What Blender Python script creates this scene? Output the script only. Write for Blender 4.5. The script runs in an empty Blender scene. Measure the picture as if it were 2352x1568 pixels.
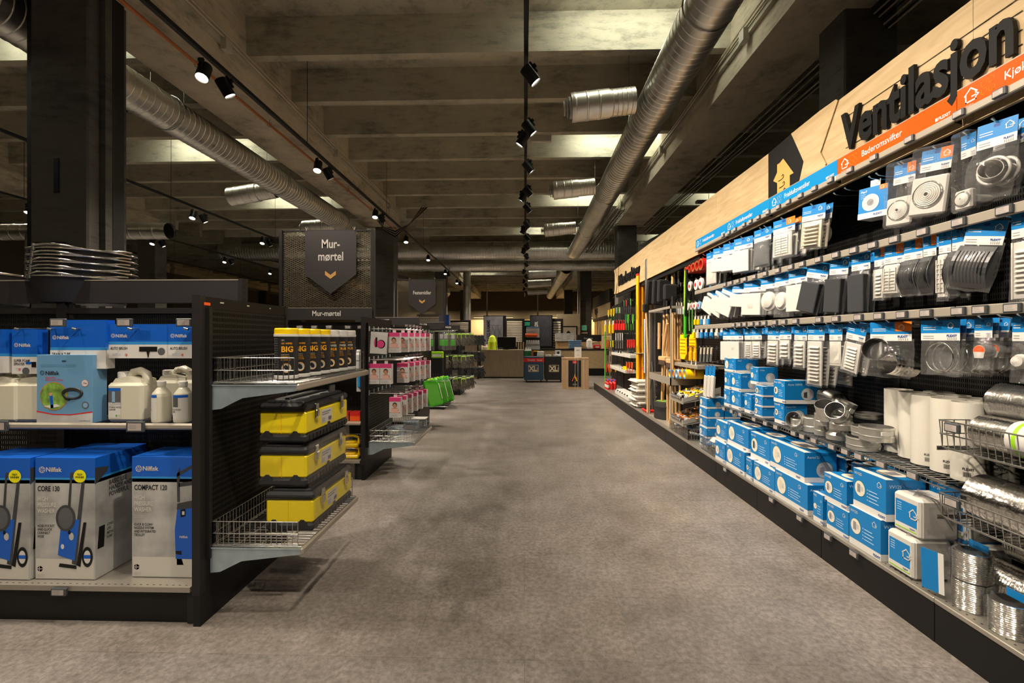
import bpy, math, random
from mathutils import Vector, Matrix, Euler, noise
random.seed(7)
PI = math.pi
scene = bpy.context.scene
C = scene.collection
# ---------------------------------------------------------------- camera, world, exposure
F = 2352 * 16 / 36.0
YAW = math.atan(29 / F)
cam_d = bpy.data.cameras.new('camera'); cam_d.lens = 16; cam_d.sensor_width = 36
cam_d.shift_y = -8 / 2352.0; cam_d.clip_start = 0.05; cam_d.clip_end = 200
cam = bpy.data.objects.new('camera', cam_d); C.objects.link(cam)
cam.location = (0, 0, 1.3); cam.rotation_euler = (PI / 2, 0, YAW)
scene.camera = cam
w = bpy.data.worlds.new('world'); scene.world = w; w.use_nodes = True
w.node_tree.nodes['Background'].inputs[0].default_value = (0.9, 0.95, 1.0, 1)
w.node_tree.nodes['Background'].inputs[1].default_value = 0.05
vs = scene.view_settings
vs.view_transform = 'Standard'; vs.look = 'None'; vs.gamma = 1.0; vs.exposure = 1.0
vs.use_curve_mapping = False
cy = scene.cycles
cy.use_denoising = True; cy.use_adaptive_sampling = True; cy.adaptive_threshold = 0.03
cy.max_bounces = 8; cy.diffuse_bounces = 6; cy.glossy_bounces = 3; cy.transmission_bounces = 4
cy.transparent_max_bounces = 24
cy.sample_clamp_indirect = 4.0
cy.caustics_reflective = False; cy.caustics_refractive = False
SPOT_W = 145.0          # ceiling track spotlights
BATTEN_W = 4.2         # fluorescent battens between the ceiling ribs
WARM = (1.0, 0.86, 0.69); NEUT = (0.97, 1.0, 0.80)

def YX(px, X):           # distance along the aisle at which a point of the plane x = X stands in column px
    a = (px - 1176) / F
    return X * (math.cos(YAW) + a * math.sin(YAW)) / (a * math.cos(YAW) - math.sin(YAW))

# ---------------------------------------------------------------- materials
MATS = {}
def newmat(name):
    m = bpy.data.materials.new(name); m.use_nodes = True
    MATS[name] = m
    return m, m.node_tree.nodes, m.node_tree.links, m.node_tree.nodes['Principled BSDF']
def flat(name, col, rough=0.5, metal=0.0, var=0.0, scale=8.0, bump=0.0, spec=0.5, coat=0.0, stretch=None):
    m, N, L, b = newmat(name)
    b.inputs['Base Color'].default_value = (*col, 1); b.inputs['Roughness'].default_value = rough
    b.inputs['Metallic'].default_value = metal; b.inputs['Specular IOR Level'].default_value = spec
    b.inputs['Coat Weight'].default_value = coat
    tc = N.new('ShaderNodeTexCoord'); mp = N.new('ShaderNodeMapping'); n = N.new('ShaderNodeTexNoise')
    n.inputs['Scale'].default_value = scale; n.inputs['Detail'].default_value = 4
    if stretch: mp.inputs['Scale'].default_value = stretch
    L.new(tc.outputs['Object'], mp.inputs[0]); L.new(mp.outputs[0], n.inputs['Vector'])
    if var > 0:
        r = N.new('ShaderNodeValToRGB')
        r.color_ramp.elements[0].position = 0.3; r.color_ramp.elements[1].position = 0.7
        r.color_ramp.elements[0].color = (*[max(0, c * (1 - var)) for c in col], 1)
        r.color_ramp.elements[1].color = (*[min(1, c * (1 + var)) for c in col], 1)
        L.new(n.outputs['Fac'], r.inputs[0]); L.new(r.outputs[0], b.inputs['Base Color'])
    if bump > 0:
        bp = N.new('ShaderNodeBump'); bp.inputs['Strength'].default_value = bump; bp.inputs['Distance'].default_value = 0.01
        L.new(n.outputs['Fac'], bp.inputs['Height']); L.new(bp.outputs[0], b.inputs['Normal'])
    return m
def emis(name, col, s):
    m, N, L, b = newmat(name)
    b.inputs['Base Color'].default_value = (*col, 1)
    b.inputs['Emission Color'].default_value = (*col, 1); b.inputs['Emission Strength'].default_value = s
    return m
def concrete(name, col, boards=0.0):
    m, N, L, b = newmat(name)
    tc = N.new('ShaderNodeTexCoord')
    n1 = N.new('ShaderNodeTexNoise'); n1.inputs['Scale'].default_value = 1.1; n1.inputs['Detail'].default_value = 8; n1.inputs['Roughness'].default_value = 0.65
    mp = N.new('ShaderNodeMapping'); mp.inputs['Scale'].default_value = (1, 1, 4)
    n2 = N.new('ShaderNodeTexNoise'); n2.inputs['Scale'].default_value = 3.5; n2.inputs['Detail'].default_value = 10; n2.inputs['Roughness'].default_value = 0.75
    L.new(tc.outputs['Object'], n1.inputs['Vector']); L.new(tc.outputs['Object'], mp.inputs[0]); L.new(mp.outputs[0], n2.inputs['Vector'])
    mx = N.new('ShaderNodeMath'); mx.operation = 'MULTIPLY'; L.new(n1.outputs['Fac'], mx.inputs[0]); L.new(n2.outputs['Fac'], mx.inputs[1])
    r = N.new('ShaderNodeValToRGB'); e = r.color_ramp.elements
    e[0].position = 0.12; e[0].color = (*[c * 0.38 for c in col], 1)
    e[1].position = 0.42; e[1].color = (*[c * 1.25 for c in col], 1)
    k = e.new(0.24); k.color = (*col, 1)
    L.new(mx.outputs[0], r.inputs[0]); L.new(r.outputs[0], b.inputs['Base Color'])
    b.inputs['Roughness'].default_value = 0.85
    bp = N.new('ShaderNodeBump'); bp.inputs['Strength'].default_value = 0.35; bp.inputs['Distance'].default_value = 0.02
    L.new(n2.outputs['Fac'], bp.inputs['Height']); L.new(bp.outputs[0], b.inputs['Normal'])
    return m
def floor_mat():
    m, N, L, b = newmat('floor_vinyl')
    tc = N.new('ShaderNodeTexCoord')
    n1 = N.new('ShaderNodeTexNoise'); n1.inputs['Scale'].default_value = 2.2; n1.inputs['Detail'].default_value = 6; n1.inputs['Roughness'].default_value = 0.6
    n2 = N.new('ShaderNodeTexNoise'); n2.inputs['Scale'].default_value = 42; n2.inputs['Detail'].default_value = 6; n2.inputs['Roughness'].default_value = 0.7
    n3 = N.new('ShaderNodeTexNoise'); n3.inputs['Scale'].default_value = 9; n3.inputs['Detail'].default_value = 8; n3.inputs['Roughness'].default_value = 0.8
    br = N.new('ShaderNodeTexBrick'); br.offset = 0.5
    br.inputs['Scale'].default_value = 1.0; br.inputs['Brick Width'].default_value = 0.92; br.inputs['Row Height'].default_value = 0.46
    br.inputs['Mortar Size'].default_value = 0.0016; br.inputs['Bias'].default_value = 0
    br.inputs['Color1'].default_value = (0.94, 0.94, 0.94, 1); br.inputs['Color2'].default_value = (1.05, 1.03, 1.0, 1); br.inputs['Mortar'].default_value = (0.72, 0.70, 0.68, 1)
    for n in (n1, n2, n3, br): L.new(tc.outputs['Object'], n.inputs['Vector'])
    r = N.new('ShaderNodeValToRGB'); e = r.color_ramp.elements
    e[0].position = 0.35; e[0].color = (0.138, 0.121, 0.105, 1); e[1].position = 0.62; e[1].color = (0.262, 0.236, 0.223, 1)
    a1 = N.new('ShaderNodeMath'); a1.operation = 'MULTIPLY_ADD'; a1.inputs[1].default_value = 0.45; L.new(n3.outputs['Fac'], a1.inputs[0])
    a0 = N.new('ShaderNodeMath'); a0.operation = 'MULTIPLY'; a0.inputs[1].default_value = 0.55; L.new(n1.outputs['Fac'], a0.inputs[0]); L.new(a0.outputs[0], a1.inputs[2])
    L.new(a1.outputs[0], r.inputs[0])
    r2 = N.new('ShaderNodeValToRGB'); e = r2.color_ramp.elements
    e[0].position = 0.38; e[0].color = (0.55, 0.54, 0.52, 1); e[1].position = 0.6; e[1].color = (1.12, 1.12, 1.12, 1)
    L.new(n2.outputs['Fac'], r2.inputs[0])
    m1 = N.new('ShaderNodeMixRGB'); m1.blend_type = 'MULTIPLY'; m1.inputs[0].default_value = 0.8
    m2 = N.new('ShaderNodeMixRGB'); m2.blend_type = 'MULTIPLY'; m2.inputs[0].default_value = 1.0
    L.new(r.outputs[0], m1.inputs[1]); L.new(r2.outputs[0], m1.inputs[2]); L.new(m1.outputs[0], m2.inputs[1]); L.new(br.outputs['Color'], m2.inputs[2])
    L.new(m2.outputs[0], b.inputs['Base Color'])
    rr = N.new('ShaderNodeMapRange'); rr.inputs['To Min'].default_value = 0.33; rr.inputs['To Max'].default_value = 0.55
    L.new(n2.outputs['Fac'], rr.inputs['Value']); L.new(rr.outputs[0], b.inputs['Roughness'])
    bp = N.new('ShaderNodeBump'); bp.inputs['Strength'].default_value = 0.08; bp.inputs['Distance'].default_value = 0.004
    L.new(n2.outputs['Fac'], bp.inputs['Height']); L.new(bp.outputs[0], b.inputs['Normal'])
def wood(name, c0, c1, sc=(0.6, 7, 7), rough=0.5, dist=1.5):
    m, N, L, b = newmat(name)
    tc = N.new('ShaderNodeTexCoord'); mp = N.new('ShaderNodeMapping'); mp.inputs['Scale'].default_value = sc
    n = N.new('ShaderNodeTexNoise'); n.inputs['Scale'].default_value = 3; n.inputs['Detail'].default_value = 8; n.inputs['Distortion'].default_value = dist
    L.new(tc.outputs['Object'], mp.inputs[0]); L.new(mp.outputs[0], n.inputs['Vector'])
    r = N.new('ShaderNodeValToRGB'); e = r.color_ramp.elements
    e[0].position = 0.3; e[0].color = (*c0, 1); e[1].position = 0.65; e[1].color = (*c1, 1)
    L.new(n.outputs['Fac'], r.inputs[0]); L.new(r.outputs[0], b.inputs['Base Color'])
    b.inputs['Roughness'].default_value = rough
def slots(name, col, axis='Y', pu=0.0105, pv=0.027, wu=0.40, wv=0.62, see=True):
    """black steel panel punched with rows of small upright slots"""
    m, N, L, b = newmat(name)
    b.inputs['Base Color'].default_value = (*col, 1); b.inputs['Roughness'].default_value = 0.45; b.inputs['Specular IOR Level'].default_value = 0.3
    tc = N.new('ShaderNodeTexCoord'); sp = N.new('ShaderNodeSeparateXYZ'); L.new(tc.outputs['Object'], sp.inputs[0])
    def band(out, p, wd):
        d = N.new('ShaderNodeMath'); d.operation = 'DIVIDE'; d.inputs[1].default_value = p; L.new(out, d.inputs[0])
        f = N.new('ShaderNodeMath'); f.operation = 'FRACT'; L.new(d.outputs[0], f.inputs[0])
        l = N.new('ShaderNodeMath'); l.operation = 'LESS_THAN'; l.inputs[1].default_value = wd; L.new(f.outputs[0], l.inputs[0])
        return l.outputs[0]
    u = band(sp.outputs[axis], pu, wu); v = band(sp.outputs['Z'], pv, wv)
    mu = N.new('ShaderNodeMath'); mu.operation = 'MULTIPLY'; L.new(u, mu.inputs[0]); L.new(v, mu.inputs[1])
    out = N['Material Output']; mix = N.new('ShaderNodeMixShader')
    if see:
        t = N.new('ShaderNodeBsdfTransparent')
    else:
        t = N.new('ShaderNodeBsdfDiffuse'); t.inputs[0].default_value = (0.002, 0.002, 0.002, 1)
    L.new(mu.outputs[0], mix.inputs[0]); L.new(b.outputs[0], mix.inputs[1]); L.new(t.outputs[0], mix.inputs[2]); L.new(mix.outputs[0], out.inputs[0])
def expanded(name):
    """expanded-metal sheet: diamond openings"""
    m, N, L, b = newmat(name)
    b.inputs['Base Color'].default_value = (0.15, 0.125, 0.09, 1); b.inputs['Roughness'].default_value = 0.4; b.inputs['Metallic'].default_value = 0.5
    tc = N.new('ShaderNodeTexCoord'); sp = N.new('ShaderNodeSeparateXYZ'); L.new(tc.outputs['Object'], sp.inputs[0])
    def mm(op, a, bb):
        d = N.new('ShaderNodeMath'); d.operation = op
        for i, q in enumerate((a, bb)):
            if q is None: continue
            if isinstance(q, float): d.inputs[i].default_value = q
            else: L.new(q, d.inputs[i])
        return d.outputs[0]
    u = mm('DIVIDE', sp.outputs['X'], 0.044); v = mm('DIVIDE', sp.outputs['Z'], 0.019)
    a = mm('FRACT', mm('ADD', u, v), None); c = mm('FRACT', mm('SUBTRACT', u, v), None)
    k = mm('MULTIPLY', mm('GREATER_THAN', a, 0.23), mm('GREATER_THAN', c, 0.23))
    out = N['Material Output']; mix = N.new('ShaderNodeMixShader'); t = N.new('ShaderNodeBsdfTransparent')
    L.new(k, mix.inputs[0]); L.new(b.outputs[0], mix.inputs[1]); L.new(t.outputs[0], mix.inputs[2]); L.new(mix.outputs[0], out.inputs[0])
def film(name, tint=(1, 1, 1), amount=0.03, rough=0.08, milky=0.035, fres=0.30):
    """thin clear plastic: mostly see-through with a gloss"""
    m, N, L, b = newmat(name)
    out = N['Material Output']; t = N.new('ShaderNodeBsdfTransparent'); t.inputs[0].default_value = (*tint, 1)
    g = N.new('ShaderNodeBsdfGlossy'); g.inputs['Roughness'].default_value = rough
    d2 = N.new('ShaderNodeBsdfDiffuse'); d2.inputs[0].default_value = (0.85, 0.85, 0.85, 1)
    fr = N.new('ShaderNodeLayerWeight'); fr.inputs[0].default_value = 0.25
    tc = N.new('ShaderNodeTexCoord'); n = N.new('ShaderNodeTexNoise'); n.inputs['Scale'].default_value = 30; n.inputs['Detail'].default_value = 2; n.inputs['Distortion'].default_value = 1.5
    L.new(tc.outputs['Object'], n.inputs['Vector'])
    bp = N.new('ShaderNodeBump'); bp.inputs['Strength'].default_value = 0.6; bp.inputs['Distance'].default_value = 0.006; L.new(n.outputs['Fac'], bp.inputs['Height'])
    L.new(bp.outputs[0], g.inputs['Normal'])
    ad = N.new('ShaderNodeMath'); ad.operation = 'MULTIPLY_ADD'; ad.inputs[1].default_value = fres; ad.inputs[2].default_value = amount; L.new(fr.outputs['Fresnel'], ad.inputs[0])
    mx = N.new('ShaderNodeMixShader'); L.new(ad.outputs[0], mx.inputs[0]); L.new(t.outputs[0], mx.inputs[1]); L.new(g.outputs[0], mx.inputs[2])
    mk = N.new('ShaderNodeMixShader'); mk.inputs[0].default_value = milky; L.new(mx.outputs[0], mk.inputs[1]); L.new(d2.outputs[0], mk.inputs[2])
    L.new(mk.outputs[0], out.inputs[0])
floor_mat()
concrete('concrete', (0.50, 0.475, 0.375)); concrete('concrete_light', (0.60, 0.54, 0.42)); concrete('column_paint', (0.105, 0.097, 0.086))
wood('pine', (0.355, 0.25, 0.125), (0.46, 0.34, 0.19), (6, 0.7, 6)); wood('counter_wood', (0.33, 0.25, 0.16), (0.40, 0.31, 0.21), (5, 5, 0.6))
wood('handle_wood', (0.50, 0.29, 0.12), (0.66, 0.42, 0.20), (9, 9, 0.8)); wood('cork', (0.55, 0.33, 0.13), (0.7, 0.45, 0.2), (4, 4, 4))
slots('perforated', (0.009, 0.0085, 0.008), 'X'); slots('perforated_wall', (0.012, 0.011, 0.010), 'Y', see=False)
slots('perforated_end', (0.009, 0.0085, 0.008), 'Y', see=False)
slots('perforated_front', (0.009, 0.0085, 0.008), 'X', see=False)
expanded('expanded_metal')
film('film'); film('wrap_film', amount=0.02, milky=0.0, fres=0.15); film('film_milky', milky=0.20); film('blister', amount=0.10, rough=0.04, milky=0.03); film('box_clear', tint=(0.8, 0.88, 0.95), milky=0.18)
flat('black', (0.006, 0.006, 0.006), 0.45, spec=0.3); flat('black_gloss', (0.01, 0.01, 0.01), 0.22); flat('charcoal', (0.014, 0.0125, 0.012), 0.5, spec=0.35)
flat('black_rubber', (0.016, 0.017, 0.02), 0.55, bump=0.1, scale=60)
flat('dark_plastic', (0.042, 0.044, 0.048), 0.35); flat('tag_face', (0.40, 0.35, 0.33), 0.5); flat('tag_case', (0.05, 0.056, 0.062), 0.4); flat('slate', (0.09, 0.095, 0.10), 0.45, var=0.1)
flat('sign_black', (0.023, 0.0195, 0.0205), 0.5); flat('letter_black', (0.004, 0.004, 0.004), 0.5, spec=0.2)
flat('white', (0.64, 0.63, 0.61), 0.4); flat('paper', (0.60, 0.585, 0.56), 0.6); flat('white_plastic', (0.56, 0.54, 0.505), 0.3); flat('cream', (0.62, 0.56, 0.44), 0.35)
flat('white_metal', (0.56, 0.54, 0.49), 0.4); flat('grey_print', (0.42, 0.42, 0.42), 0.5, var=0.3, scale=6); flat('grey_text', (0.25, 0.24, 0.23), 0.6)
flat('shelf_grey', (0.42, 0.39, 0.34), 0.35, 0.7); flat('rail_grey', (0.40, 0.36, 0.30), 0.38, 0.35); flat('wire', (0.55, 0.55, 0.53), 0.25, 1.0); flat('wire_dark', (0.30, 0.29, 0.27), 0.3, 0.9)
flat('bracket', (0.42, 0.52, 0.58), 0.35, 0.6, var=0.12, scale=14); flat('chrome', (0.72, 0.70, 0.66), 0.12, 1.0)
flat('galvanised', (0.66, 0.65, 0.61), 0.3, 0.8, var=0.12, scale=5, bump=0.05); flat('duct_metal', (0.68, 0.67, 0.63), 0.36, 1.0, var=0.15, scale=2.5, bump=0.06)
flat('aluminium', (0.82, 0.80, 0.76), 0.16, 1.0, bump=0.25, scale=30); flat('steel_bar', (0.55, 0.54, 0.52), 0.3, 0.9)
flat('blue', (0.003, 0.175, 0.48), 0.42); flat('strip_blue', (0.004, 0.20, 0.48), 0.22); flat('orange', (0.62, 0.080, 0.006), 0.22); flat('card_orange', (0.72, 0.17, 0.015), 0.35)
flat('dark_blue', (0.008, 0.055, 0.25), 0.4); flat('royal_blue', (0.006, 0.10, 0.52), 0.35); flat('mid_blue', (0.03, 0.25, 0.62), 0.4); flat('pale_blue', (0.20, 0.38, 0.58), 0.4)
flat('yellow', (0.83, 0.66, 0.008), 0.32); flat('lid_yellow', (0.88, 0.60, 0.0), 0.35); flat('golden', (0.52, 0.29, 0.08), 0.5); flat('amber', (0.85, 0.40, 0.005), 0.4)
flat('red', (0.60, 0.018, 0.014), 0.4); flat('orange_red', (0.85, 0.10, 0.01), 0.4); flat('pink', (0.72, 0.055, 0.23), 0.4); flat('skin', (0.55, 0.27, 0.16), 0.6); flat('hair', (0.03, 0.015, 0.01), 0.6)
flat('lime', (0.30, 0.62, 0.015), 0.4); flat('green', (0.05, 0.42, 0.012), 0.35); flat('dark_green', (0.008, 0.16, 0.055), 0.45); flat('leaf', (0.16, 0.30, 0.04), 0.7, var=0.6, scale=30)
flat('tool_green', (0.10, 0.38, 0.04), 0.4); flat('glove_grey', (0.07, 0.065, 0.05), 0.8, var=0.5, scale=40); flat('glove_black', (0.014, 0.014, 0.015), 0.8)
flat('cardboard', (0.42, 0.27, 0.14), 0.7, var=0.08); flat('navy', (0.025, 0.065, 0.12), 0.4); flat('ink_black', (0.010, 0.010, 0.012), 0.45); flat('beige_print', (0.68, 0.60, 0.40), 0.5)
flat('copper', (0.55, 0.19, 0.07), 0.35, 0.6); flat('wall_grey', (0.16, 0.145, 0.115), 0.8, var=0.1, scale=1); flat('wall_dark', (0.10, 0.085, 0.065), 0.8); flat('wall_light', (0.60, 0.50, 0.33), 0.8)
flat('liquid', (0.58, 0.555, 0.455), 0.35, coat=0.2); flat('poster_grey', (0.17, 0.17, 0.19), 0.5, var=0.3, scale=3)
flat('poster_dark', (0.035, 0.035, 0.045), 0.5, var=0.8, scale=9, stretch=(9, 1, 0.5)); flat('brown_bristle', (0.06, 0.03, 0.02), 0.8, bump=0.8, scale=90)
flat('black_bristle', (0.010, 0.009, 0.009), 0.9, bump=0.8, scale=90); flat('plaster_bag', (0.66, 0.62, 0.55), 0.6, bump=0.6, scale=14); flat('fabric_black', (0.015, 0.014, 0.013), 0.75, bump=0.5, scale=25)
flat('beige_paper', (0.72, 0.66, 0.55), 0.5); flat('pale_print', (0.45, 0.62, 0.80), 0.5); flat('grey_disc', (0.40, 0.42, 0.46), 0.5); flat('steel_print', (0.22, 0.22, 0.24), 0.4, var=0.3, scale=60)
emis('lamp_glow', (1.0, 0.86, 0.62), 16.0); emis('tube_glow', (1.0, 0.94, 0.78), 9.0); emis('screen_glow', (0.12, 0.5, 0.85), 1.2); emis('exit_green', (0.01, 0.22, 0.10), 0.35)
flat('lid_yellow_vest', (0.62, 0.80, 0.02), 0.6); flat('pale_film', (.42, .48, .58), .3); flat('box_blue', (.12, .2, .32), .25)
emis('lamp_glow_soft', (1.0, 0.75, 0.42), 3.0); emis('lightbox_warm', (1.0, 0.74, 0.40), 2.2)

# ---------------------------------------------------------------- mesh collector
_TXT = {}
def text_geo(s, bold=0.0, ext=0.0, sx=1.0):
    """outline of a word, height 1, lying in its own x/z plane from x=0"""
    key = (s, bold, ext, sx)
    if key in _TXT: return _TXT[key]
    cu = bpy.data.curves.new('lettering', 'FONT'); cu.body = s; cu.size = 1.0; cu.offset = bold; cu.extrude = ext; cu.resolution_u = 2 if len(s) > 14 else 3
    ob = bpy.data.objects.new('lettering', cu); C.objects.link(ob)
    dg = bpy.context.evaluated_depsgraph_get()
    me = bpy.data.meshes.new_from_object(ob.evaluated_get(dg))
    v = [(p.co.x * sx, p.co.y, p.co.z) for p in me.vertices]; f = [tuple(p.vertices) for p in me.polygons]
    bpy.data.objects.remove(ob); bpy.data.curves.remove(cu); bpy.data.meshes.remove(me)
    wd = max([q[0] for q in v], default=0)
    _TXT[key] = (v, f, wd)
    return _TXT[key]

class MB:
    def __init__(s):
        s.v = []; s.f = []; s.m = []; s.s = []; s.M = Matrix.Identity(4)
    def at(s, loc=(0, 0, 0), rot=(0, 0, 0), scale=1.0):
        s.M = Matrix.Translation(loc) @ Euler(rot).to_matrix().to_4x4() @ Matrix.Scale(scale, 4); return s
    def add(s, vs, fs, m, smooth=False):
        o = len(s.v); M = s.M
        s.v += [tuple(M @ Vector(p)) for p in vs]
        for f in fs:
            s.f.append(tuple(o + i for i in f)); s.m.append(m); s.s.append(smooth)
        return s
    def box(s, x0, y0, z0, x1, y1, z1, m, b=0.0):
        if x0 > x1: x0, x1 = x1, x0
        if y0 > y1: y0, y1 = y1, y0
        if z0 > z1: z0, z1 = z1, z0
        if b <= 0:
            vs = [(x0, y0, z0), (x1, y0, z0), (x1, y1, z0), (x0, y1, z0), (x0, y0, z1), (x1, y0, z1), (x1, y1, z1), (x0, y1, z1)]
            return s.add(vs, [(3, 2, 1, 0), (4, 5, 6, 7), (0, 1, 5, 4), (1, 2, 6, 5), (2, 3, 7, 6), (3, 0, 4, 7)], m)
        b = min(b, (x1 - x0) / 2.1, (y1 - y0) / 2.1, (z1 - z0) / 2.1)
        X = (x0, x1); Y = (y0, y1); Z = (z0, z1); vs = []; idx = {}
        for i in (0, 1):
            for j in (0, 1):
                for k in (0, 1):
                    sx, sy, sz = (1 - 2 * i) * b, (1 - 2 * j) * b, (1 - 2 * k) * b
                    idx[i, j, k] = len(vs)
                    vs += [(X[i], Y[j] + sy, Z[k] + sz), (X[i] + sx, Y[j], Z[k] + sz), (X[i] + sx, Y[j] + sy, Z[k])]
        q = lambda i, j, k, a: idx[i, j, k] + a
        fs = []
        for i in (0, 1):
            fs.append((q(i, 0, 0, 0), q(i, 1, 0, 0), q(i, 1, 1, 0), q(i, 0, 1, 0)))
            fs.append((q(0, i, 0, 1), q(1, i, 0, 1), q(1, i, 1, 1), q(0, i, 1, 1)))
            fs.append((q(0, 0, i, 2), q(1, 0, i, 2), q(1, 1, i, 2), q(0, 1, i, 2)))
            for j in (0, 1):
                fs.append((q(i, j, 0, 0), q(i, j, 0, 1), q(i, j, 1, 1), q(i, j, 1, 0)))
                fs.append((q(i, 0, j, 0), q(i, 0, j, 2), q(i, 1, j, 2), q(i, 1, j, 0)))
                fs.append((q(0, i, j, 1), q(0, i, j, 2), q(1, i, j, 2), q(1, i, j, 1)))
                for k in (0, 1):
                    fs.append((q(i, j, k, 0), q(i, j, k, 1), q(i, j, k, 2)))
        return s.add(vs, fs, m)
    def quad(s, pts, m):
        return s.add(pts, [tuple(range(len(pts)))], m)
    def prism(s, pts, d, m):
        """flat outline pts (3-D, planar) given depth by vector d"""
        n = len(pts); d = Vector(d)
        vs = [tuple(p) for p in pts] + [tuple(Vector(p) + d) for p in pts]
        return s.add(vs, [tuple(range(n)), tuple(range(2 * n - 1, n - 1, -1))] + [(i, (i + 1) % n, n + (i + 1) % n, n + i) for i in range(n)], m)
    def cyl(s, p0, p1, r0, m, r1=None, n=12, caps=True, smooth=True):
        r1 = r0 if r1 is None else r1
        p0, p1 = Vector(p0), Vector(p1); d = (p1 - p0).normalized()
        a = d.orthogonal().normalized(); b = d.cross(a); vs = []
        for p, r in ((p0, r0), (p1, r1)):
            for i in range(n):
                t = 2 * PI * i / n; vs.append(tuple(p + (a * math.cos(t) + b * math.sin(t)) * r))
        s.add(vs, [(i, (i + 1) % n, n + (i + 1) % n, n + i) for i in range(n)], m, smooth)
        if caps: s.add(vs, [tuple(range(n - 1, -1, -1)), tuple(range(n, 2 * n))], m)
        return s
    def tube(s, pts, r, m, n=6, closed=False, rad=None):
        pts = [Vector(p) for p in pts]; k = len(pts); vs = []; up = None
        for i, p in enumerate(pts):
            if closed: t = pts[(i + 1) % k] - pts[i - 1]
            else: t = pts[min(i + 1, k - 1)] - pts[max(i - 1, 0)]
            t.normalize()
            if up is None: up = t.orthogonal().normalized()
            up = (up - t * up.dot(t)).normalized(); bb = t.cross(up); rr = r if rad is None else rad[i]
            for j in range(n):
                a = 2 * PI * j / n; vs.append(tuple(p + (up * math.cos(a) + bb * math.sin(a)) * rr))
        fs = [(i * n + j, i * n + (j + 1) % n, ((i + 1) % k) * n + (j + 1) % n, ((i + 1) % k) * n + j) for i in range(k if closed else k - 1) for j in range(n)]
        s.add(vs, fs, m, True)
        if not closed: s.add(vs, [tuple(range(n - 1, -1, -1)), tuple(range((k - 1) * n, k * n))], m)
        return s
    def lathe(s, prof, m, n=24, sx=1.0, sy=1.0, caps=True, mats=None):
        """profile [(r,z)] turned about local z"""
        k = len(prof); vs = []
        for r, z in prof:
            for i in range(n):
                a = 2 * PI * i / n; vs.append((r * math.cos(a) * sx, r * math.sin(a) * sy, z))
        for j in range(k - 1):
            fs = [(j * n + i, j * n + (i + 1) % n, (j + 1) * n + (i + 1) % n, (j + 1) * n + i) for i in range(n)]
            s.add([vs[q] for q in range(j * n, (j + 2) * n)], [tuple(q - j * n for q in f) for f in fs], mats[j] if mats else m, True)
        if caps:
            s.add(vs[:n], [tuple(range(n - 1, -1, -1))], mats[0] if mats else m); s.add(vs[-n:], [tuple(range(n))], mats[-1] if mats else m)
        return s
    def disc(s, c, r, axis, m, n=20, sx=1.0, sy=1.0):
        """flat disc facing along axis ('-x','-y','z')"""
        vs = []
        for i in range(n):
            a = 2 * PI * i / n; u, v = math.cos(a) * r * sx, math.sin(a) * r * sy
            vs.append((c[0], c[1] - u, c[2] + v) if axis == '-x' else (c[0] + u, c[1], c[2] + v) if axis == '-y' else (c[0] + u, c[1] + v, c[2]))
        return s.add(vs, [tuple(range(n))], m)
    def text(s, st, loc, h, axis, m, bold=0.0, ext=0.0, sx=1.0, al='l'):
        """lettering with its baseline at loc; axis '-x' reads along -y, '-y' reads along +x"""
        v, f, wd = text_geo(st, bold, ext, sx); o = -wd / 2 if al == 'c' else (-wd if al == 'r' else 0); x, y, z = loc; k = h / 0.72
        if axis == '-x': vs = [(x - p[2] * k, y - (p[0] + o) * k, z + p[1] * k) for p in v]
        elif axis == '-y': vs = [(x + (p[0] + o) * k, y - p[2] * k, z + p[1] * k) for p in v]
        elif axis == 'up': vs = [(x - p[1] * k, y - p[2] * k, z + (p[0] + o) * k) for p in v]
        else: vs = [(x + (p[0] + o) * k, y + p[1] * k, z + p[2] * k) for p in v]
        return s.add(vs, f, m)
    def build(s, name, parent=None, loc=None, rot=None, **tags):
        me = bpy.data.meshes.new(name); me.from_pydata(s.v, [], s.f)
        names = []
        for x in s.m:
            if x not in names: names.append(x)
        for x in names: me.materials.append(MATS[x])
        ix = {x: i for i, x in enumerate(names)}
        me.polygons.foreach_set('material_index', [ix[x] for x in s.m]); me.polygons.foreach_set('use_smooth', s.s); me.update()
        o = bpy.data.objects.new(name, me); C.objects.link(o)
        if parent: o.parent = parent
        if loc is not None: o.location = loc
        if rot is not None: o.rotation_euler = rot
        return tag(o, **tags)
def tag(o, label=None, cat=None, group=None, kind=None):
    if label: o['label'] = label
    if cat: o['category'] = cat
    if group: o['group'] = group
    if kind: o['kind'] = kind
    return o
def thing(name, label, cat, loc=(0, 0, 0), rot=(0, 0, 0), group=None):
    o = bpy.data.objects.new(name, None); o.empty_display_size = 0.05; C.objects.link(o); o.location = loc; o.rotation_euler = rot
    return tag(o, label, cat, group)
def dup(root, loc=None, rot=None, label=None, group=None):
    r = root.copy(); C.objects.link(r)
    if loc is not None: r.location = loc
    if rot is not None: r.rotation_euler = rot
    if label: r['label'] = label
    if group: r['group'] = group
    for ch in list(root.children):
        if ch.type == 'LIGHT': continue
        c = ch.copy(); C.objects.link(c); c.parent = r
        for g in list(ch.children):
            d = g.copy(); C.objects.link(d); d.parent = c
    return r
ORD = ['first', 'second', 'third', 'fourth', 'fifth', 'sixth', 'seventh', 'eighth', 'ninth', 'tenth', 'eleventh', 'twelfth', 'thirteenth', 'fourteenth', 'fifteenth', 'sixteenth', 'seventeenth', 'eighteenth', 'nineteenth', 'twentieth']
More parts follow.
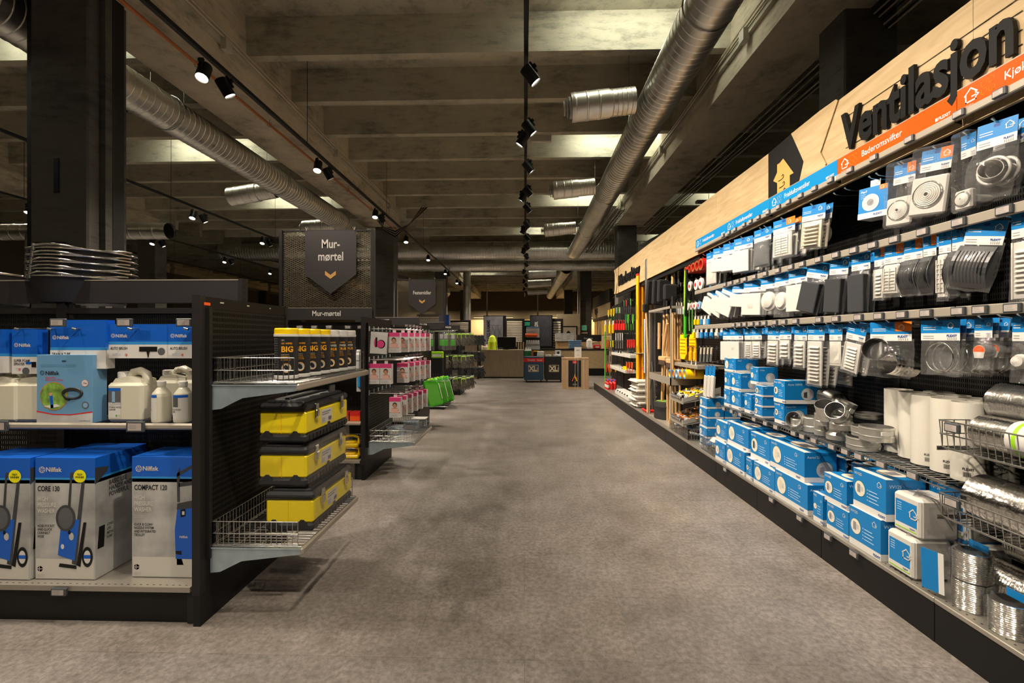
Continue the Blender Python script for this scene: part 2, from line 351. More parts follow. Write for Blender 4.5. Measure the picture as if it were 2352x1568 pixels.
# ---------------------------------------------------------------- the hall
XL, XR, YN, YF = -17.0, 13.0, -6.0, 33.0
SLAB = 4.93; RIB = 4.50; BEAM = 4.13
def st(name, mb, **k): return mb.build(name, kind='structure', **k)
st('floor', MB().box(XL, YN, -0.12, XR, YF, 0, 'floor_vinyl'))
st('ceiling', MB().box(XL, YN, SLAB, XR, YF, SLAB + 0.2, 'concrete'))
mb = MB().box(XL, YF, 0, XR, YF + 0.2, SLAB, 'wall_grey')
mb.box(XL, YF - 0.05, 2.62, XR, YF, SLAB, 'wall_dark').box(XL, YF - 0.03, 0, XR, YF, 2.62, 'wall_light')
st('wall_far', mb)
st('wall_near', MB().box(XL, YN - 0.2, 0, XR, YN, SLAB, 'wall_grey'))
st('wall_left', MB().box(XL - 0.2, YN, 0, XL, YF, SLAB, 'wall_grey'))
st('wall_right', MB().box(XR, YN, 0, XR + 0.2, YF, SLAB, 'wall_grey'))
# longitudinal main beams with transverse ribs between them
beams = [(-16.2, -15.4), (-10.25, -9.45), (-3.93, -3.16), (2.27, 2.97), (8.5, 9.25)]
for i, (a, b) in enumerate(beams):
    y = -5.6
    for y0, y1 in ((-5.9, 3.45), (3.5, 11.5), (16.6, 19.35), (19.6, 26.9), (27.2, 32.9)):
        mb = MB().box(a, y0, BEAM, b, y1, SLAB, 'concrete_light')
        mb.box(a - 0.04, y0, RIB - 0.16, a, y1, RIB - 0.10, 'concrete').box(b, y0, RIB - 0.16, b + 0.04, y1, RIB - 0.10, 'concrete')
        st('beam', mb)
ribs_y = [round(5.086 + 1.0 * k, 3) for k in range(-10, 27)]
spans = [(-15.4, -10.25), (-9.45, -3.93), (-3.16, 2.27), (2.97, 8.5), (9.25, 12.98)]
for (a, b) in spans:
    for y in ribs_y:
        mb = MB().prism([(a, y - 0.02, SLAB), (a, y, RIB), (a, y + 0.11, RIB), (a, y + 0.13, SLAB)], (b - a, 0, 0), 'concrete')
        st('ceiling_beam', mb)
def column(x0, y0, x1, y1, top=BEAM, plain=False):
    mb = MB().box(x0, y0, 0, x1, y1, top, 'column_paint', 0.012)
    if not plain:
        mb.box(x0 + 0.03, y0 - 0.004, 2.05, x0 + 0.034 + (x1 - x0) * 0.55, y0, 2.058, 'black')
    st('column', mb)
column(-3.92, 3.5, -3.45, 3.86, SLAB); column(2.75, 3.99, 3.20, 4.34, SLAB + 0.0)
mb = MB().box(-3.445, 3.60, 0, -3.40, 3.66, SLAB - 0.01, 'column_paint').box(-3.445, 3.70, 0, -3.425, 3.80, SLAB - 0.01, 'charcoal').cyl((-3.42, 3.68, 0), (-3.42, 3.68, SLAB), 0.014, 'charcoal')
mb.box(-4.0, 3.55, 0, -3.925, 3.82, SLAB - 0.01, 'charcoal').box(-3.72, 3.494, 2.45, -3.68, 3.5, 2.72, 'black')
st('trim_1', mb)
for cx in (-3.6, 2.6, -9.87, 8.87, -15.8):
    for cy_ in (11.6, 19.4, 27.0):
        column(cx - 0.24, cy_, cx + 0.24, cy_ + 0.4, BEAM + 0.05)
for cx in (-9.87, -15.8, 8.87): column(cx - 0.24, 3.5, cx + 0.24, 3.9, BEAM + 0.05)
# sprinkler pipe and conduits along the beams
mb = MB().cyl((-3.30, -5.5, 4.06), (-3.30, 11.6, 4.06), 0.017, 'copper', n=8)
for y in (0.6, 1.9, 3.2, 4.5, 5.8, 7.1, 8.4, 9.7): mb.tube([(-3.30 + 0.03 * math.cos(a), y, 4.06 + 0.03 * math.sin(a)) for a in [i * PI / 4 for i in range(8)]], 0.005, 'wire', 5, True).cyl((-3.3, y, 4.08), (-3.3, y, 4.13), 0.005, 'wire', n=5)
mb.build('sprinkler_pipe', label='thin orange sprinkler pipe clipped under the long concrete beam left of the aisle', cat='pipe')
for x, nm in ((-3.10, 'pair of pale conduits running along the upper edge of the left aisle beam'), (2.21, 'pair of pale conduits running along the upper edge of the right aisle beam')):
    mb = MB()
    for dz in (0.0, 0.045): mb.tube([(x, -5.5 + k * 1.7, RIB - 0.06 - dz + 0.012 * math.sin(k * 2.3)) for k in range(11)], 0.012, 'cream', 5)
    for y in (4.6, 7.4, 10.4): mb.box(x - 0.03, y, RIB - 0.22, x + 0.03, y + 0.1, RIB - 0.1, 'white_metal')
    mb.build('conduit', label=nm, cat='conduit')
mb = MB()
for k in range(7): mb.tube([(3.00 + 0.02 * k, -5 + j * 2.4, 4.08 - 0.02 * k + 0.02 * math.sin(j * 1.7 + k)) for j in range(8)], 0.008, 'black' if k % 2 else 'cream', 5)
mb.build('cable_bundle', label='loose cable bundle along the outer edge of the right aisle beam', cat='cables')
# ducts
def ridged(x0, length, r, m='duct_metal', pitch=0.085, n=28):
    mb = MB(); prof = []; z = 0.0; k = 0
    while z < length - pitch * 0.5:
        prof += [(r, z), (r, z + pitch * 0.8), (r + 0.004, z + pitch * 0.88), (r + 0.004, z + pitch * 0.94)]; z += pitch; k += 1
    prof.append((r, length)); mb.lathe(prof, m, n, caps=False); return mb
def duct(x0, y0, z0, x1, y1, z1, r, m='duct_metal', pitch=0.085, n=28, into=None):
    d = Vector((x1 - x0, y1 - y0, z1 - z0)); q = d.to_track_quat('Z', 'Y').to_matrix().to_4x4()
    mb = ridged(0, d.length, r, m, pitch, n); T = Matrix.Translation((x0, y0, z0)) @ q
    mb.v = [tuple(T @ Vector(p)) for p in mb.v]
    if into is not None:
        into.add(mb.v, mb.f, m, True); return into
    return mb
def silencer(parent, x, y, z, dx, dz=-0.04, dy=0.0, r=0.15, ln=0.75):
    s = 1 if dx > 0 else -1
    mb = MB(); e = Vector((x + s * ln, y + dy, z + dz)); o = Vector((x + s * 0.1, y, z)); d = (e - o)
    duct(o.x, o.y, o.z, *(o + d * 0.45), r * 0.93, pitch=0.05, into=mb)
    duct(*(o + d * 0.4), e.x, e.y, e.z, r, pitch=0.13, into=mb)
    mb.cyl(o + d * 0.4, o + d * 0.401, r, 'duct_metal', n=28)
    sil = mb.build('silencer', parent)
    mb = MB(); u = d.normalized()
    mb.cyl(e, e + u * 0.006, r, 'duct_metal', n=28); mb.cyl(e, e + u * 0.03, r * 0.75, 'white_metal', n=24)
    mb.cyl(e + u * 0.05, e + u * 0.06, r * 0.72, 'white_metal', r1=r * 0.6, n=24); mb.cyl(e, e + u * 0.08, r * 0.2, 'white_metal', n=12); mb.cyl(e + u * 0.08, e + u * 0.09, r * 0.5, 'white_metal', n=20)
    mb.build('air_valve', sil)
def hang(mb, x, y, z, r):
    mb.tube([(x + (r + 0.008) * math.cos(i * PI / 10), y, z + (r + 0.008) * math.sin(i * PI / 10)) for i in range(20)], 0.008, 'wire', 4, True)
    mb.cyl((x - r, y, z), (x - r, y, SLAB), 0.004, 'wire_dark', n=4, caps=False); mb.cyl((x + r, y, z), (x + r, y, SLAB), 0.004, 'wire_dark', n=4, caps=False)
dr = thing('air_duct', 'long spiral duct running above the right of the aisle with three silencer branches', 'air duct', (1.47, 3.5, 3.9))
def loc(mb, o): mb.v = [(a - o.location.x, b - o.location.y, c - o.location.z) for a, b, c in mb.v]; return mb
mb = duct(1.38, -5.8, 3.9, 1.52, 13.6, 3.9, 0.2)
mb.at().tube([(1.52, 13.4, 3.9), (1.52, 13.8, 3.9), (1.52, 14.1, 3.95), (1.52, 14.48, 4.03)], 0.2, 'duct_metal', 28)
loc(mb, dr).build('duct_pipe', dr)
mb = MB(); 
for k, y in enumerate((0.6, 3.6, 5.5, 8.2, 10.9)): mb = MB(); hang(mb, 1.43 + 0.01 * k, y, 3.9, 0.2); loc(mb, dr).build('hanger', dr)
for y, ln in ((5.02, 0.78), (7.85, 0.8), (10.75, 0.82)):
    silencer(dr, 1.30 - 1.47, y - 3.5, 0.0, -1, -0.06, 0.02, 0.15, ln)
silencer(dr, 1.30 - 1.47, 1.6 - 3.5, 0.0, -1, -0.06)
dl = thing('air_duct', 'long spiral duct on the left beside the concrete beam, behind the near column', 'air duct', (-4.15, 4.5, 3.93))
loc(duct(-4.22, -5.8, 3.93, -4.16, 14.0, 3.93, 0.2), dl).build('duct_pipe', dl)
for y in (2.6, 5.2, 7.6, 10.2): mb = MB(); hang(mb, -4.17, y, 3.93, 0.2); loc(mb, dl).build('hanger', dl)
for y in (4.9, 8.0): silencer(dl, -0.2, y - 4.5, 0.02, -1, -0.12, 0.0, 0.16, 0.85)
silencer(dl, -0.2, 10.6 - 4.5, 0.02, -1, -0.05, 0.0, 0.16, 0.85)
dc = thing('air_duct', 'upper and larger of the two ducts crossing the aisle high up', 'air duct', (0, 14.8, 4.12))
mb = MB(); duct(-10, 0, 0.02, -0.28, 0, 0.02, 0.274, into=mb); duct(0.05, 0, 0, 3.8, 0, 0, 0.297, into=mb); mb.cyl((-0.28, 0, 0.02), (0.05, 0, 0), 0.274, 'galvanised', r1=0.297, n=28)
mb.build('duct_pipe', dc)
mb = MB(); [MB().cyl((x, 0, 0.28), (x, 0, .81), 0.006, 'wire_dark', n=5).build('hanger', dc) for x in (-6, -3.9, 1.0, 2.4)]
dc2 = thing('air_duct', 'lower and thinner of the two ducts crossing the aisle high up', 'air duct', (0, 16.0, 3.857))
mb = MB(); duct(-7.7, 0, 0, 4.2, 0, 0, 0.195, into=mb); mb.tube([(-7.7, 0, 0), (-8.2, 0, 0.08), (-8.7, 0, 0.3), (-9.1, 0, 0.4), (-11.2, 0, 0.42)], 0.2, 'duct_metal', 20)
mb.build('duct_pipe', dc2)
mb = MB(); [MB().cyl((x, 0, 0.19), (x, 0, 1.07), 0.006, 'wire_dark', n=5).build('hanger', dc2) for x in (-5.1, -2.2, 1.3, 2.9)]
d3 = thing('air_duct', 'far spiral duct continuing towards the counter with three silencer branches', 'air duct', (1.5, 16.4, 3.80))
mb = MB(); duct(0, 0, 0, 0, 10.5, 0, 0.2, into=mb); mb.build('duct_pipe', d3)
for y, c in ((1.0, 0), (4.2, 0), (7.8, 0)): silencer(d3, -0.2, y, 0, -1, -0.05, 0, 0.17, 1.1)
d4 = thing('air_duct', 'sloping spiral duct behind the Festemidler header on the left', 'air duct', (-5.2, 16.6, 3.75))
mb = MB(); duct(-0.9, 0.1, 0.1, 1.2, 6.5, -0.15, 0.24, into=mb); mb.build('duct_pipe', d4)
mb = MB(); duct(0, 0, 0, 0, 0, 4.1, 0.17, pitch=0.09, into=mb); mb.build('air_duct', loc=(-2.55, 20.1, 0.6), label='upright spiral duct standing beside a far column left of the counter', cat='air duct')
mb = MB(); duct(0, 0, 0, 0, 0, 3.0, 0.11, pitch=0.2, into=mb); duct(-1.5, 0, 3.05, 2.2, 0, 3.05, 0.13, pitch=0.2, into=mb)
mb.build('air_duct', loc=(-8.1, 7.3, 0.0), label='upright pipe meeting a level bright duct at the left edge, behind the near column', cat='air duct')
mb = MB(); mb.tube([(1.2, -2.6, 0.1), (0.9, -1.2, 0.25), (0.6, 0.4, 0.5), (0.5, 2.3, 0.57)], 0.2, 'duct_metal', 20); mb.build('air_duct', loc=(3.3, 12.4, 3.55), label='curved duct rising behind the pine fascia board at the right column', cat='air duct')
# wire cable tray beside the right duct
mb = MB()
for x in (0, 0.1, 0.2, 0.3): mb.cyl((x, 0, 0), (x, 4.8, 0), 0.005, 'wire_dark', n=4)
for x in (0, 0.3): mb.cyl((x, 0, 0.06), (x, 4.8, 0.06), 0.005, 'wire_dark', n=4)
for k in range(49): mb.tube([(0, k * 0.1, 0.06), (0, k * 0.1, 0), (0.3, k * 0.1, 0), (0.3, k * 0.1, 0.06)], 0.004, 'wire_dark', 4)
for k in range(8): mb.tube([(0.03 + 0.03 * k, j * 0.48, 0.015 + 0.01 * math.sin(j + k)) for j in range(11)], 0.01, 'black' if k % 3 else 'cream', 4)
[mb.cyl((x, y, 0), (x, y, SLAB - 3.98), 0.004, 'wire_dark', n=4) for x in (0, 0.3) for y in (0.7, 2.7, 4.7)]
mb.build('cable_tray', loc=(1.86, 9.6, 3.98), label='wire mesh cable tray full of cables between the right duct and the beam', cat='cable tray')
mb = MB()
for k in range(9):
    r = 0.24 + 0.02 * k
    mb.tube([(-0.5 + 0.05 * k, -0.2, 0.06 * k * 0.6), (-0.3, -0.1, -0.1 - r * 0.4), (0.0, 0, -0.28 - 0.02 * k), (0.35, 0.05, -0.1), (0.62 + 0.02 * k, 0.1, 0.32)], 0.011, 'black' if k % 3 else 'cream', 5)
mb.build('cable_bundle', loc=(-3.15, 11.0, 4.2), label='looping bundle of cables over the column behind the Mur-mørtel header', cat='cables')

# ---------------------------------------------------------------- lighting tracks and spotlights
def track(x, z, y0, y1, label, rods=3.2):
    t = thing('lighting_track', label, 'lighting track', (x, y0, z))
    MB().box(-0.018, 0, -0.014, 0.018, y1 - y0, 0.02, 'black').build('track_rail', t)
    y = 0.9
    while y < y1 - y0: MB().cyl((0, y, 0.02), (0, y, SLAB - z), 0.0035, 'black', n=4, caps=False).build('suspension_wire', t); y += rods
    return t
track(0.012, 3.62, -5.0, 25.5, 'long black lighting track hung over the middle of the aisle', 2.0)
track(-2.66, 3.66, -5.0, 24.0, 'black lighting track running beside the long concrete beam left of the aisle')
track(-5.95, 3.66, -3.0, 20.0, 'black lighting track over the left shelving, between the near column and the second column row')
track(-8.5, 3.66, -3.0, 20.0, 'black lighting track far over the left shelving, passing the second column row')
track(-10.6, 3.61, 3.0, 20.0, 'black lighting track crossing behind the near column at the left edge')
track(4.6, 3.4, 12.5, 24.0, 'black lighting track far to the right beyond the pine fascia board')
def spot_proto():
    t = thing('track_spotlight', 'x', 'spotlight')
    b = MB(); b.lathe([(0.02, -0.02), (0.048, -0.018), (0.05, -0.012), (0.05, 0.13), (0.046, 0.13), (0.044, 0.118)], 'black', 20, caps=False)
    b.lathe([(0.001, -0.0195), (0.048, -0.018)], 'black', 20, caps=False)
    b.build('housing', t)
    MB().at((0, 0, 0)).disc((0, 0, 0.118), 0.044, 'z', 'lamp_glow').build('lens', t)
    MB().box(-0.012, -0.07, -0.03, 0.012, -0.05, 0.07, 'black').box(-0.012, -0.09, 0.0, 0.012, -0.05, 0.03, 'black').build('bracket', t)
    return t
SP = spot_proto(); n_sp = 0
def spot(x, y, z, tx, ty, tz, label, group, power=1.0, cone=60, first=[True], light=True):
    global n_sp
    d = Vector((tx - x, ty - y, tz - z)).normalized(); rot = d.to_track_quat('Z', 'Y').to_euler()
    up = Vector((0, 0, 1)); q = d.to_track_quat('Z', 'Y'); by = q @ Vector((0, -1, 0))
    if by.z < 0: q = q @ Euler((0, 0, PI)).to_quaternion()
    rot = q.to_euler()
    o = SP if first[0] else dup(SP); first[0] = False
    o.location = (x, y, z); o.rotation_euler = rot; o['label'] = label; o['group'] = group
    if light:
        l = bpy.data.lights.new('spot_beam', 'SPOT'); l.energy = SPOT_W * power; l.color = WARM; l.spot_size = math.radians(cone); l.spot_blend = 1.0; l.shadow_soft_size = 0.04
        lo = bpy.data.objects.new('spot_beam', l); C.objects.link(lo); lo.location = Vector((x, y, z)) + d * 0.15
        lo.rotation_euler = (-d).to_track_quat('Z', 'Y').to_euler(); n_sp += 1
# aisle centre track: heads turned by turns to the right wall and to the left shelves
cl = [(-1.1, 1), (-0.2, -1), (0.5, 1), (1.3, -1), (1.9, 1), (2.75, 1), (3.77, 1), (4.72, 1), (4.98, -1), (5.8, 1), (6.78, 1), (7.0, -1), (7.65, 1), (8.72, 1), (9.2, -1), (9.9, 1), (10.9, 1), (11.4, -1), (12.2, 1), (13.5, 1), (15.0, -1), (16.2, 1), (17.6, -1), (18.8, 1), (20.4, -1), (21.8, 1)]
vis = 0
for y, s in cl:
    seen = y > 3.2
    if seen: vis += 1
    lab = ('black spotlight on the middle aisle track, %s head from the near end' % ORD[vis - 1]) if (seen and vis <= 20) else 'black spotlight on the middle aisle track, above and behind the viewer' if not seen else 'black spotlight at the far end of the middle aisle track'
    tx = 1.95 if s > 0 else -1.75
    spot(0.012, y, 3.52, tx, y + (0.35 if s > 0 else 0.3), 1.15 if s > 0 else 0.9, lab, 'spotlights on the middle aisle track', 1.0 if s > 0 else 0.85, 96)
ll = [(-0.8, -0.65), (1.75, 1.95), (3.72, 3.92), (5.8, 6.02), (8.05, 8.3), (10.16, None), (12.5, None), (15.2, 15.6), (17.8, 18.4), (20.5, 21.2)]
for k, (ya, yb) in enumerate(ll):
    nm = ORD[k - 2] if k >= 2 else 'unseen near'
    spot(-2.66, ya, 3.55, -2.45, ya - 1.3, 0.8, 'lit black spotlight in the %s place along the track by the left beam' % nm, 'spotlights on the track by the left beam', 1.0, 96)
    if yb: spot(-2.66, yb, 3.55, -1.3, yb + 1.1, 0.7, 'downturned black spotlight beside the %s lit one on the left beam track' % nm, 'spotlights on the track by the left beam', 0.8, 96)
for x, ys, nm in ((-5.95, (-1.0, 2.2, 5.8, 8.03, 10.2, 12.6, 15.0), 'track over the left shelving'), (-8.5, (1.0, 4.6, 7.6, 10.2, 12.7, 15.0), 'track far over the left shelving')):
    for k, y in enumerate(ys):
        spot(x, y, 3.55, x + 0.25, y - 1.4, 0.8, 'lit black spotlight on the %s, %s from the near end' % (nm, ORD[k]), 'spotlights over the left shelving', 0.9, 100)
        if k in (2, 3, 4): spot(x, y + 0.2, 3.55, x + 1.2, y + 1.0, 0.9, 'downturned black spotlight on the %s, beside the %s lit one' % (nm.replace('the left shelving', 'the shelving'), ORD[k]), 'spotlights over the left shelving', 0.5, 66, light=False)
spot(-10.6, 9.6, 3.5, -10.2, 7.5, 0.8, 'lit black spotlight at the left edge of the view, left of the near column', 'spotlights over the left shelving', 1.0, 70)
for k, y in enumerate((13.0, 14.4, 15.8, 18.5, 21)):
    spot(4.6, y, 3.3, 3.0, y + 0.2, 2.0, 'black spotlight on the far right track, %s from the near end' % ORD[k], 'spotlights on the far right track', 0.7, 60)
# fluorescent battens mounted on the slab between ribs
def batten(x, y, w_, label, ln=1.5, z=SLAB - 0.06, light=True, pw=1.0):
    t = thing('strip_light', label, 'strip light', (x, y, z), group='strip lights between the ceiling ribs')
    MB().box(-ln / 2, -0.03, 0.0, ln / 2, 0.03, 0.055, 'white_metal').build('batten_body', t)
    MB().cyl((-ln / 2 + 0.03, 0, -0.018), (ln / 2 - 0.03, 0, -0.018), 0.016, 'tube_glow', n=10).build('tube', t)
    if light:
        l = bpy.data.lights.new('tube_light', 'AREA'); l.shape = 'RECTANGLE'; l.size = ln; l.size_y = 0.06; l.energy = BATTEN_W * pw; l.color = NEUT
        lo = bpy.data.objects.new('tube_light', l); C.objects.link(lo); lo.location = (x, y, z - 0.04)
        lo.rotation_euler = (math.radians(35), 0, 0)
bt = [(1.2, 4.62), (1.6, 7.75), (1.5, 10.75), (1.2, 1.6), (0.9, 13.7), (0.8, 16.7), (-5.6, 7.7), (-5.2, 4.7), (-5.6, 10.7), (-6.0, 13.7), (-8.4, 4.7), (-12.2, 4.7), (-12.2, 8.7), (-12.5, 12.7), (7.4, 6.7), (5.0, 10.7), (5.0, 14.7), (7.5, 2.6), (-7.0, 1.6), (-7, 18.7), (0.5, 20.7), (4.5, 20.7), (-2.2, 22.7), (-0.8, -2.4), (-6, -2.4), (5, -2.4), (10, 8)]
for k, (x, y) in enumerate(bt):
    side = 'left' if x < -3.2 else 'right' if x > 2.5 else 'middle'
    batten(x, y, 1.5, 'white strip light between ceiling ribs of the %s bay, %s from the near end' % (side, ORD[sorted([b[1] for b in bt if ('left' if b[0] < -3.2 else 'right' if b[0] > 2.5 else 'middle') == side]).index(y)]), pw=0.35 if y > 15 else 1.0)
for x, y, z, lab in ((1.16 * 0.22, 7.2, 4.44, 'small white emergency light fixed under a ceiling rib right of the middle track'), (-0.7, 16.2, 4.44, 'small white emergency light under a far ceiling rib left of the middle track')):
    MB().box(-0.17, -0.03, -0.05, 0.17, 0.03, 0.05, 'white_metal', 0.01).build('emergency_light', loc=(x, y, z), label=lab, cat='emergency light')
MB().box(-0.25, -0.05, -0.02, 0.25, 0.05, 0.04, 'white_metal', 0.01).cyl((0, 0, 0.04), (0, 0, 0.97), 0.005, 'wire_dark', n=4).build('strip_light', loc=(3.6, 9.0, 3.95), label='white batten light hanging beyond the right beam above the fascia board', cat='strip light')
# ================================================================ left gondolas
def wire_basket(mb, x0, y0, x1, y1, z, h, m='wire', dx=0.03, side_far=True, front=True, r=0.0022):
    """open wire basket on a shelf; walls on near, back and far sides"""
    def wall(ax, a, b, c):
        n = max(2, int(abs(b - a) / dx))
        for i in range(n + 1):
            t = a + (b - a) * i / n
            p = (t, c) if ax == 'x' else (c, t)
            mb.tube([(p[0], p[1], z), (p[0], p[1], z + h)], r, m, 4)
        for zz in (z + 0.004, z + h * 0.5, z + h):
            p, q = ((a, c), (b, c)) if ax == 'x' else ((c, a), (c, b))
            mb.tube([(p[0], p[1], zz), (q[0], q[1], zz)], r * 1.35, m, 4)
    wall('x', x0, x1, y0); wall('y', y0, y1, x0)
    if side_far: wall('x', x0, x1, y1)
def wire_shelf(mb, x0, y0, x1, y1, z, m='wire', dx=0.028, along='y'):
    n = int((y1 - y0) / dx)
    for i in range(n + 1):
        y = y0 + (y1 - y0) * i / n; mb.tube([(x0, y, z), (x1, y, z)], 0.0025, m, 4)
    for k in range(5):
        x = x0 + (x1 - x0) * k / 4; mb.tube([(x, y0, z - 0.005), (x, y1, z - 0.005)], 0.0035, m, 4)
def price_tag(parent, x, y, z, face='-x', m='slate', w_=0.062, h_=0.036, tilt=0.0):
    mb = MB()
    if face == '-x':
        mb.box(-0.014, -w_ / 2, -h_ / 2, 0, w_ / 2, h_ / 2, 'tag_case', 0.003).quad([(-0.0145, w_ * 0.38, -h_ * 0.34), (-0.0145, w_ * 0.38, h_ * 0.34), (-0.0145, -w_ * 0.38, h_ * 0.34), (-0.0145, -w_ * 0.38, -h_ * 0.34)], 'tag_face')
        for k in range(3): mb.quad([(-0.0148, w_ * 0.3, -0.008 + 0.007 * k), (-0.0148, w_ * 0.3, -0.0055 + 0.007 * k), (-0.0148, -w_ * (0.1 + 0.1 * (k == 0)), -0.0055 + 0.007 * k), (-0.0148, -w_ * (0.1 + 0.1 * (k == 0)), -0.008 + 0.007 * k)], 'grey_text')
    else:
        mb.box(-w_ / 2, -0.014, -h_ / 2, w_ / 2, 0, h_ / 2, 'tag_case', 0.003).quad([(-w_ * 0.38, -0.0145, -h_ * 0.34), (w_ * 0.38, -0.0145, -h_ * 0.34), (w_ * 0.38, -0.0145, h_ * 0.34), (-w_ * 0.38, -0.0145, h_ * 0.34)], 'tag_face')
        for k in range(3): mb.quad([(-w_ * 0.3, -0.0148, -0.008 + 0.007 * k), (w_ * 0.1, -0.0148, -0.008 + 0.007 * k), (w_ * 0.1, -0.0148, -0.0055 + 0.007 * k), (-w_ * 0.3, -0.0148, -0.0055 + 0.007 * k)], 'grey_text')
    return mb.build('price_tag', parent, (x, y, z), (0, 0, 0))
GH = 1.49
def gondola(y0, y1, x0, label, header=True, posts=True):
    """free-standing double-sided gondola across the aisle, its end panel towards the aisle at x = -1.45"""
    t = thing('shelving_gondola', label, 'shelving', (-1.46, y0, 0)); L_ = x0 + 1.46; W_ = y1 - y0; mid = W_ / 2
    # end panel
    mb = MB().box(-0.032, 0, 0, 0.0, W_, GH, 'black').box(-0.036, -0.004, 0.14, 0.002, 0.03, GH + 0.004, 'charcoal').box(-0.036, W_ - 0.03, 0.14, 0.002, W_ + 0.004, GH + 0.004, 'charcoal')
    mb.box(0.0, 0.035, 0.30, 0.014, W_ - 0.035, GH - 0.055, 'perforated_end').box(0.001, 0.033, 0.29, 0.02, 0.05, GH - 0.05, 'charcoal').box(0.001, W_ - 0.05, 0.29, 0.02, W_ - 0.033, GH - 0.05, 'charcoal')
    mb.build('end_panel', t)
    MB().box(L_, 0.03, 0.0, -0.04, 0.05, 0.155, 'black').box(L_, W_ - 0.05, 0.0, -0.04, W_ - 0.03, 0.155, 'black').box(-0.075, 0.02, 0, -0.035, 0.06, 0.16, 'charcoal').build('kick_plate', t)
    mb = MB().box(L_, -0.005, 0.155, -0.045, mid - 0.03, 0.178, 'shelf_grey').box(L_, mid + 0.03, 0.155, -0.045, W_, 0.178, 'shelf_grey')
    for k in range(int(-L_ / 0.03)): mb.box(L_ + 0.03 * k, 0.012, 0.1782, L_ + 0.03 * k + 0.01, 0.016, 0.1784, 'black')
    mb.build('base_shelf', t)
    x = -0.06
    while x > L_: 
        MB().box(x - 0.045, mid - 0.03, 0.1, x, mid + 0.03, GH, 'charcoal').build('upright', t); x -= 0.93
    MB().box(L_, mid - 0.012, 0.2, -0.06, mid + 0.012 - 0.018, GH - 0.06, 'perforated').build('back_panel', t)
    MB().box(L_, mid - 0.02, GH - 0.06, -0.06, mid + 0.02, GH - 0.03, 'charcoal').build('top_rail', t)
    return t
# ---- first gondola, nearest
g1 = gondola(2.01, 2.76, -4.6, 'nearest black shelving gondola with pressure washers on its shelves and a perforated end panel')
mb = MB()
for a, b in ((-2.36, -0.975), (-0.96, -0.05)): mb.box(a, 0.355, 1.485 - 0.0, b, 0.375, 1.61, 'sign_black', 0.002).box(a, 0.354, 1.605, b, 0.376, 1.611, 'rail_grey')
mb.box(-3.1, 0.355, 1.485, -2.37, 0.375, 1.61, 'sign_black'); mb.build('fascia', g1)
mb = MB().box(-0.05, 0.35, 1.40, -0.03, 0.40, 1.615, 'charcoal')
MB().box(-0.98, 0.36, 1.40, -0.955, 0.40, 1.48, 'charcoal').build('fascia_post', g1)
for k in range(5): mb.box(-0.0295, 0.36, 1.44 + 0.03 * k, -0.029, 0.38, 1.455 + 0.03 * k, 'black')
mb.build('fascia_post', g1)
MB().box(0.0025, 0.02, 1.45, 0.004, 0.06, 1.463, 'orange_red').build('sticker', g1)
for y, w_ in ((0.13, 0.025), (0.34, 0.02), (0.55, 0.013)): MB().box(0.0025, y, 1.466, 0.004, y + w_, 1.472, 'cream').build('paint_chip', g1)
mb = MB(); mb.box(-3.1, 0.08, 0.868, -0.06, 0.10, 0.898, 'rail_grey', 0.008)
for k in range(100): mb.tube([(-3.05 + 0.03 * k, 0.09, 0.892), (-3.05 + 0.03 * k, 0.36, 0.892)], 0.002, 'wire_dark', 4)
for y in (0.12, 0.24, 0.34): mb.tube([(-3.1, y, 0.888), (-0.06, y, 0.888)], 0.003, 'wire_dark', 4)
mb.build('wire_shelf', g1)
for x in (-1.02, -0.36): price_tag(g1, x, 0.078, 0.885, '-y', w_=0.085, h_=0.05).name = 'price_tag'
for x in (-1.05, -0.64): price_tag(g1, x - 0.0, -0.006, 0.155, '-y', w_=0.07, h_=0.035)
# side shelves with brackets and baskets on the end panel
def side_shelf(g, z, ya, yb, depth, h, basket=True, rail=True):
    for y in (ya, min(yb, 0.715)):
        mb = MB(); mb.prism([(0.014, y, z - 0.012), (depth, y, z - 0.012), (depth, y, z - 0.035), (0.16, y, z - 0.07), (0.06, y, z - 0.12), (0.014, y, z - 0.125)], (0, 0.006, 0), 'bracket')
        mb.box(0.014, y - 0.004, z - 0.014, depth, y + 0.010, z - 0.008, 'bracket')
        mb.build('shelf_bracket', g)
    mb = MB(); wire_shelf(mb, 0.02, ya, depth, yb, z); mb.build('wire_shelf', g)
    mb = MB(); wire_basket(mb, 0.022, ya + 0.005, depth - 0.02, yb - 0.005, z, h, dx=0.024); mb.build('wire_basket', g)
    if rail:
        mb = MB().box(depth - 0.004, ya - 0.01, z - 0.035, depth + 0.012, yb + 0.01, z - 0.003, 'rail_grey', 0.006); mb.build('price_rail', g)
side_shelf(g1, 0.345, 0.045, 0.715, 0.44, 0.11); side_shelf(g1, 1.093, 0.05, 0.96, 0.42, 0.115)
price_tag(g1, 0.425, 0.42, 1.03, '-x')

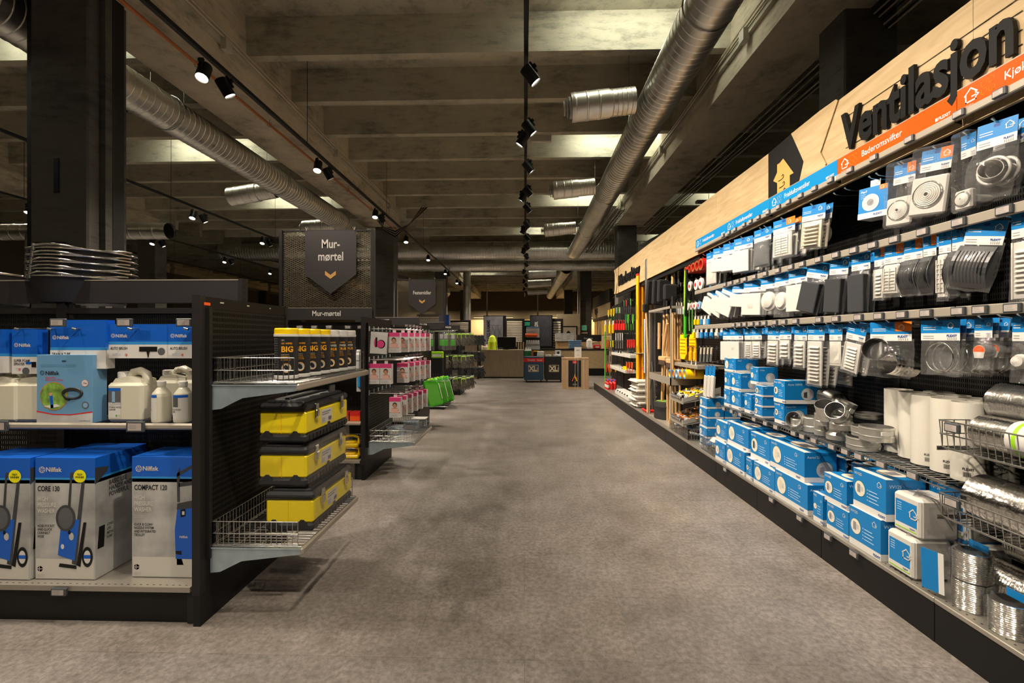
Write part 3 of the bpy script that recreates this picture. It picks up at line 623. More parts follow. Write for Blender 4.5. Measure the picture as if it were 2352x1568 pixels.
# toolboxes
def toolbox_proto():
    t = thing('toolbox', 'x', 'toolbox'); W, H, L_ = 0.235, 0.205, 0.50
    mb = MB().box(0, 0, 0.04, W, L_, H - 0.052, 'yellow', 0.01); mb.box(W * 0.48, -0.001, 0.045, W * 0.49, 0, H - 0.055, 'amber')
    mb.build('body', t)
    mb = MB().box(-0.003, -0.003, 0, W + 0.003, L_ + 0.003, 0.042, 'black_rubber', 0.012)
    for x in (W * 0.18, W * 0.78): mb.prism([(x - 0.03, -0.004, 0.03), (x + 0.03, -0.004, 0.03), (x + 0.008, -0.004, 0.058), (x - 0.008, -0.004, 0.058)], (0, 0.008, 0), 'black_rubber')
    for y in (L_ * 0.5, ): mb.prism([(W + 0.004, y - 0.03, 0.03), (W + 0.004, y + 0.03, 0.03), (W + 0.004, y + 0.008, 0.062), (W + 0.004, y - 0.008, 0.062)], (-0.008, 0, 0), 'black_rubber')
    for k in range(12): mb.box(W + 0.002, 0.03 + k * 0.038, 0.008, W + 0.006, 0.045 + k * 0.038, 0.034, 'black')
    mb.build('base', t)
    mb = MB().box(-0.004, -0.004, H - 0.055, W + 0.004, L_ + 0.004, H - 0.012, 'black_rubber', 0.014).box(0.02, 0.02, H - 0.02, W - 0.02, L_ - 0.02, H, 'black_rubber', 0.012)
    mb.box(0.0, -0.006, H - 0.042, W, -0.003, H - 0.036, 'black'); lid = mb.build('lid', t)
    MB().box(W * 0.42, L_ * 0.1, H - 0.004, W * 0.56, L_ * 0.92, H + 0.008, 'black_gloss', 0.006).build('handle', lid)
    for y in (0.10, 0.40):
        MB().box(W + 0.002, y - 0.018, H - 0.10, W + 0.012, y + 0.018, H - 0.022, 'chrome', 0.004).box(W + 0.008, y - 0.014, H - 0.09, W + 0.018, y + 0.014, H - 0.055, 'chrome', 0.004).build('latch', t)
    mb = MB(); x = W + 0.0008
    mb.quad([(x, 0.165, 0.065), (x, 0.29, 0.065), (x, 0.29, 0.135), (x, 0.165, 0.135)], 'paper')
    for k in range(9): mb.quad([(x + 0.0006, 0.245 + k * 0.004, 0.07), (x + 0.0006, 0.247 + k * 0.004, 0.07), (x + 0.0006, 0.247 + k * 0.004, 0.09), (x + 0.0006, 0.245 + k * 0.004, 0.09)], 'ink_black')
    for k, ln in enumerate((0.1, 0.08)): mb.quad([(x + 0.0006, 0.172, 0.118 - k * 0.012), (x + 0.0006, 0.172 + ln, 0.118 - k * 0.012), (x + 0.0006, 0.172 + ln, 0.124 - k * 0.012), (x + 0.0006, 0.172, 0.124 - k * 0.012)], 'grey_text')
    for k in range(5): mb.quad([(x + 0.0006, 0.172, 0.09 - k * 0.005), (x + 0.0006, 0.2 + 0.01 * (k % 2), 0.09 - k * 0.005), (x + 0.0006, 0.2 + 0.01 * (k % 2), 0.092 - k * 0.005), (x + 0.0006, 0.172, 0.092 - k * 0.005)], 'grey_text')
    mb.build('label', t)
    return t
tp = toolbox_proto(); gtb = 'yellow toolboxes stacked in the lower wire basket'
tp.location = (-1.272, 2.20, 0.352); tp['label'] = 'yellow and black toolbox at the bottom of the stack, standing in the wire basket'; tp['group'] = gtb
t2 = dup(tp, (-1.305, 2.20, 0.352 + 0.219), None, 'yellow and black toolbox in the middle of the stack of three', gtb)
t3 = dup(tp, (-1.305, 2.20, 0.352 + 0.434), (0, 0, -0.02), 'yellow and black toolbox on top of the stack, without plastic wrap', gtb)
def wrap(parent, W=0.235, H=0.205, L_=0.5):
    mb = MB(); nx, ny, nz = 10, 18, 9; g = 0.007
    def pt(x, y, z): 
        n = noise.noise(Vector((x * 30, y * 30, z * 30 + 5))) * 0.005
        return (x + (n if 0 < x < W else (n if x >= W else -n)), y + n, z + n)
    def grid(fn, a, b, m):
        vs = [fn(i / a, j / b) for i in range(a + 1) for j in range(b + 1)]
        mb.add(vs, [(i * (b + 1) + j, i * (b + 1) + j + 1, (i + 1) * (b + 1) + j + 1, (i + 1) * (b + 1) + j) for i in range(a) for j in range(b)], m, True)
    grid(lambda u, v: pt(-g + u * (W + 2 * g), -g, v * (H + g)), nx, nz, 'wrap_film')
    grid(lambda u, v: pt(W + g * 2.4, -g + u * (L_ + 2 * g), v * (H + g)), ny, nz, 'wrap_film')
    grid(lambda u, v: pt(-g + u * (W + 3.4 * g), -g + v * (L_ + 2 * g), H + g), nx, ny, 'wrap_film')
    mb.build('plastic_wrap', parent)
wrap(tp); wrap(t2)
# wipe tubs on the upper side shelf
def tub(cap, kind):
    t = thing('wipes_tub', 'x', 'tub'); R = 0.055
    MB().lathe([(R * 0.9, 0), (R, 0.004), (R, 0.018), (R * 0.97, 0.02), (R * 0.97, 0.2), (R, 0.203)], 'white', 28, mats=['white', 'white', 'white', 'ink_black', 'white']).build('tub_body', t)
    MB().lathe([(R * 1.03, 0.201), (R * 1.04, 0.205), (R * 1.04, 0.213), (R * 0.99, 0.214), (R * 0.99, 0.235), (R * 0.93, 0.241), (0.001, 0.2415)], cap, 28, mats=['white', 'white', cap, cap, cap, cap]).build('lid', t)
    mb = MB()
    def wraptext(s, z, h, m, a0, bold=0.01, sx=1.0):
        v, f, wd = text_geo(s, bold, 0, sx); k = h / 0.72; r = R * 0.97 + 0.0006
        mb.add([(r * math.cos(a0 + p[0] * k / r), r * math.sin(a0 + p[0] * k / r), z + p[1] * k) for p in v], f, m)
    a0 = -PI / 2 - 0.05
    wraptext('101', 0.180, 0.008, 'paper', a0 - 0.1); wraptext('101 WIPES', 0.165, 0.008, 'amber', a0 - 0.1, 0.015)
    if kind == 'BIG': wraptext('BIG', 0.13, 0.026, 'amber', a0 - 0.1, 0.03)
    else: wraptext('POWER', 0.146, 0.012, 'paper', a0 - 0.1, 0.03); wraptext('SCRUB', 0.125, 0.014, 'amber', a0 - 0.1, 0.03)
    for k in range(4): wraptext('professional wipes'[:14 + k], 0.115 - 0.008 * k, 0.0045, 'paper' if k == 0 else 'amber', a0 - 0.1)
    for k in range(14): wraptext('information for use', 0.19 - 0.011 * k, 0.004, 'grey_print', a0 - 1.25, 0)
    r = R * 0.97 + 0.0008; cc = a0 + 0.35
    for rad, m, e in ((0.022, 'amber', 0), (0.0195, 'grey_print' if kind == 'BIG' else 'beige_print', 0.0004)):
        mb.add([((r + e) * math.cos(cc + rad * math.cos(q) / r), (r + e) * math.sin(cc + rad * math.cos(q) / r), 0.055 + rad * math.sin(q)) for q in [i * PI / 8 for i in range(16)]], [tuple(range(16))], m)
    mb.build('printed_label', t)
    return t
ty = tub('lid_yellow', 'BIG'); tw = tub('white', 'SCRUB'); gt = 'tubs of wipes on the upper side shelf'
tubs = [(ty, -1.175, 2.215), (ty, -1.17, 2.33), (ty, -1.165, 2.445), (ty, -1.162, 2.56), (tw, -1.158, 2.675), (tw, -1.152, 2.79), (tw, -1.146, 2.904)]
used = set()
for k, (p, x, y) in enumerate(tubs):
    o = p if p.name not in used else dup(p); used.add(p.name)
    o.scale = (1, 1, 1.04); o.location = (x, y, 1.098); o.rotation_euler = (0, 0, 0.18 + 0.07 * (k % 3)); o['group'] = gt
    o['label'] = 'black wipes tub with a %s lid, %s of %s counting from the near end' % (('yellow', ORD[k], 'four') if k < 4 else ('white', ORD[k - 4], 'three'))
# ---- pressure washer cartons on the base shelf
def washer(mb, u0, v0, s, y, P_, side=False):
    """printed picture of an upright washer, drawn as flat shapes; P_(u,v,layer) maps to the carton face"""
    def poly(pts, m, l): mb.quad([P_(u0 + a * s, v0 + b * s, l) for a, b in pts], m)
    def ell(cx, cy_, rx, ry, m, l, n=20): poly([(cx + rx * math.cos(i * 2 * PI / n), cy_ + ry * math.sin(i * 2 * PI / n)) for i in range(n)], m, l)
    poly([(0.20, 0.95), (0.27, 1.85), (0.31, 1.85), (0.26, 0.95)], 'dark_plastic', 1)
    poly([(0.30, 0.08), (0.52, 1.86), (0.58, 1.86), (0.40, 0.05)], 'dark_plastic', 2)
    poly([(0.27, 1.80), (0.57, 1.80), (0.57, 1.88), (0.28, 1.88)], 'dark_plastic', 2)
    poly([(0.02, 0.25), (0.36, 0.14), (0.46, 0.95), (0.10, 0.98)], 'royal_blue', 3)
    ell(0.18, 0.98, 0.20, 0.26, 'dark_plastic', 4); ell(0.18, 0.98, 0.15, 0.21, 'slate', 5)
    poly([(0.40, 0.05), (0.48, 0.02), (0.60, 0.9), (0.54, 0.9)], 'black', 4)
    ell(0.62, 0.22, 0.11, 0.2, 'black', 5); ell(0.62, 0.22, 0.07, 0.13, 'paper', 6); poly([(0.55, 0.19), (0.69, 0.19), (0.69, 0.26), (0.55, 0.26)], 'royal_blue', 7)
    poly([(0.04, 0.02), (0.40, -0.02), (0.40, 0.05), (0.06, 0.09)], 'black', 5)
    ell(0.30, 0.62, 0.05, 0.075, 'grey_print', 6); ell(0.12, 0.42, 0.035, 0.05, 'paper', 6); ell(0.26, 0.70, 0.03, 0.04, 'black', 7)
def compact(mb, u0, v0, s, P_):
    def poly(pts, m, l): mb.quad([P_(u0 + a * s, v0 + b * s, l) for a, b in pts], m)
    for a in ([(0.03, 1.25), (0.08, 1.25), (0.08, 1.95), (0.02, 1.8)], [(0.02, 1.75), (0.4, 1.97), (0.4, 2.03), (0.02, 1.82)], [(0.06, 1.55), (0.4, 1.6), (0.4, 1.68), (0.06, 1.63)], [(0.02, 1.1), (0.4, 1.12), (0.4, 1.3), (0.03, 1.22)]): poly(a, 'dark_plastic', 1)
    poly([(0.0, 0.12), (0.4, 0.12), (0.4, 1.14), (0.03, 1.1), (-0.02, 0.7)], 'royal_blue', 2); poly([(0.1, 0.95), (0.2, 0.97), (0.2, 1.12), (0.1, 1.1)], 'black', 3); poly([(0.13, 1.0), (0.18, 1.0), (0.18, 1.07), (0.13, 1.07)], 'paper', 4)
    poly([(0.0, 0.22), (0.12, 0.2), (0.12, 0.28), (0.0, 0.28)], 'black', 3); poly([(0.02, 0.0), (0.16, 0.0), (0.12, 0.12), (0.02, 0.12)], 'black', 1)
def dane(mb, P_, u, v, r):
    mb.quad([P_(u + r * math.cos(i * PI / 8), v + r * math.sin(i * PI / 8), 1) for i in range(16)], 'red')
    mb.quad([P_(u - r * .95, v - r * .12, 2), P_(u + r * .95, v - r * .12, 2), P_(u + r * .95, v + r * .12, 2), P_(u - r * .95, v + r * .12, 2)], 'paper'); mb.quad([P_(u - r * .35, v - r * .92, 2), P_(u - r * .1, v - r * .92, 2), P_(u - r * .1, v + r * .92, 2), P_(u - r * .35, v + r * .92, 2)], 'paper')
def swirl(mb, P_, u, v, r, m='paper'):
    for k in range(6):
        a = k * PI / 3
        mb.quad([P_(u + r * .2 * math.cos(a), v + r * .2 * math.sin(a), 2), P_(u + r * .75 * math.cos(a + .5), v + r * .75 * math.sin(a + .5), 2), P_(u + r * .75 * math.cos(a + .95), v + r * .75 * math.sin(a + .95), 2)], m)
    n = 20
    for i in range(n):
        a, b = i * 2 * PI / n, (i + 1) * 2 * PI / n
        mb.quad([P_(u + r * math.cos(a), v + r * math.sin(a), 2), P_(u + r * math.cos(b), v + r * math.sin(b), 2), P_(u + r * .84 * math.cos(b), v + r * .84 * math.sin(b), 2), P_(u + r * .84 * math.cos(a), v + r * .84 * math.sin(a), 2)], m)
def washer_carton(kind, W=0.285, D=0.20, H=0.565):
    mb = MB(); mb.box(0, 0, 0, W, D, H * 0.82, 'grey_box', 0.001).box(0, 0, H * 0.82, W, D, H * 0.835, 'mid_blue').box(0, 0, H * 0.835, W, D, H, 'royal_blue', 0.001)
    mb.box(0, 0.0, H * 0.79, W, D, H * 0.82, 'mid_blue')
    Pf = lambda u, v, l=1: (u, -0.0006 - 0.0004 * l, v)
    Ps = lambda u, v, l=1: (W + 0.0006 + 0.0004 * l, u, v)
    swirl(mb, Pf, 0.034, H * 0.90, 0.015); mb.text('Nilfisk', (0.052, -0.0014, H * 0.885), 0.021, '-y', 'paper', 0.02)
    mb.text('COMPACT 120' if kind == 'compact' else 'CORE 130', (0.012, -0.0014, H * 0.725), 0.024, '-y', 'ink_black', 0.02, sx=0.72)
    for k, s in enumerate(('HIGH', 'PRESSURE', 'WASHER')): mb.text(s, (0.012, -0.0014, H * 0.645 - 0.028 * k), 0.020, '-y', 'white_metal', 0.02, sx=0.75)
    for k in range(2): mb.text('high pressure washer', (0.012, -0.0014, H * 0.51 - 0.008 * k), 0.004, '-y', 'white_metal')
    for k, s in enumerate(('CLICK & CLEAN', 'NOZZLE SYSTEM', 'AND INTEGRATED', 'TROLLEY') if kind == 'compact' else ('HOSE POCKET', 'AND QUICK', 'CONNECT', 'HOSE')): mb.text(s, (0.012, -0.0014, H * 0.43 - 0.0165 * k), 0.0115, '-y', 'ink_black', 0.012, sx=0.78)
    mb.quad([Pf(0.004, 0.004), Pf(W - 0.004, 0.004), Pf(W - 0.004, H * 0.17), Pf(0.004, H * 0.17)], 'white_metal')
    dane(mb, Pf, 0.024, H * 0.085, 0.013)
    for k in range(3): mb.text('designed in denmark', (0.012, -0.0026, H * 0.04 - 0.005 * k), 0.003, '-y', 'grey_text')
    if kind == 'compact':
        compact(mb, W * 0.66, 0.06, 0.235, Pf); mb.text('Nilfisk', (W * 0.72, -0.0026, H * 0.33), 0.011, '-y', 'paper', 0.02)
    else:
        washer(mb, W * 0.37, 0.055, 0.235, 0, Pf)
        mb.quad([Pf(0.215 + 0.03 * math.cos(i * PI / 12), H * 0.85 + 0.03 * math.sin(i * PI / 12), 4) for i in range(24)], 'lid_yellow_print')
        mb.text('TEST', (0.215, -0.0032, H * 0.856), 0.009, '-y', 'ink_black', 0.02, al='c'); mb.text('VINNER', (0.215, -0.0032, H * 0.835), 0.009, '-y', 'ink_black', 0.02, al='c')
        for k, s in enumerate(('BASIC USE', 'HANDY AND', 'POWERFUL')):
            v, f, wd = text_geo(s, 0.02, 0, 0.7); q = 0.022 / 0.72; mb.add([(W + 0.001, 0.07 + p[0] * q, H * 0.74 - 0.028 * k + p[1] * q) for p in v], f, 'ink_black')
        for k, s in enumerate(('LONG', 'LIFE', 'METAL', 'PUMP')):
            v, f, wd = text_geo(s, 0.02, 0, 0.7); q = 0.012 / 0.72; mb.add([(W + 0.001, 0.06 + p[0] * q, H * 0.40 - 0.02 * k + p[1] * q) for p in v], f, 'ink_black')
        for k in range(7): mb.quad([Ps(0.05, H * 0.56 - k * 0.009), Ps(0.17 - 0.02 * (k % 3), H * 0.56 - k * 0.009), Ps(0.17 - 0.02 * (k % 3), H * 0.56 - k * 0.009 + 0.003), Ps(0.05, H * 0.56 - k * 0.009 + 0.003)], 'grey_text')
        mb.quad([Ps(0.012, H * 0.24), Ps(0.045, H * 0.24), Ps(0.05, H * 0.42), Ps(0.02, H * 0.42)], 'black'); mb.quad([Ps(0.0, H * 0.78), Ps(0.06, H * 0.86), Ps(0.07, H * 0.90), Ps(0.0, H * 0.92)], 'dark_plastic', )
    return mb
m_, N_, L_n, b_ = newmat('grey_box')
tc = N_.new('ShaderNodeTexCoord'); n_ = N_.new('ShaderNodeTexNoise'); n_.inputs['Scale'].default_value = 5; n_.inputs['Detail'].default_value = 6
r_ = N_.new('ShaderNodeValToRGB'); r_.color_ramp.elements[0].position = 0.3; r_.color_ramp.elements[0].color = (0.20, 0.20, 0.20, 1); r_.color_ramp.elements[1].position = 0.6; r_.color_ramp.elements[1].color = (0.46, 0.46, 0.45, 1)
L_n.new(tc.outputs['Object'], n_.inputs['Vector']); L_n.new(n_.outputs['Fac'], r_.inputs[0]); L_n.new(r_.outputs[0], b_.inputs['Base Color']); b_.inputs['Roughness'].default_value = 0.45
flat('lid_yellow_print', (0.80, 0.76, 0.01), 0.4)
gw = 'pressure washer cartons on the lowest shelf'
c1 = washer_carton('core').build('washer_carton', loc=(-2.276, 2.055, 0.1795), label='grey and blue pressure washer carton reading CORE 130, whole front visible', cat='carton', group=gw)
def cp(o, loc, label, rz=None, group=None):
    c = o.copy(); C.objects.link(c); c.location = loc; c['label'] = label
    if rz is not None: c.rotation_euler = (0, 0, rz)
    if group: c['group'] = group
    return c
cp(c1, (-2.575, 2.045, 0.1795), 'CORE 130 pressure washer carton cut off by the left edge of the picture')
cp(c1, (-2.28, 2.268, 0.1795), 'blue topped pressure washer carton behind the whole CORE 130 one', None, gw).scale = (1, 0.4, 1)
c2 = washer_carton('compact', 0.32, 0.19, 0.565).build('washer_carton', loc=(-1.842, 2.085, 0.1795), label='pressure washer carton reading COMPACT 120, beside the gondola end panel', cat='carton', group=gw)
# ---- canisters, bottles and the hose carton on the wire shelf
def jug(W=0.178, D=0.12, H=0.255):
    mb = MB(); mb.box(0, 0, 0, W, D, H * 0.74, 'liquid', 0.014)
    mb.prism([(0.008, 0.012, H * 0.66), (W - 0.008, 0.012, H * 0.66), (W - 0.02, 0.02, H * 0.80), (W * 0.5, 0.02, H * 0.86), (0.03, 0.02, H * 0.82)], (0, D - 0.03, 0), 'liquid')
    mb.tube([(W * 0.42, D * 0.5, H * 0.82), (W * 0.50, D * 0.5, H * 0.93), (W * 0.68, D * 0.5, H * 0.955), (W * 0.84, D * 0.5, H * 0.90), (W * 0.89, D * 0.5, H * 0.76), (W * 0.9, D * 0.5, H * 0.62)], 0.02, 'liquid', 10)
    mb.at((W * 0.22, D * 0.5, 0)).lathe([(0.026, H * 0.76), (0.024, H * 0.83), (0.0265, H * 0.83), (0.0265, H * 0.93), (0.022, H * 0.94)], 'white', 16, mats=['liquid', 'liquid', 'white', 'white']).at()
    return mb
def label_on(mb, x0, x1, z0, z1, y, lines):
    q = lambda a, b, c, d, m, l=1: mb.quad([(a, y - 0.0004 * l, b), (c, y - 0.0004 * l, b), (c, y - 0.0004 * l, d), (a, y - 0.0004 * l, d)], m)
    h = z1 - z0; q(x0, z0, x1, z1, 'paper'); q(x0, z1 - h * 0.1, x1, z1, 'royal_blue', 2); q(x0, z0 + h * 0.45, x1, z1 - h * 0.1, 'slate', 2); q(x0 + (x1 - x0) * .3, z0 + h * 0.5, x0 + (x1 - x0) * .55, z1 - h * 0.12, 'pale_blue', 3); q(x0, z0 + h * .45, x1, z0 + h * .52, 'grey_print', 3)
    for k, s in enumerate(lines): mb.text(s, (x0 + 0.003, y - 0.001, z0 + h * 0.33 - 0.011 * k), 0.008, '-y', 'ink_black', 0.012, sx=0.7)
    mb.text('concentrate', (x0 + 0.003, y - 0.001, z0 + h * .4), 0.0035, '-y', 'grey_text'); mb.disc((x0 + (x1 - x0) * .66, y - 0.001, z0 + h * .08), 0.005, '-y', 'tool_green'); mb.disc((x0 + (x1 - x0) * .88, y - 0.001, z0 + h * .08), 0.004, '-y', 'grey_print')
SZ = 0.8945; gj = 'cleaner canisters on the wire shelf'
mb = jug(); label_on(mb, 0.014, 0.075, 0.02, 0.165, -0.0006, ('STONE & WOOD', 'CLEANER'))
j1 = mb.build('canister', loc=(-2.02, 2.14, SZ), label='large canister of yellowish cleaner with a Stone & Wood label, right of the hose carton', cat='canister', group=gj)
for k, (x, y, lab) in enumerate(((-1.90, 2.27, 'plain canister directly behind the labelled Stone & Wood one'), (-1.78, 2.28, 'plain canister with a pale handle loop, behind the two small bottles'), (-1.66, 2.30, 'plain canister nearest the end panel at the back of the wire shelf'), (-2.48, 2.13, 'plain canister left of the hose carton, nearer of that pair'), (-2.62, 2.12, 'plain canister cut off by the left edge of the picture'), (-2.44, 2.24, 'plain canister left of the hose carton, farther of that pair'))):
    if k == 0: mj = jug().build('canister', loc=(x, y, SZ), label=lab, cat='canister', group=gj)
    else: cp(mj, (x, y, SZ), lab)
def bottle(mb, lines, turn=0):
    mb.lathe([(0.036, 0), (0.04, 0.006), (0.04, 0.125), (0.037, 0.140), (0.022, 0.163), (0.0165, 0.168), (0.0165, 0.176), (0.018, 0.177), (0.018, 0.195), (0.016, 0.197)], 'liquid', 24, mats=['liquid'] * 6 + ['white'] * 3)
    r = 0.0405
    def w_(a0, a1, z0, z1, m, e=0.0):
        n = 8; vs = [((r + e) * math.cos(a0 + (a1 - a0) * i / n), (r + e) * math.sin(a0 + (a1 - a0) * i / n), z) for z in (z0, z1) for i in range(n + 1)]
        mb.add(vs, [(i, i + 1, n + 2 + i, n + 1 + i) for i in range(n)], m, True)
    a = -PI / 2 + turn; w_(a - 1.1, a + 1.1, 0.015, 0.135, 'paper'); w_(a - 1.1, a + 1.1, 0.122, 0.135, 'royal_blue', 0.0004); w_(a - 1.1, a + 0.1, 0.078, 0.122, 'slate', 0.0004)
    for k, s in enumerate(lines):
        v, f, wd = text_geo(s, 0.012, 0, 0.7); q = 0.0075 / 0.72; mb.add([((r + 0.0006) * math.cos(a - 1.0 + p[0] * q / r), (r + 0.0006) * math.sin(a - 1.0 + p[0] * q / r), 0.062 - 0.01 * k + p[1] * q) for p in v], f, 'ink_black')
    return mb
gb = 'small cleaner bottles on the wire shelf'
b1 = bottle(MB(), ('STONE & WOOD', 'CLEANER')).build('cleaner_bottle', loc=(-1.645, 2.15, SZ), rot=(0, 0, 0), label='small cleaner bottle with white cap beside the end panel, front of the pair', cat='bottle', group=gb)
b2 = bottle(MB(), ('STONE & WOOD',), -0.9).build('cleaner_bottle', loc=(-1.752, 2.15, SZ), label='small cleaner bottle turned to show its hazard label, between canister and other bottle', cat='bottle', group=gb)
cp(b1, (-1.62, 2.26, SZ), 'small cleaner bottle half hidden behind the front bottle by the end panel')
W, D, H = 0.275, 0.075, 0.325
mb = MB().box(0, 0, 0, W, D, H, 'hose_blue', 0.001)
mb.quad([(0.0, -0.0006, 0.0), (W, -0.0006, 0.0), (W, -0.0006, 0.05), (W * .6, -0.0006, 0.038), (W * .3, -0.0006, 0.04), (0, -0.0006, 0.052)], 'grey_print')
mb.quad([(0.0, -0.001, 0.052), (W * .3, -0.001, 0.038), (W * .6, -0.001, 0.036), (W, -0.001, 0.05), (W, -0.001, 0.056), (W * .6, -0.001, 0.041), (W * .3, -0.001, 0.043), (0, -0.001, 0.058)], 'red')
swirl(mb, lambda u, v, l=1: (u, -0.0012, v), 0.028, H * 0.735, 0.011, 'ink_black'); mb.text('Nilfisk', (0.043, -0.0012, H * 0.705), 0.019, '-y', 'ink_black', 0.02); mb.text('Superflex', (0.043, -0.0012, H * 0.655), 0.010, '-y', 'red'); mb.text('Extension Hose', (0.043, -0.0012, H * 0.62), 0.010, '-y', 'red')
mb.disc((0.085, -0.001, 0.128), 0.068, '-y', 'orange_red', 28); mb.disc((0.085, -0.0014, 0.128), 0.066, '-y', 'leaf', 28); mb.quad([(0.07, -0.0018, 0.07), (0.085, -0.0018, 0.07), (0.08, -0.0018, 0.13), (0.065, -0.0018, 0.13)], 'royal_blue'); mb.disc((0.071, -0.002, 0.137), 0.008, '-y', 'skin'); mb.quad([(0.035, -0.0018, 0.08), (0.07, -0.0018, 0.07), (0.12, -0.0018, 0.08), (0.10, -0.0018, 0.09)], 'paper')
mb.tube([(0.178 + 0.048 * math.cos(i * PI / 12), -0.003, 0.142 + 0.024 * math.sin(i * PI / 12)) for i in range(24)], 0.0045, 'black_rubber', 5, True); mb.tube([(0.178 + 0.043 * math.cos(i * PI / 12), -0.004, 0.138 + 0.021 * math.sin(i * PI / 12)) for i in range(24)], 0.004, 'black_rubber', 5, True); mb.tube([(0.135, -0.004, 0.135), (0.15, -0.004, 0.115), (0.165, -0.004, 0.112)], 0.005, 'black', 5)
mb.disc((0.238, -0.001, 0.19), 0.017, '-y', 'red', 24); mb.disc((0.238, -0.0014, 0.19), 0.0155, '-y', 'paper', 24); mb.text('7m', (0.238, -0.002, 0.185), 0.011, '-y', 'ink_black', al='c'); mb.disc((0.24, -0.001, 0.085), 0.017, '-y', 'slate', 24); mb.disc((0.24, -0.0014, 0.085), 0.012, '-y', 'pale_blue', 24)
mb.text('www.nilfisk.com', (W - 0.012, -0.0012, 0.008), 0.006, '-y', 'ink_black', al='r'); mb.disc((0.135, -0.001, H - 0.03), 0.012, '-y', 'navy', 12, 1.0, 0.4)
for k in range(2): mb.text('information about the extension hose and its use on the car and at home', (0.02, -0.0012, H - 0.05 - 0.008 * k), 0.0042, '-y', 'navy')
mb.text('use it with care', (W + 0.0, -0.0, H), 0.0001, '-y', 'navy')
flat('hose_blue', (0.13, 0.30, 0.50), 0.35)
mb.build('hose_carton', loc=(-2.335, 2.115, SZ), label='light blue extension hose carton standing on the wire shelf, 7m badge on it', cat='carton')
# ---- blue hanging cartons in the top row
def blue_pack(W, H, D, title, sub=None, pic=None, blue=0.58):
    mb = MB().box(0, 0, 0, W, D, H * (1 - blue), 'white', 0.0).box(0, 0, H * (1 - blue), W, D, H * (1 - blue) + 0.014, 'mid_blue').box(0, 0, H * (1 - blue) + 0.014, W, D, H, 'royal_blue')
    swirl(mb, lambda u, v, l=1: (u, -0.001, v), 0.022, H * 0.60 + 0.01, 0.010); mb.text('Nilfisk', (0.035, -0.0012, H * 0.60 + 0.002), 0.016, '-y', 'paper', 0.02)
    for k, s in enumerate(title): mb.text(s, (0.01, -0.0012, H * (1 - blue) - 0.024 - 0.016 * k), 0.013, '-y', 'ink_black', 0.015, sx=0.75)
    for k in range(2): mb.text('high pressure accessory', (0.02, -0.0012, H * 0.12 - 0.006 * k), 0.003, '-y', 'royal_blue')
    if pic == 'brush': mb.box(W * .52, -0.002, H * .20, W * .82, -0.0008, H * .34, 'black').quad([(W * .64, -0.0022, H * .22), (W * .7, -0.0022, H * .22), (W * .675, -0.0022, H * .02), (W * .665, -0.0022, H * .02)], 'black').disc((W * .89, -0.001, H * .2), 0.018, '-y', 'slate')
    if pic == 'foam': mb.box(W * .55, -0.002, H * .22, W * .8, -0.0008, H * .27, 'royal_blue').box(W * .78, -0.002, H * .15, W * .95, -0.0008, H * .27, 'black').disc((W * .55, -0.001, H * .06), 0.018, '-y', 'slate')
    dane(mb, lambda u, v, l=1: (u, -0.0008 - 0.0004 * l, v), W * 0.3, H * 0.1, 0.006)
    return mb
gp = 'blue accessory cartons hanging in the top row'; z0 = 1.182
for (x, y, zz, W, H, D, ti, pic, lab) in ((-2.625, 2.12, z0 - .05, 0.13, 0.21, 0.05, ('TURBO',), None, 'blue hanging carton cut by the left edge of the picture'),
        (-2.475, 2.13, z0 - .055, 0.125, 0.215, 0.05, ('SUPER FOAM', 'SPRAYER'), 'foam', 'blue and white hanging carton reading Super Foam Sprayer'),
        (-2.34, 2.25, z0 - .05, 0.11, 0.195, 0.04, ('ADJUST', 'DOSING'), None, 'blue and white hanging carton reading Adjust Dosing, set back between its neighbours'),
        (-2.285, 2.13, z0 - .03, 0.27, 0.235, 0.05, ('DRAIN & TUBE', 'CLEANER'), None, 'wide blue hanging carton above the hose carton, reading Drain & Tube'),
        (-2.015, 2.15, z0 + .02, 0.29, 0.165, 0.06, ('AUTO BRUSH',), 'brush', 'blue and white carton reading Auto Brush, whole front visible'),
        (-1.72, 2.15, z0 + .02, 0.23, 0.165, 0.06, ('AUTO BRUSH',), None, 'blue and white carton reading Auto Brush, partly behind the end panel')):
    blue_pack(W, H, D, ti, None, pic, 0.62 if H > 0.2 else 0.60).build('accessory_carton', loc=(x, y, zz), rot=(0, 0, 0.02), label=lab, cat='carton', group=gp)
for x in (-2.42, -2.26, -2.14, -1.87, -1.60):
    mb = MB(); mb.tube([(x + 1.46, 0.0 + 0.085, 1.345), (x + 1.46, 0.36, 1.35)], 0.003, 'wire', 5); mb.tube([(x + 1.46 - 0.02, 0.36, 1.35), (x + 1.46 + 0.05, 0.36, 1.35), (x + 1.46 + 0.05, 0.36, 1.32)], 0.003, 'wire', 5)
    mb.tube([(x + 1.46, 0.085, 1.345), (x + 1.46 + 0.02, 0.085, 1.34)], 0.006, 'wire', 5); mb.build('hook', g1)
for x in (-2.56, -2.19, -1.87, -1.585): price_tag(g1, x + 1.46, 0.075, 1.372, '-y', w_=0.075, h_=0.038)
mb = MB()
for k in range(40): 
    x = -0.95 + k * 0.022
    mb.tube([(x, 0.37, 1.36 + 0.008 * (k % 2)), (x, 0.37, 1.33), (x + 0.01, 0.365, 1.325)], 0.0015, 'wire', 3)
mb.build('hook_row', g1)
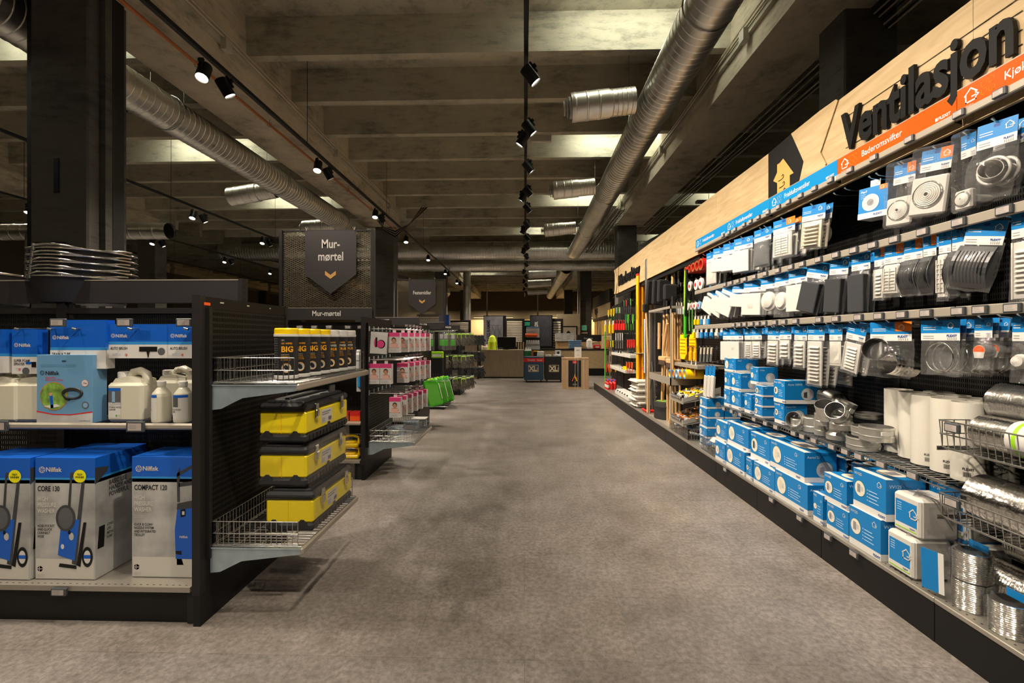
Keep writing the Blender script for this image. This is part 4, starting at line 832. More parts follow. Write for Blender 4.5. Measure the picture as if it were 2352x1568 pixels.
# rubble buckets stacked on the gondola
gs = 'stacked wire-rimmed black tubs on top of the nearest gondola'
for k in range(5):
    mb = MB(); mb.lathe([(0.18, 0.0), (0.222, 0.13), (0.226, 0.135)], 'black_rubber', 32, caps=False)
    mb.tube([(0.232 * math.cos(i * PI / 18), 0.232 * math.sin(i * PI / 18), 0.135) for i in range(36)], 0.0065, 'chrome', 6, True)
    mb.tube([(0.238 * math.cos(a), 0.238 * math.sin(a), 0.143 + 0.01 * math.sin(i)) for i, a in enumerate([-PI * 0.60 + j * PI * 0.62 / 8 for j in range(9)])], 0.005, 'chrome', 6)
    mb.cyl((0.236 * math.cos(-PI * .6), 0.236 * math.sin(-PI * .6), 0.12), (0.236 * math.cos(-PI * .6), 0.236 * math.sin(-PI * .6), 0.155), 0.007, 'wire_dark', n=6)
    mb.build('wire_rimmed_tub', loc=(-2.50, 2.52, 1.492 + 0.036 * k), rot=(0, 0, 0.03 * k), label='black tub with a wire rim, %s from the bottom of the stack on the gondola' % ORD[k], cat='tub', group=gs)
mb = MB(); mb.lathe([(0.33, 0), (0.36, 0.17)], 'black_rubber', 32, caps=False); mb.tube([(0.365 * math.cos(i * PI / 18), 0.365 * math.sin(i * PI / 18), 0.17) for i in range(36)], 0.0065, 'chrome', 6, True)
mb.build('wire_rimmed_tub', loc=(-3.3, 2.5, 1.492), label='wire rimmed black tub cut off by the left edge, left of the near column', cat='tub')
# ================================================================ right-hand wall of shelving
def ray(px, py):
    a = (px - 1176) / F; return (a * math.cos(YAW) - math.sin(YAW), math.cos(YAW) + a * math.sin(YAW), (776 - py) / F)
def PW(px, py, X):       # (y, z) on the wall plane x = X
    d = ray(px, py); t = X / d[0]; return d[1] * t, 1.3 + d[2] * t
def PZ(px, py, Z):       # (x, y) on the shelf plane z = Z
    d = ray(px, py); t = (Z - 1.3) / d[2]; return d[0] * t, d[1] * t
XK, XB, XR_, ZB, ZM = 1.752, 2.20, 1.845, 0.19, 0.685
ybay = [-0.98, -0.235, 0.51, 1.253, 1.995, 2.738, 3.48, 4.222, 4.965, 5.71, 6.45, 7.195, 7.94, 8.68, 9.425, 10.17, 10.9, 11.58]
def hook(parent, y, z, x0=XB, x1=1.85, r=0.004, m='chrome', double=False):
    """peg hook from the back panel towards the aisle, tip turned up; in parent space"""
    ox, oy, oz = parent.location
    mb = MB(); mb.tube([(x0 - ox, y - oy, z - oz + 0.0), (x1 + 0.05 - ox, y - oy, z - oz - 0.002), (x1 + 0.012 - ox, y - oy, z - oz + 0.004), (x1 - ox, y - oy, z - oz + 0.016)], r, m, 6, rad=[r, r, r, r * 1.6])
    mb.box(x0 - ox - 0.006, y - oy - 0.02, z - oz - 0.02, x0 - ox, y - oy + 0.02, z - oz + 0.012, 'wire_dark')
    return mb.build('hook', parent)
bays = {}
names_ = {1: 'beside the viewer', 2: 'beside the viewer, under the Kjøkkenvifter strip', 3: 'with wire baskets under the Kjøkkenvifter strip', 4: 'under the orange Baderomsvifter strip', 5: 'under the nearest blue Friskluftsventiler strip', 6: 'under the middle blue Friskluftsventiler strip', 7: 'under the farthest blue Friskluftsventiler strip',
          8: 'with sloping trays, just beyond the ventilation goods', 9: 'holding green pole and brushes', 10: 'behind the rack of wooden handles', 11: 'behind the aluminium bars', 12: 'behind the yellow straightedges', 13: 'beyond the yellow straightedges', 14: 'with small hand tools, second from its far end', 15: 'near the far end with white trays', 16: 'at the far end of the long plinth'}
for i in range(1, 17):
    y0, y1 = ybay[i], ybay[i + 1]; W_ = y1 - y0
    t = thing('wall_shelving', 'black wall shelving bay ' + names_[i], 'shelving', (XK, y0, 0)); bays[i] = t
    MB().box(0, 0.002, 0, 0.02, W_ - 0.002, ZB - 0.02, 'charcoal' if i > 7 else 'black').build('kick_plate', t)
    mb = MB().box(-0.004, 0.001, ZB - 0.022, XB - XK, W_ - 0.001, ZB, 'shelf_grey', 0.003)
    if i < 9:
        for k in range(24): mb.box(0.02, 0.02 + k * 0.03, ZB + 0.0001, 0.026, 0.028 + k * 0.03, ZB + 0.0004, 'black')
    mb.build('base_shelf', t)
    top = 2.24 if i < 15 else 2.1
    MB().box(XB - XK, 0, 0, XB - XK + 0.03, W_, top, 'perforated_wall').build('back_panel', t)
    MB().box(XB - XK - 0.012, -0.02, 0, XB - XK + 0.04, 0.02, top, 'charcoal').build('upright', t)
    if i <= 7:
        for z in (1.765, 1.392):
            MB().box(XR_ - XK - 0.012, 0.001, z, XR_ - XK, W_ - 0.001, z + 0.042, 'rail_grey', 0.004).build('price_rail', t)
            MB().prism([(XR_ - XK, 0.005, z + 0.03), (XB - XK, 0.005, z + 0.05), (XB - XK, 0.005, z - 0.06), (XR_ - XK, 0.005, z)], (0, 0.006, 0), 'charcoal').build('shelf_bracket', t)
        MB().box(XR_ - XK - 0.012, 0.001, 2.225, XR_ - XK + 0.01, W_ - 0.001, 2.258, 'rail_grey', 0.004).build('price_rail', t)
        MB().prism([(XR_ - XK, 0.005, 2.25), (XB - XK, 0.005, 2.27), (XB - XK, 0.005, 2.12), (XR_ - XK, 0.005, 2.22)], (0, 0.006, 0), 'charcoal').build('shelf_bracket', t)
    if i in (4, 5, 6):
        mb = MB(); x0 = 1.80 - XK; x1 = XB - XK; wire_shelf(mb, x0, 0.0, x1, W_, ZM - 0.004, 'wire', 0.03)
        mb.tube([(x0, 0, ZM - 0.03), (x0, W_, ZM - 0.03)], 0.0035, 'wire', 4); mb.tube([(x0, 0, ZM - 0.002), (x0, W_, ZM - 0.002)], 0.0045, 'wire', 4)
        for k in range(26): mb.tube([(x0, k * 0.0295, ZM), (x0, k * 0.0295 + 0.012, ZM - 0.03)], 0.002, 'wire', 3)
        mb.build('wire_shelf', t)
def bay_of(y):
    for i in range(1, 17):
        if ybay[i] <= y < ybay[i + 1]: return bays[i]
    return bays[1]
def wtag(px, z, X=XR_ - 0.012, w_=0.062, h_=0.036):
    y = YX(px, X); b = bay_of(y); price_tag(b, X - b.location.x, y - b.location.y, z, '-x', 'slate', w_, h_)
for px in (1662, 1676, 1690, 1711, 1726, 1744, 1766, 1790, 1813, 1841, 1873, 1910, 1955, 2010, 2092, 2206, 2300): wtag(px, 2.243, w_=0.05, h_=0.032)
for px in (1667, 1681, 1697, 1713, 1735, 1760, 1789, 1819, 1845, 1883, 1923, 1964, 2008, 2058, 2123, 2206, 2311): wtag(px, 1.787)
for px in (1687, 1701, 1713, 1729, 1743, 1758, 1782, 1803, 1830, 1884, 1923, 1975, 2022, 2075, 2131, 2205, 2255, 2330): wtag(px, 1.413)
for px in (1665, 1683, 1703, 1735, 1761, 1785, 1826, 1846, 1873, 1914, 1945, 1976, 2028, 2100): wtag(px, ZM - 0.017, 1.792)
for px in (1668, 1775, 1840, 1905, 1965): wtag(px, 0.165, XK - 0.012)
# ---- pine fascia board with black letters
mb = MB()
for a, b in ((-0.9, 1.95), (1.952, 4.5), (4.502, 6.98), (6.982, 9.5)): mb.box(1.87, a, 2.20, 1.89, b, 2.715, 'pine')
fb = mb.build('fascia_board', label='long pine board running above the wall shelves, carrying the black Ventilasjon letters', cat='fascia board')
MB().box(1.892, -0.9, 2.245, 2.25, 9.5, 2.29, 'black').box(1.895, 4.98, 2.14, 1.925, 9.5, 2.245, 'black').box(2.2, -0.9, 2.29, 2.22, 9.5, 2.65, 'black').build('fascia_box', label='black ledge closing the underside of the long pine board', cat='fascia ledge')
def pw_poly(pts, X): return [(X, *PW(a, b, X)) for a, b in pts]
mb = MB(); mb.prism(pw_poly([(1766, 352), (1819, 307), (1848, 371), (1830, 440), (1766, 468)], 1.868), (-0.004, 0, 0), 'black')
Q = lambda pts, m='golden': mb.quad(pw_poly(pts, 1.8625), m)
Q([(1799, 364), (1823, 397), (1814, 402), (1814, 457), (1785, 470), (1785, 420), (1776, 416), (1785, 396), (1785, 378), (1791, 374)])
mb.at()
for k, (u, v) in enumerate(((1795, 412), (1797, 428), (1799, 443))):
    y, z = PW(u, v, 1.862); mb.tube([(1.8615, y + 0.04, z), (1.8615, y, z), (1.8615, y - 0.025, z + 0.006), (1.8615, y - 0.03, z + 0.02), (1.8615, y - 0.018, z + 0.03), (1.8615, y - 0.006, z + 0.022)], 0.0028, 'black', 4)
mb.build('pictogram_panel', label='black panel with a golden house and wind pictogram on the pine board', cat='sign')
mb = MB()
mb.prism(pw_poly([(1819, 307), (1848, 284), (1898, 375), (1897, 400), (1836, 424), (1848, 371)], 1.868), (-0.006, 0, 0), 'pine')
mb.build('wood_chevron', label='raised slanting pine chevron against the right side of the house pictogram panel', cat='sign')
mb = MB(); mb.prism(pw_poly([(1848, 284), (1884, 255), (1922, 228), (1926, 231), (1886, 350), (1899, 376), (1896, 378)], 1.867), (-0.006, 0, 0), 'pine')
mb.build('wood_chevron', label='raised pine wedge just left of the V of Ventilasjon', cat='sign')
def letters(word, y0, z0, h, width, X, label, th=0.017, xs=None):
    t = thing('letter_sign', label, 'letter sign', (X, y0, z0)); v, f, wd = text_geo(word, 0.028, 0, 1.0); sx = width / (wd * h / 0.72); x = 0.0
    tot = 0
    for i, ch in enumerate(word):
        a = text_geo(word[:i] + '.', 0.028, 0, 1.0)[2] if i else text_geo('.', 0.028, 0, 1.0)[2]; off = (a - text_geo('.', 0.028, 0, 1.0)[2]) * h / 0.72 * sx
        mb = MB(); k = h / 0.72; e = th / 2 / k
        vv, ff, _ = text_geo(ch, 0.028, e, 1.0)
        mb.add([(-th / 2 - p[2] * k, -(p[0] * k * sx + off), p[1] * k) for p in vv], ff, 'letter_black'); mb.build('letter', t)
    return t
ls = letters('Ventilasjon', 2.70, 2.383, 0.218, 0.93, 1.862, 'large black raised letters spelling Ventilasjon on the pine board')
mb = MB()
for z in (0.02, 0.075, 0.145, 0.2): mb.tube([(0.0045, 0.0, z), (0.0045, -0.94, z)], 0.0016, 'black', 4)
mb.build('wire_grid', ls)
letters('Håndverktøy', 9.05, 2.33, 0.20, 1.65, 1.862, 'black raised letters spelling Håndverktøy near the far end of the board')
mb = MB(); X = 1.867
mb.prism([(X, 9.5, 2.70), (X, 9.38, 2.70), (X, 9.18, 2.45), (X, 9.34, 2.21), (X, 9.5, 2.21), (X, 9.30, 2.45)], (-0.012, 0, 0), 'pine'); mb.prism([(X, 9.14, 2.71), (X, 9.08, 2.71), (X, 9.12, 2.45), (X, 9.08, 2.21), (X, 9.14, 2.21), (X, 9.18, 2.45)], (-0.012, 0, 0), 'pine')
mb.build('wood_chevron', label='raised pine chevron at the far end of the board, left of Håndverktøy', cat='sign')
# ---- coloured strips under the board
def house(mb, x, y, z, s, m='paper', t=0.10):
    """small outlined house with an arrow, on a face looking to -x; (y,z) lower left, reading towards -y"""
    q = lambda pts: mb.quad([(x, y - a * s, z + b * s) for a, b in pts], m)
    q([(0.1, 0), (0.1 + t, 0), (0.1 + t, 0.6), (0.1, 0.6)]); q([(0.1, 0), (0.9, 0), (0.9, t), (0.1, t)]); q([(0.9 - t, 0), (0.9, 0), (0.9, 0.22), (0.9 - t, 0.22)]); q([(0.9 - t, 0.42), (0.9, 0.42), (0.9, 0.6), (0.9 - t, 0.6)])
    q([(0.0, 0.55), (0.06, 0.48), (0.5, 0.88), (0.5, 1.0)]); q([(1.0, 0.55), (0.94, 0.48), (0.5, 0.88), (0.5, 1.0)]); q([(0.55, 0.28), (0.95, 0.28), (0.95, 0.37), (0.55, 0.37)]); q([(0.9, 0.18), (1.1, 0.325), (0.9, 0.47)])
def strip(y1, y0, m, title, label):
    mb = MB().box(-0.006, 0, 0, 0, y1 - y0, 0.097, m).box(-0.0065, 0, 0.094, 0, y1 - y0, 0.098, 'rail_grey'); x = -0.0068; L_ = y1 - y0
    house(mb, x, L_ - 0.03, 0.02, 0.06)
    for k in range(4):
        cy_, cz = L_ - 0.115 - 0.03 * (k % 2), 0.033 + 0.032 * (k // 2)
        mb.tube([(x, cy_ + 0.012 * math.cos(i * PI / 8), cz + 0.012 * math.sin(i * PI / 8)) for i in range(16)], 0.0006, 'amber' if m == 'orange' else 'paper', 3, True)
    mb.text('Brukt luft ut' if m == 'orange' else 'Frisk luft inn', (x, L_ - 0.03, 0.006), 0.006, '-x', 'paper'); mb.text(title, (x, L_ - 0.19, 0.034), 0.034, '-x', 'paper', 0.006, sx=0.92)
    mb.text('FLEXIT', (x, 0.085, 0.012), 0.014, '-x', 'paper', 0.03); mb.box(x, 0.088, 0.012, -0.006, 0.1, 0.026, 'paper')
    mb.build('sign_strip', loc=(1.852, y0, 2.258), label=label, cat='sign')
strip(1.995, 1.253, 'orange', 'Kjøkkenvifter', 'orange strip sign beginning with Kjøk, nearest along the shelf top')
strip(1.25, 0.51, 'orange', 'Kjøkkenvifter', 'orange strip sign beside the viewer, outside the right edge')
strip(2.738, 1.998, 'orange', 'Baderomsvifter', 'orange strip sign reading Baderomsvifter')
strip(3.48, 2.741, 'strip_blue', 'Friskluftsventiler', 'blue strip sign reading Friskluftsventiler, the nearest and largest looking one')
strip(4.222, 3.483, 'strip_blue', 'Friskluftsventiler', 'blue strip sign reading Friskluftsventiler, middle one of three')
strip(4.965, 4.225, 'strip_blue', 'Friskluftsventiler', 'blue strip sign reading Friskluftsventiler, farthest of three')
# ---- hanging goods
def card(mb, w, h, m='blue', tagm=None):
    """printed header card, hook slot at origin, front towards -x"""
    t = 0.0016
    mb.box(-t, -w / 2, -h, 0, w / 2, 0.012, 'white'); x = -t - 0.0004
    R = lambda a, b, c, d, mm, l=0: mb.quad([(x - 0.0004 * l, w / 2 - a * w, -h + b * (h + .012)), (x - 0.0004 * l, w / 2 - c * w, -h + b * (h + .012)), (x - 0.0004 * l, w / 2 - c * w, -h + d * (h + .012)), (x - 0.0004 * l, w / 2 - a * w, -h + d * (h + .012))], mm)
    R(0, 0.36, 1, 1, m); mb.quad([(0.0006, w / 2, -h * .64), (0.0006, -w / 2, -h * .64), (0.0006, -w / 2, 0.012), (0.0006, w / 2, 0.012)], m)
    if tagm: R(0.62, 0.5, 1, 1, tagm, 1)
    R(0.42, 0.78, 0.58, 0.9, 'dark_blue', 1)
    house(mb, x - 0.0012, w / 2 - 0.70 * w, -h + 0.58 * (h + .012), min(w * 0.24, h * 0.34))
    for k in range(2): R(0.06, 0.52 + 0.1 * k, 0.4, 0.55 + 0.1 * k, 'white', 1)
    for k in range(2): R(0.06, 0.1 + 0.1 * k, 0.35, 0.13 + 0.1 * k, 'grey_text', 1)
    mb.text('FLEXIT', (x - 0.001, w / 2 - 0.68 * w, -h + 0.2 * h), min(0.011, w * 0.06), '-x', 'dark_blue', 0.03)
    for k in range(5): R(0.7 + 0.05 * k, 0.03, 0.72 + 0.05 * k, 0.14, 'grey_text', 1)
def bag(mb, w, z0, z1, d, m='film', flare=1.0, seed=0):
    """loose clear bag from z0 (top, flat) down to z1"""
    nu, nv = 7, 9
    for s in (-1, 1):
        vs = []
        for j in range(nv + 1):
            v = j / nv
            for i in range(nu + 1):
                u = i / nu; bul = math.sin(PI * u) ** 0.6 * math.sin(PI * min(1, v * 1.05)) ** 0.6 if 0 < u < 1 and 0 < v < 1 else 0
                n = noise.noise(Vector((u * 3 + seed, v * 4, s * 2.0))) * 0.014
                ww = w * (1 + (flare - 1) * math.sin(PI * v * 0.8)) * (1 - 0.04 * abs(noise.noise(Vector((v * 5, seed, 1)))))
                vs.append((s * (d / 2 * bul + 0.001) + n * bul - d * 0.25 * v, (u - 0.5) * ww + n * 0.5 * v, z0 + (z1 - z0) * v + n * 0.6 * (v > 0.9)))
        mb.add(vs, [(j * (nu + 1) + i, j * (nu + 1) + i + 1, (j + 1) * (nu + 1) + i + 1, (j + 1) * (nu + 1) + i) for j in range(nv) for i in range(nu)], m, True)
def louvre(mb, w, z0, z1, n, m='white_plastic', dp=0.012, ins=0.14):
    """plate with raised slanting slats, facing -x"""
    mb.box(-0.008, -w / 2, z1, 0.0, w / 2, z0, m, 0.003); H_ = z0 - z1; p = (H_ * (1 - 2 * ins * 0.6)) / n
    for k in range(n):
        zz = z1 + H_ * ins * 0.6 + p * k; y = w * (0.5 - ins)
        mb.prism([(-0.008, -y, zz + p * 0.75), (-0.008 - dp, -y, zz + p * 0.15), (-0.008, -y, zz + p * 0.1)], (0, 2 * y, 0), m)
    mb.box(-0.011, -w / 2, z1, -0.006, -w / 2 + 0.006, z0, m).box(-0.011, w / 2 - 0.006, z1, -0.006, w / 2, z0, m)
def grille(mb, w, z0, z1, m='white_plastic'):
    mb.box(-0.02, -w / 2, z1, 0, w / 2, z0, m, 0.008); H_ = z0 - z1
    for k in range(7): mb.box(-0.024, -w * .36, z1 + H_ * (.14 + .105 * k), -0.019, w * .36, z1 + H_ * (.14 + .105 * k) + 0.004, m)
    for y in (-.36, 0, .33): mb.box(-0.026, w * y, z1 + H_ * .13, -0.019, w * y + 0.004, z1 + H_ * .88, m)
    mb.at((0.012, 0, (z0 + z1) / 2)).cyl((0, 0, 0), (0.03, 0, 0), w * .36, m, n=20).at()
def fan(mb, w, z0, z1, m='white_plastic'):
    zc = (z0 + z1) / 2
    mb.box(-0.028, -w / 2, z1, 0, w / 2, z0, m, 0.007)
    for k in range(7):
        r = w * (0.39 - 0.052 * k)
        mb.tube([(-0.03 - 0.0012 * k, r * math.cos(i * PI / 14), zc + 0.03 * w + r * math.sin(i * PI / 14)) for i in range(28)], 0.0042, m if k else 'chrome', 5, True)
    mb.disc((-0.0288, 0, zc + 0.03 * w), w * 0.39, '-x', 'grey_disc', 28)
    mb.cyl((0.0, 0, zc), (0.085, 0, zc), w * 0.33, m, n=24)
    for k in range(3): mb.box(-0.030, -w * .43 + .004 * k, zc, -0.027, -w * .43 + .004 * k + 0.002, zc + 0.012, 'grey_text')
PROTO = {}
def pack(kind, w, h, ch, big=1.0):
    """build one hanging package of the given kind; h = total height below the hook, ch = card height"""
    key = (kind, round(w, 2), round(h, 2))
    if key in PROTO: return PROTO[key], True
    nm = {'fan': 'bathroom_fan_pack', 'clamp': 'hose_clamp_pack', 'tube': 'duct_sleeve_pack', 'pipe': 'pipe_adapter_pack', 'disc': 'air_valve_pack', 'sticker': 'duct_tape_pack'}.get(kind.split('_')[0], 'vent_cover_pack')
    t = thing(nm, 'x', 'package'); mb = MB(); tagm = 'card_orange' if 'o' == kind[-1] and kind.endswith('_o') else None
    k0 = kind.replace('_o', ''); cw = w * (0.9 if k0 in ('tube', 'hood', 'pipe') else 1.0)
    if k0.startswith('fan'): cw = w * 0.8
    card(mb, cw, ch, 'blue', tagm); mb.build('header_card', t)
    zt, zb = -ch - 0.006, -h + 0.012; pw_ = w * 0.86; mb = MB(); d = 0.05
    if k0 == 'cover': mb.box(-0.038, -pw_ / 2, zb, 0.0, pw_ / 2, zt - 0.01, 'white_plastic', 0.004); [mb.box(-0.030 + 0.0, -pw_ / 2 - 0.0006, zb + 0.01 + 0.008 * k, -0.012, -pw_ / 2, zb + 0.013 + 0.008 * k, 'slate') for k in range(int((zt - zb - 0.03) / 0.008))]
    elif k0 == 'coverdark': mb.box(-0.042, -pw_ / 2, zb, 0.0, pw_ / 2, zt - 0.02, 'dark_plastic', 0.004)
    elif k0 == 'greyplate': mb.box(-0.02, -pw_ / 2, zb, 0.0, pw_ / 2, zt, 'slate', 0.01)
    elif k0 == 'roundplate': mb.box(-0.012, -pw_ / 2, zb, 0.0, pw_ / 2, zt, 'white_plastic', 0.004).disc((-0.0126, 0, (zt + zb) / 2), pw_ * .36, '-x', 'grey_print').disc((-0.013, 0, (zt + zb) / 2), pw_ * .3, '-x', 'white_metal')
    elif k0 == 'louvre': louvre(mb, pw_, zt, zb, max(4, int((zt - zb) / 0.028)), dp=0.016)
    elif k0 == 'louvrecream': louvre(mb, pw_, zt, zb, 6, 'cream', 0.022); mb.cyl((0.0, 0, (zt + zb) / 2), (0.03, 0, (zt + zb) / 2), pw_ * .4, 'cream', n=20)
    elif k0 == 'vent': louvre(mb, pw_, zt - 0.01, zb, max(4, int((zt - zb) / 0.024)), dp=0.009, ins=0.2)
    elif k0 == 'grille': grille(mb, pw_, zt, zb)
    elif k0 == 'plain': mb.box(-0.006, -pw_ / 2, zb, 0.0, pw_ / 2, zt, 'white_metal', 0.003).box(-0.008, -pw_ * .4, zb + 0.015, -0.005, pw_ * .4, zt - 0.015, 'white_metal', 0.002); d = 0.014
    elif k0 == 'hood':
        n = 8; prof = [(-0.018 - 0.035 * math.sin(PI * i / n), zb + (zt - zb) * i / n) for i in range(n + 1)]
        mb.prism([(x, -pw_ / 2, z) for x, z in prof] + [(0, -pw_ / 2, zt), (0, -pw_ / 2, zb)], (0, pw_, 0), 'dark_plastic')
        for k in range(9): mb.tube([(x - 0.001, -pw_ * .38 + pw_ * .095 * k, z) for x, z in prof[1:-1]], 0.0022, 'black', 4)
        d = 0.09
    elif k0.startswith('fan'): fan(mb, w * 0.96, min(zt + 0.02, zb + w * 1.12), zb); d = 0.08
    elif k0 == 'clamp':
        zc = (zt + zb) / 2; r = pw_ * 0.42
        mb.tube([(-0.004, r * math.cos(i * PI / 18), zc + r * 1.06 * math.sin(i * PI / 18)) for i in range(36)], 0.0042, 'chrome', 6, True); mb.box(-0.012, -r * .45, zc - r * 1.1, 0, -r * .2, zc - r * .95, 'wire', 0.002); d = 0.014
    elif k0 == 'tube':
        r = w * 0.26; zc = zt - r * 0.75
        for (yy, zz, ln, tl) in ((w * .17, zc, 0.10, 0.35), (-w * .22, zc - r * 1.15, 0.10, -0.2)):
            mb.at((-0.03, yy, zz), (0, -PI / 2 + 0.15, tl)); mb.lathe([(r, -ln / 2 - 0.03)] + [(r * (1 + 0.015 * (k % 2)), -ln / 2 + ln * k / 10) for k in range(1, 10)] + [(r, ln / 2), (r * .97, ln / 2), (r * .965, -ln / 2)], 'aluminium', 28, caps=False).at()
        d = 0.14
    elif k0 == 'pipe':
        r = w * 0.26; mb.at((-0.02, 0, (zt + zb) / 2), (0, -PI / 2, 0.5)); mb.lathe([(r * 1.15, -0.09), (r * 1.15, -0.03), (r, -0.025), (r, 0.06), (r * .94, 0.06), (r * .93, -0.05)], 'white_plastic', 28, caps=False).at(); mb.tube([(-0.03, -w * .1 + w * .36 * math.cos(i * PI / 12), (zt + zb) / 2 + w * .36 * math.sin(i * PI / 12)) for i in range(24)], 0.006, 'white_plastic', 6, True); d = 0.14
    elif k0 == 'disc':
        zc = (zt + zb) / 2; mb.at((0, 0, zc), (0, -PI / 2, 0)); mb.lathe([(pw_ * .36, -0.02), (pw_ * .36, 0.0), (pw_ * .5, 0.004), (pw_ * .5, 0.012), (pw_ * .40, 0.014), (pw_ * .34, 0.03), (0.001, 0.034)], 'white_plastic', 24).at()
    elif k0 == 'sticker':
        zc = (zt + zb) / 2 + 0.01; mb.disc((-0.020, 0, zc), pw_ * .40, '-x', 'paper', 24).disc((-0.0206, 0, zc), pw_ * .38, '-x', 'orange_red', 24); mb.quad([(-0.0212, pw_ * .3, zc - 0.03), (-0.0212, -pw_ * .3, zc - 0.03), (-0.0212, -pw_ * .37, zc - 0.005), (-0.0212, pw_ * .37, zc - 0.005)], 'paper')
        mb.at((0, 0, zc), (0, -PI / 2, 0)).lathe([(pw_ * .42, -0.025), (pw_ * .42, 0.018)], 'galvanised', 24).at()
    mb.build('product', t)
    mb = MB()
    if k0.startswith('fan'):
        zc = 0; mb.box(-0.05, -w / 2, zb - 0.012, 0.02, w / 2, 0.02, 'blister', 0.01); mb.build('blister', t)
    else: bag(mb, w * 1.0, -ch + 0.01, -h, d + (0.004 if d < 0.06 else 0.012), 'film', 1.0 if d < 0.06 else 1.12, seed=len(PROTO)); mb.build('bag', t)
    PROTO[key] = t
    return t, False
def hang_row(rowname, hz, items):
    for k, (a, b, yb, kind, n, tilt, turn, lab) in enumerate(items):
        c = (a + b) / 2; X = 1.872; y = YX(c, X); w = abs(YX(a, X) - YX(b, X)); zb = PW(c, yb, X)[1]; h = hz - zb - 0.008
        ch = min(0.085, max(0.055, h * 0.34)); w = max(0.05, w * 0.98)
        if w > 0.22: w = 0.22
        grp = '%s hanging on one hook of the %s hook row' % (kind.replace('_o', '') + ' packs', rowname) if n > 1 else None
        step = 0.32 / max(n, 5); pt, old = pack(kind, w, h, ch)
        bb = bay_of(y); hook(bb, y, hz)
        for j in range(n):
            o = pt if not (old or j) else dup(pt)
            o.location = (X + j * step, y + 0.006 * (j % 2) * (n > 1), hz - 0.008); o.rotation_euler = (tilt * (1 - 0.5 * j / n) , 0.06 * (j % 3), turn * (1.0 if j == 0 else 0.4 * ((j % 3) - 1) + 0.2))
            where = '%s hook row' % rowname
            if j == 0: o['label'] = '%s, front one, %s' % (lab, where)
            else: o['label'] = '%s, behind the front one, %s' % (lab, where)
            if n > 1: o['group'] = '%s behind one another in the %s' % (lab, where)
            elif 'group' in o.keys(): del o['group']
A = [(1625, 1646, 655, 'roundplate', 3, 0, .1, 'white square plate with round centre'), (1646, 1668, 627, 'cover', 4, .05, .35, 'white boxy vent cover left of two alike'), (1669, 1692, 625, 'cover', 4, .03, .35, 'white boxy vent cover between two alike'),
     (1695, 1720, 628, 'cover', 5, 0, .4, 'white boxy vent cover beside the grey plate'), (1737, 1766, 615, 'greyplate', 4, 0, .2, 'smoky grey plate in clear bag'), (1782, 1820, 594, 'grille_o', 3, .02, .2, 'white grille with orange-cornered card'),
     (1850, 1890, 573, 'louvrecream', 2, .08, .25, 'cream slatted louvre in clear bag'), (2055, 2104, 522, 'fan_o', 2, .06, .3, 'smaller white bathroom fan in clear blister'), (2118, 2190, 497, 'fan_o', 1, .12, .3, 'large white bathroom fan with concentric rings'),
     (2205, 2245, 488, 'fan', 1, 0, .1, 'white fan half hidden behind the large one'), (2248, 2335, 458, 'pipe', 2, .05, .25, 'round white pipe adapter in clear bag')]
B = [(1626, 1660, 724, 'cover', 3, .50, .2, 'white vent cover hanging askew, farthest of three'), (1645, 1682, 730, 'cover', 3, .45, .2, 'white vent cover hanging askew, middle of three'), (1664, 1700, 730, 'cover', 3, .38, .3, 'white vent cover hanging askew, nearest of three'),
     (1690, 1716, 708, 'cover', 3, .10, .3, 'upright white vent cover after the askew ones'), (1718, 1750, 727, 'cover', 4, .05, .35, 'long white vent cover in the row middle'), (1754, 1782, 722, 'disc', 3, 0, .3, 'white round valve beside the long cover'),
     (1784, 1812, 728, 'disc', 3, 0, .2, 'white round valve, second of two'), (1817, 1848, 720, 'cover', 3, 0, .25, 'tall white vent cover left of the dark ones'), (1864, 1900, 722, 'coverdark', 3, .25, .3, 'dark grey vent cover hanging askew'),
     (1912, 1945, 722, 'coverdark', 3, .08, .25, 'dark grey vent cover, middle of three'), (1960, 1995, 722, 'coverdark', 2, 0, .2, 'dark grey vent cover, nearest of three'), (2010, 2032, 690, 'vent_o', 2, 0, .1, 'narrow white louvre beside the white grille'),
     (2035, 2074, 682, 'grille_o', 3, .03, .15, 'white grille left of a dark hood'), (2078, 2118, 680, 'hood_o', 2, 0, .2, 'bulging dark hood with orange-cornered card'), (2122, 2150, 678, 'hood_o', 2, 0, .2, 'narrower dark hood beside the bulging one'),
     (2158, 2184, 692, 'grille', 3, 0, .1, 'white panelled grille, nearest grille'), (2187, 2216, 680, 'hood', 2, 0, .1, 'dark ribbed hood beside the largest one'), (2226, 2312, 668, 'hood', 1, .22, .3, 'largest dark hood in crackling clear film'), (2325, 2380, 694, 'vent', 2, 0, .1, 'white louvre at the right edge')]
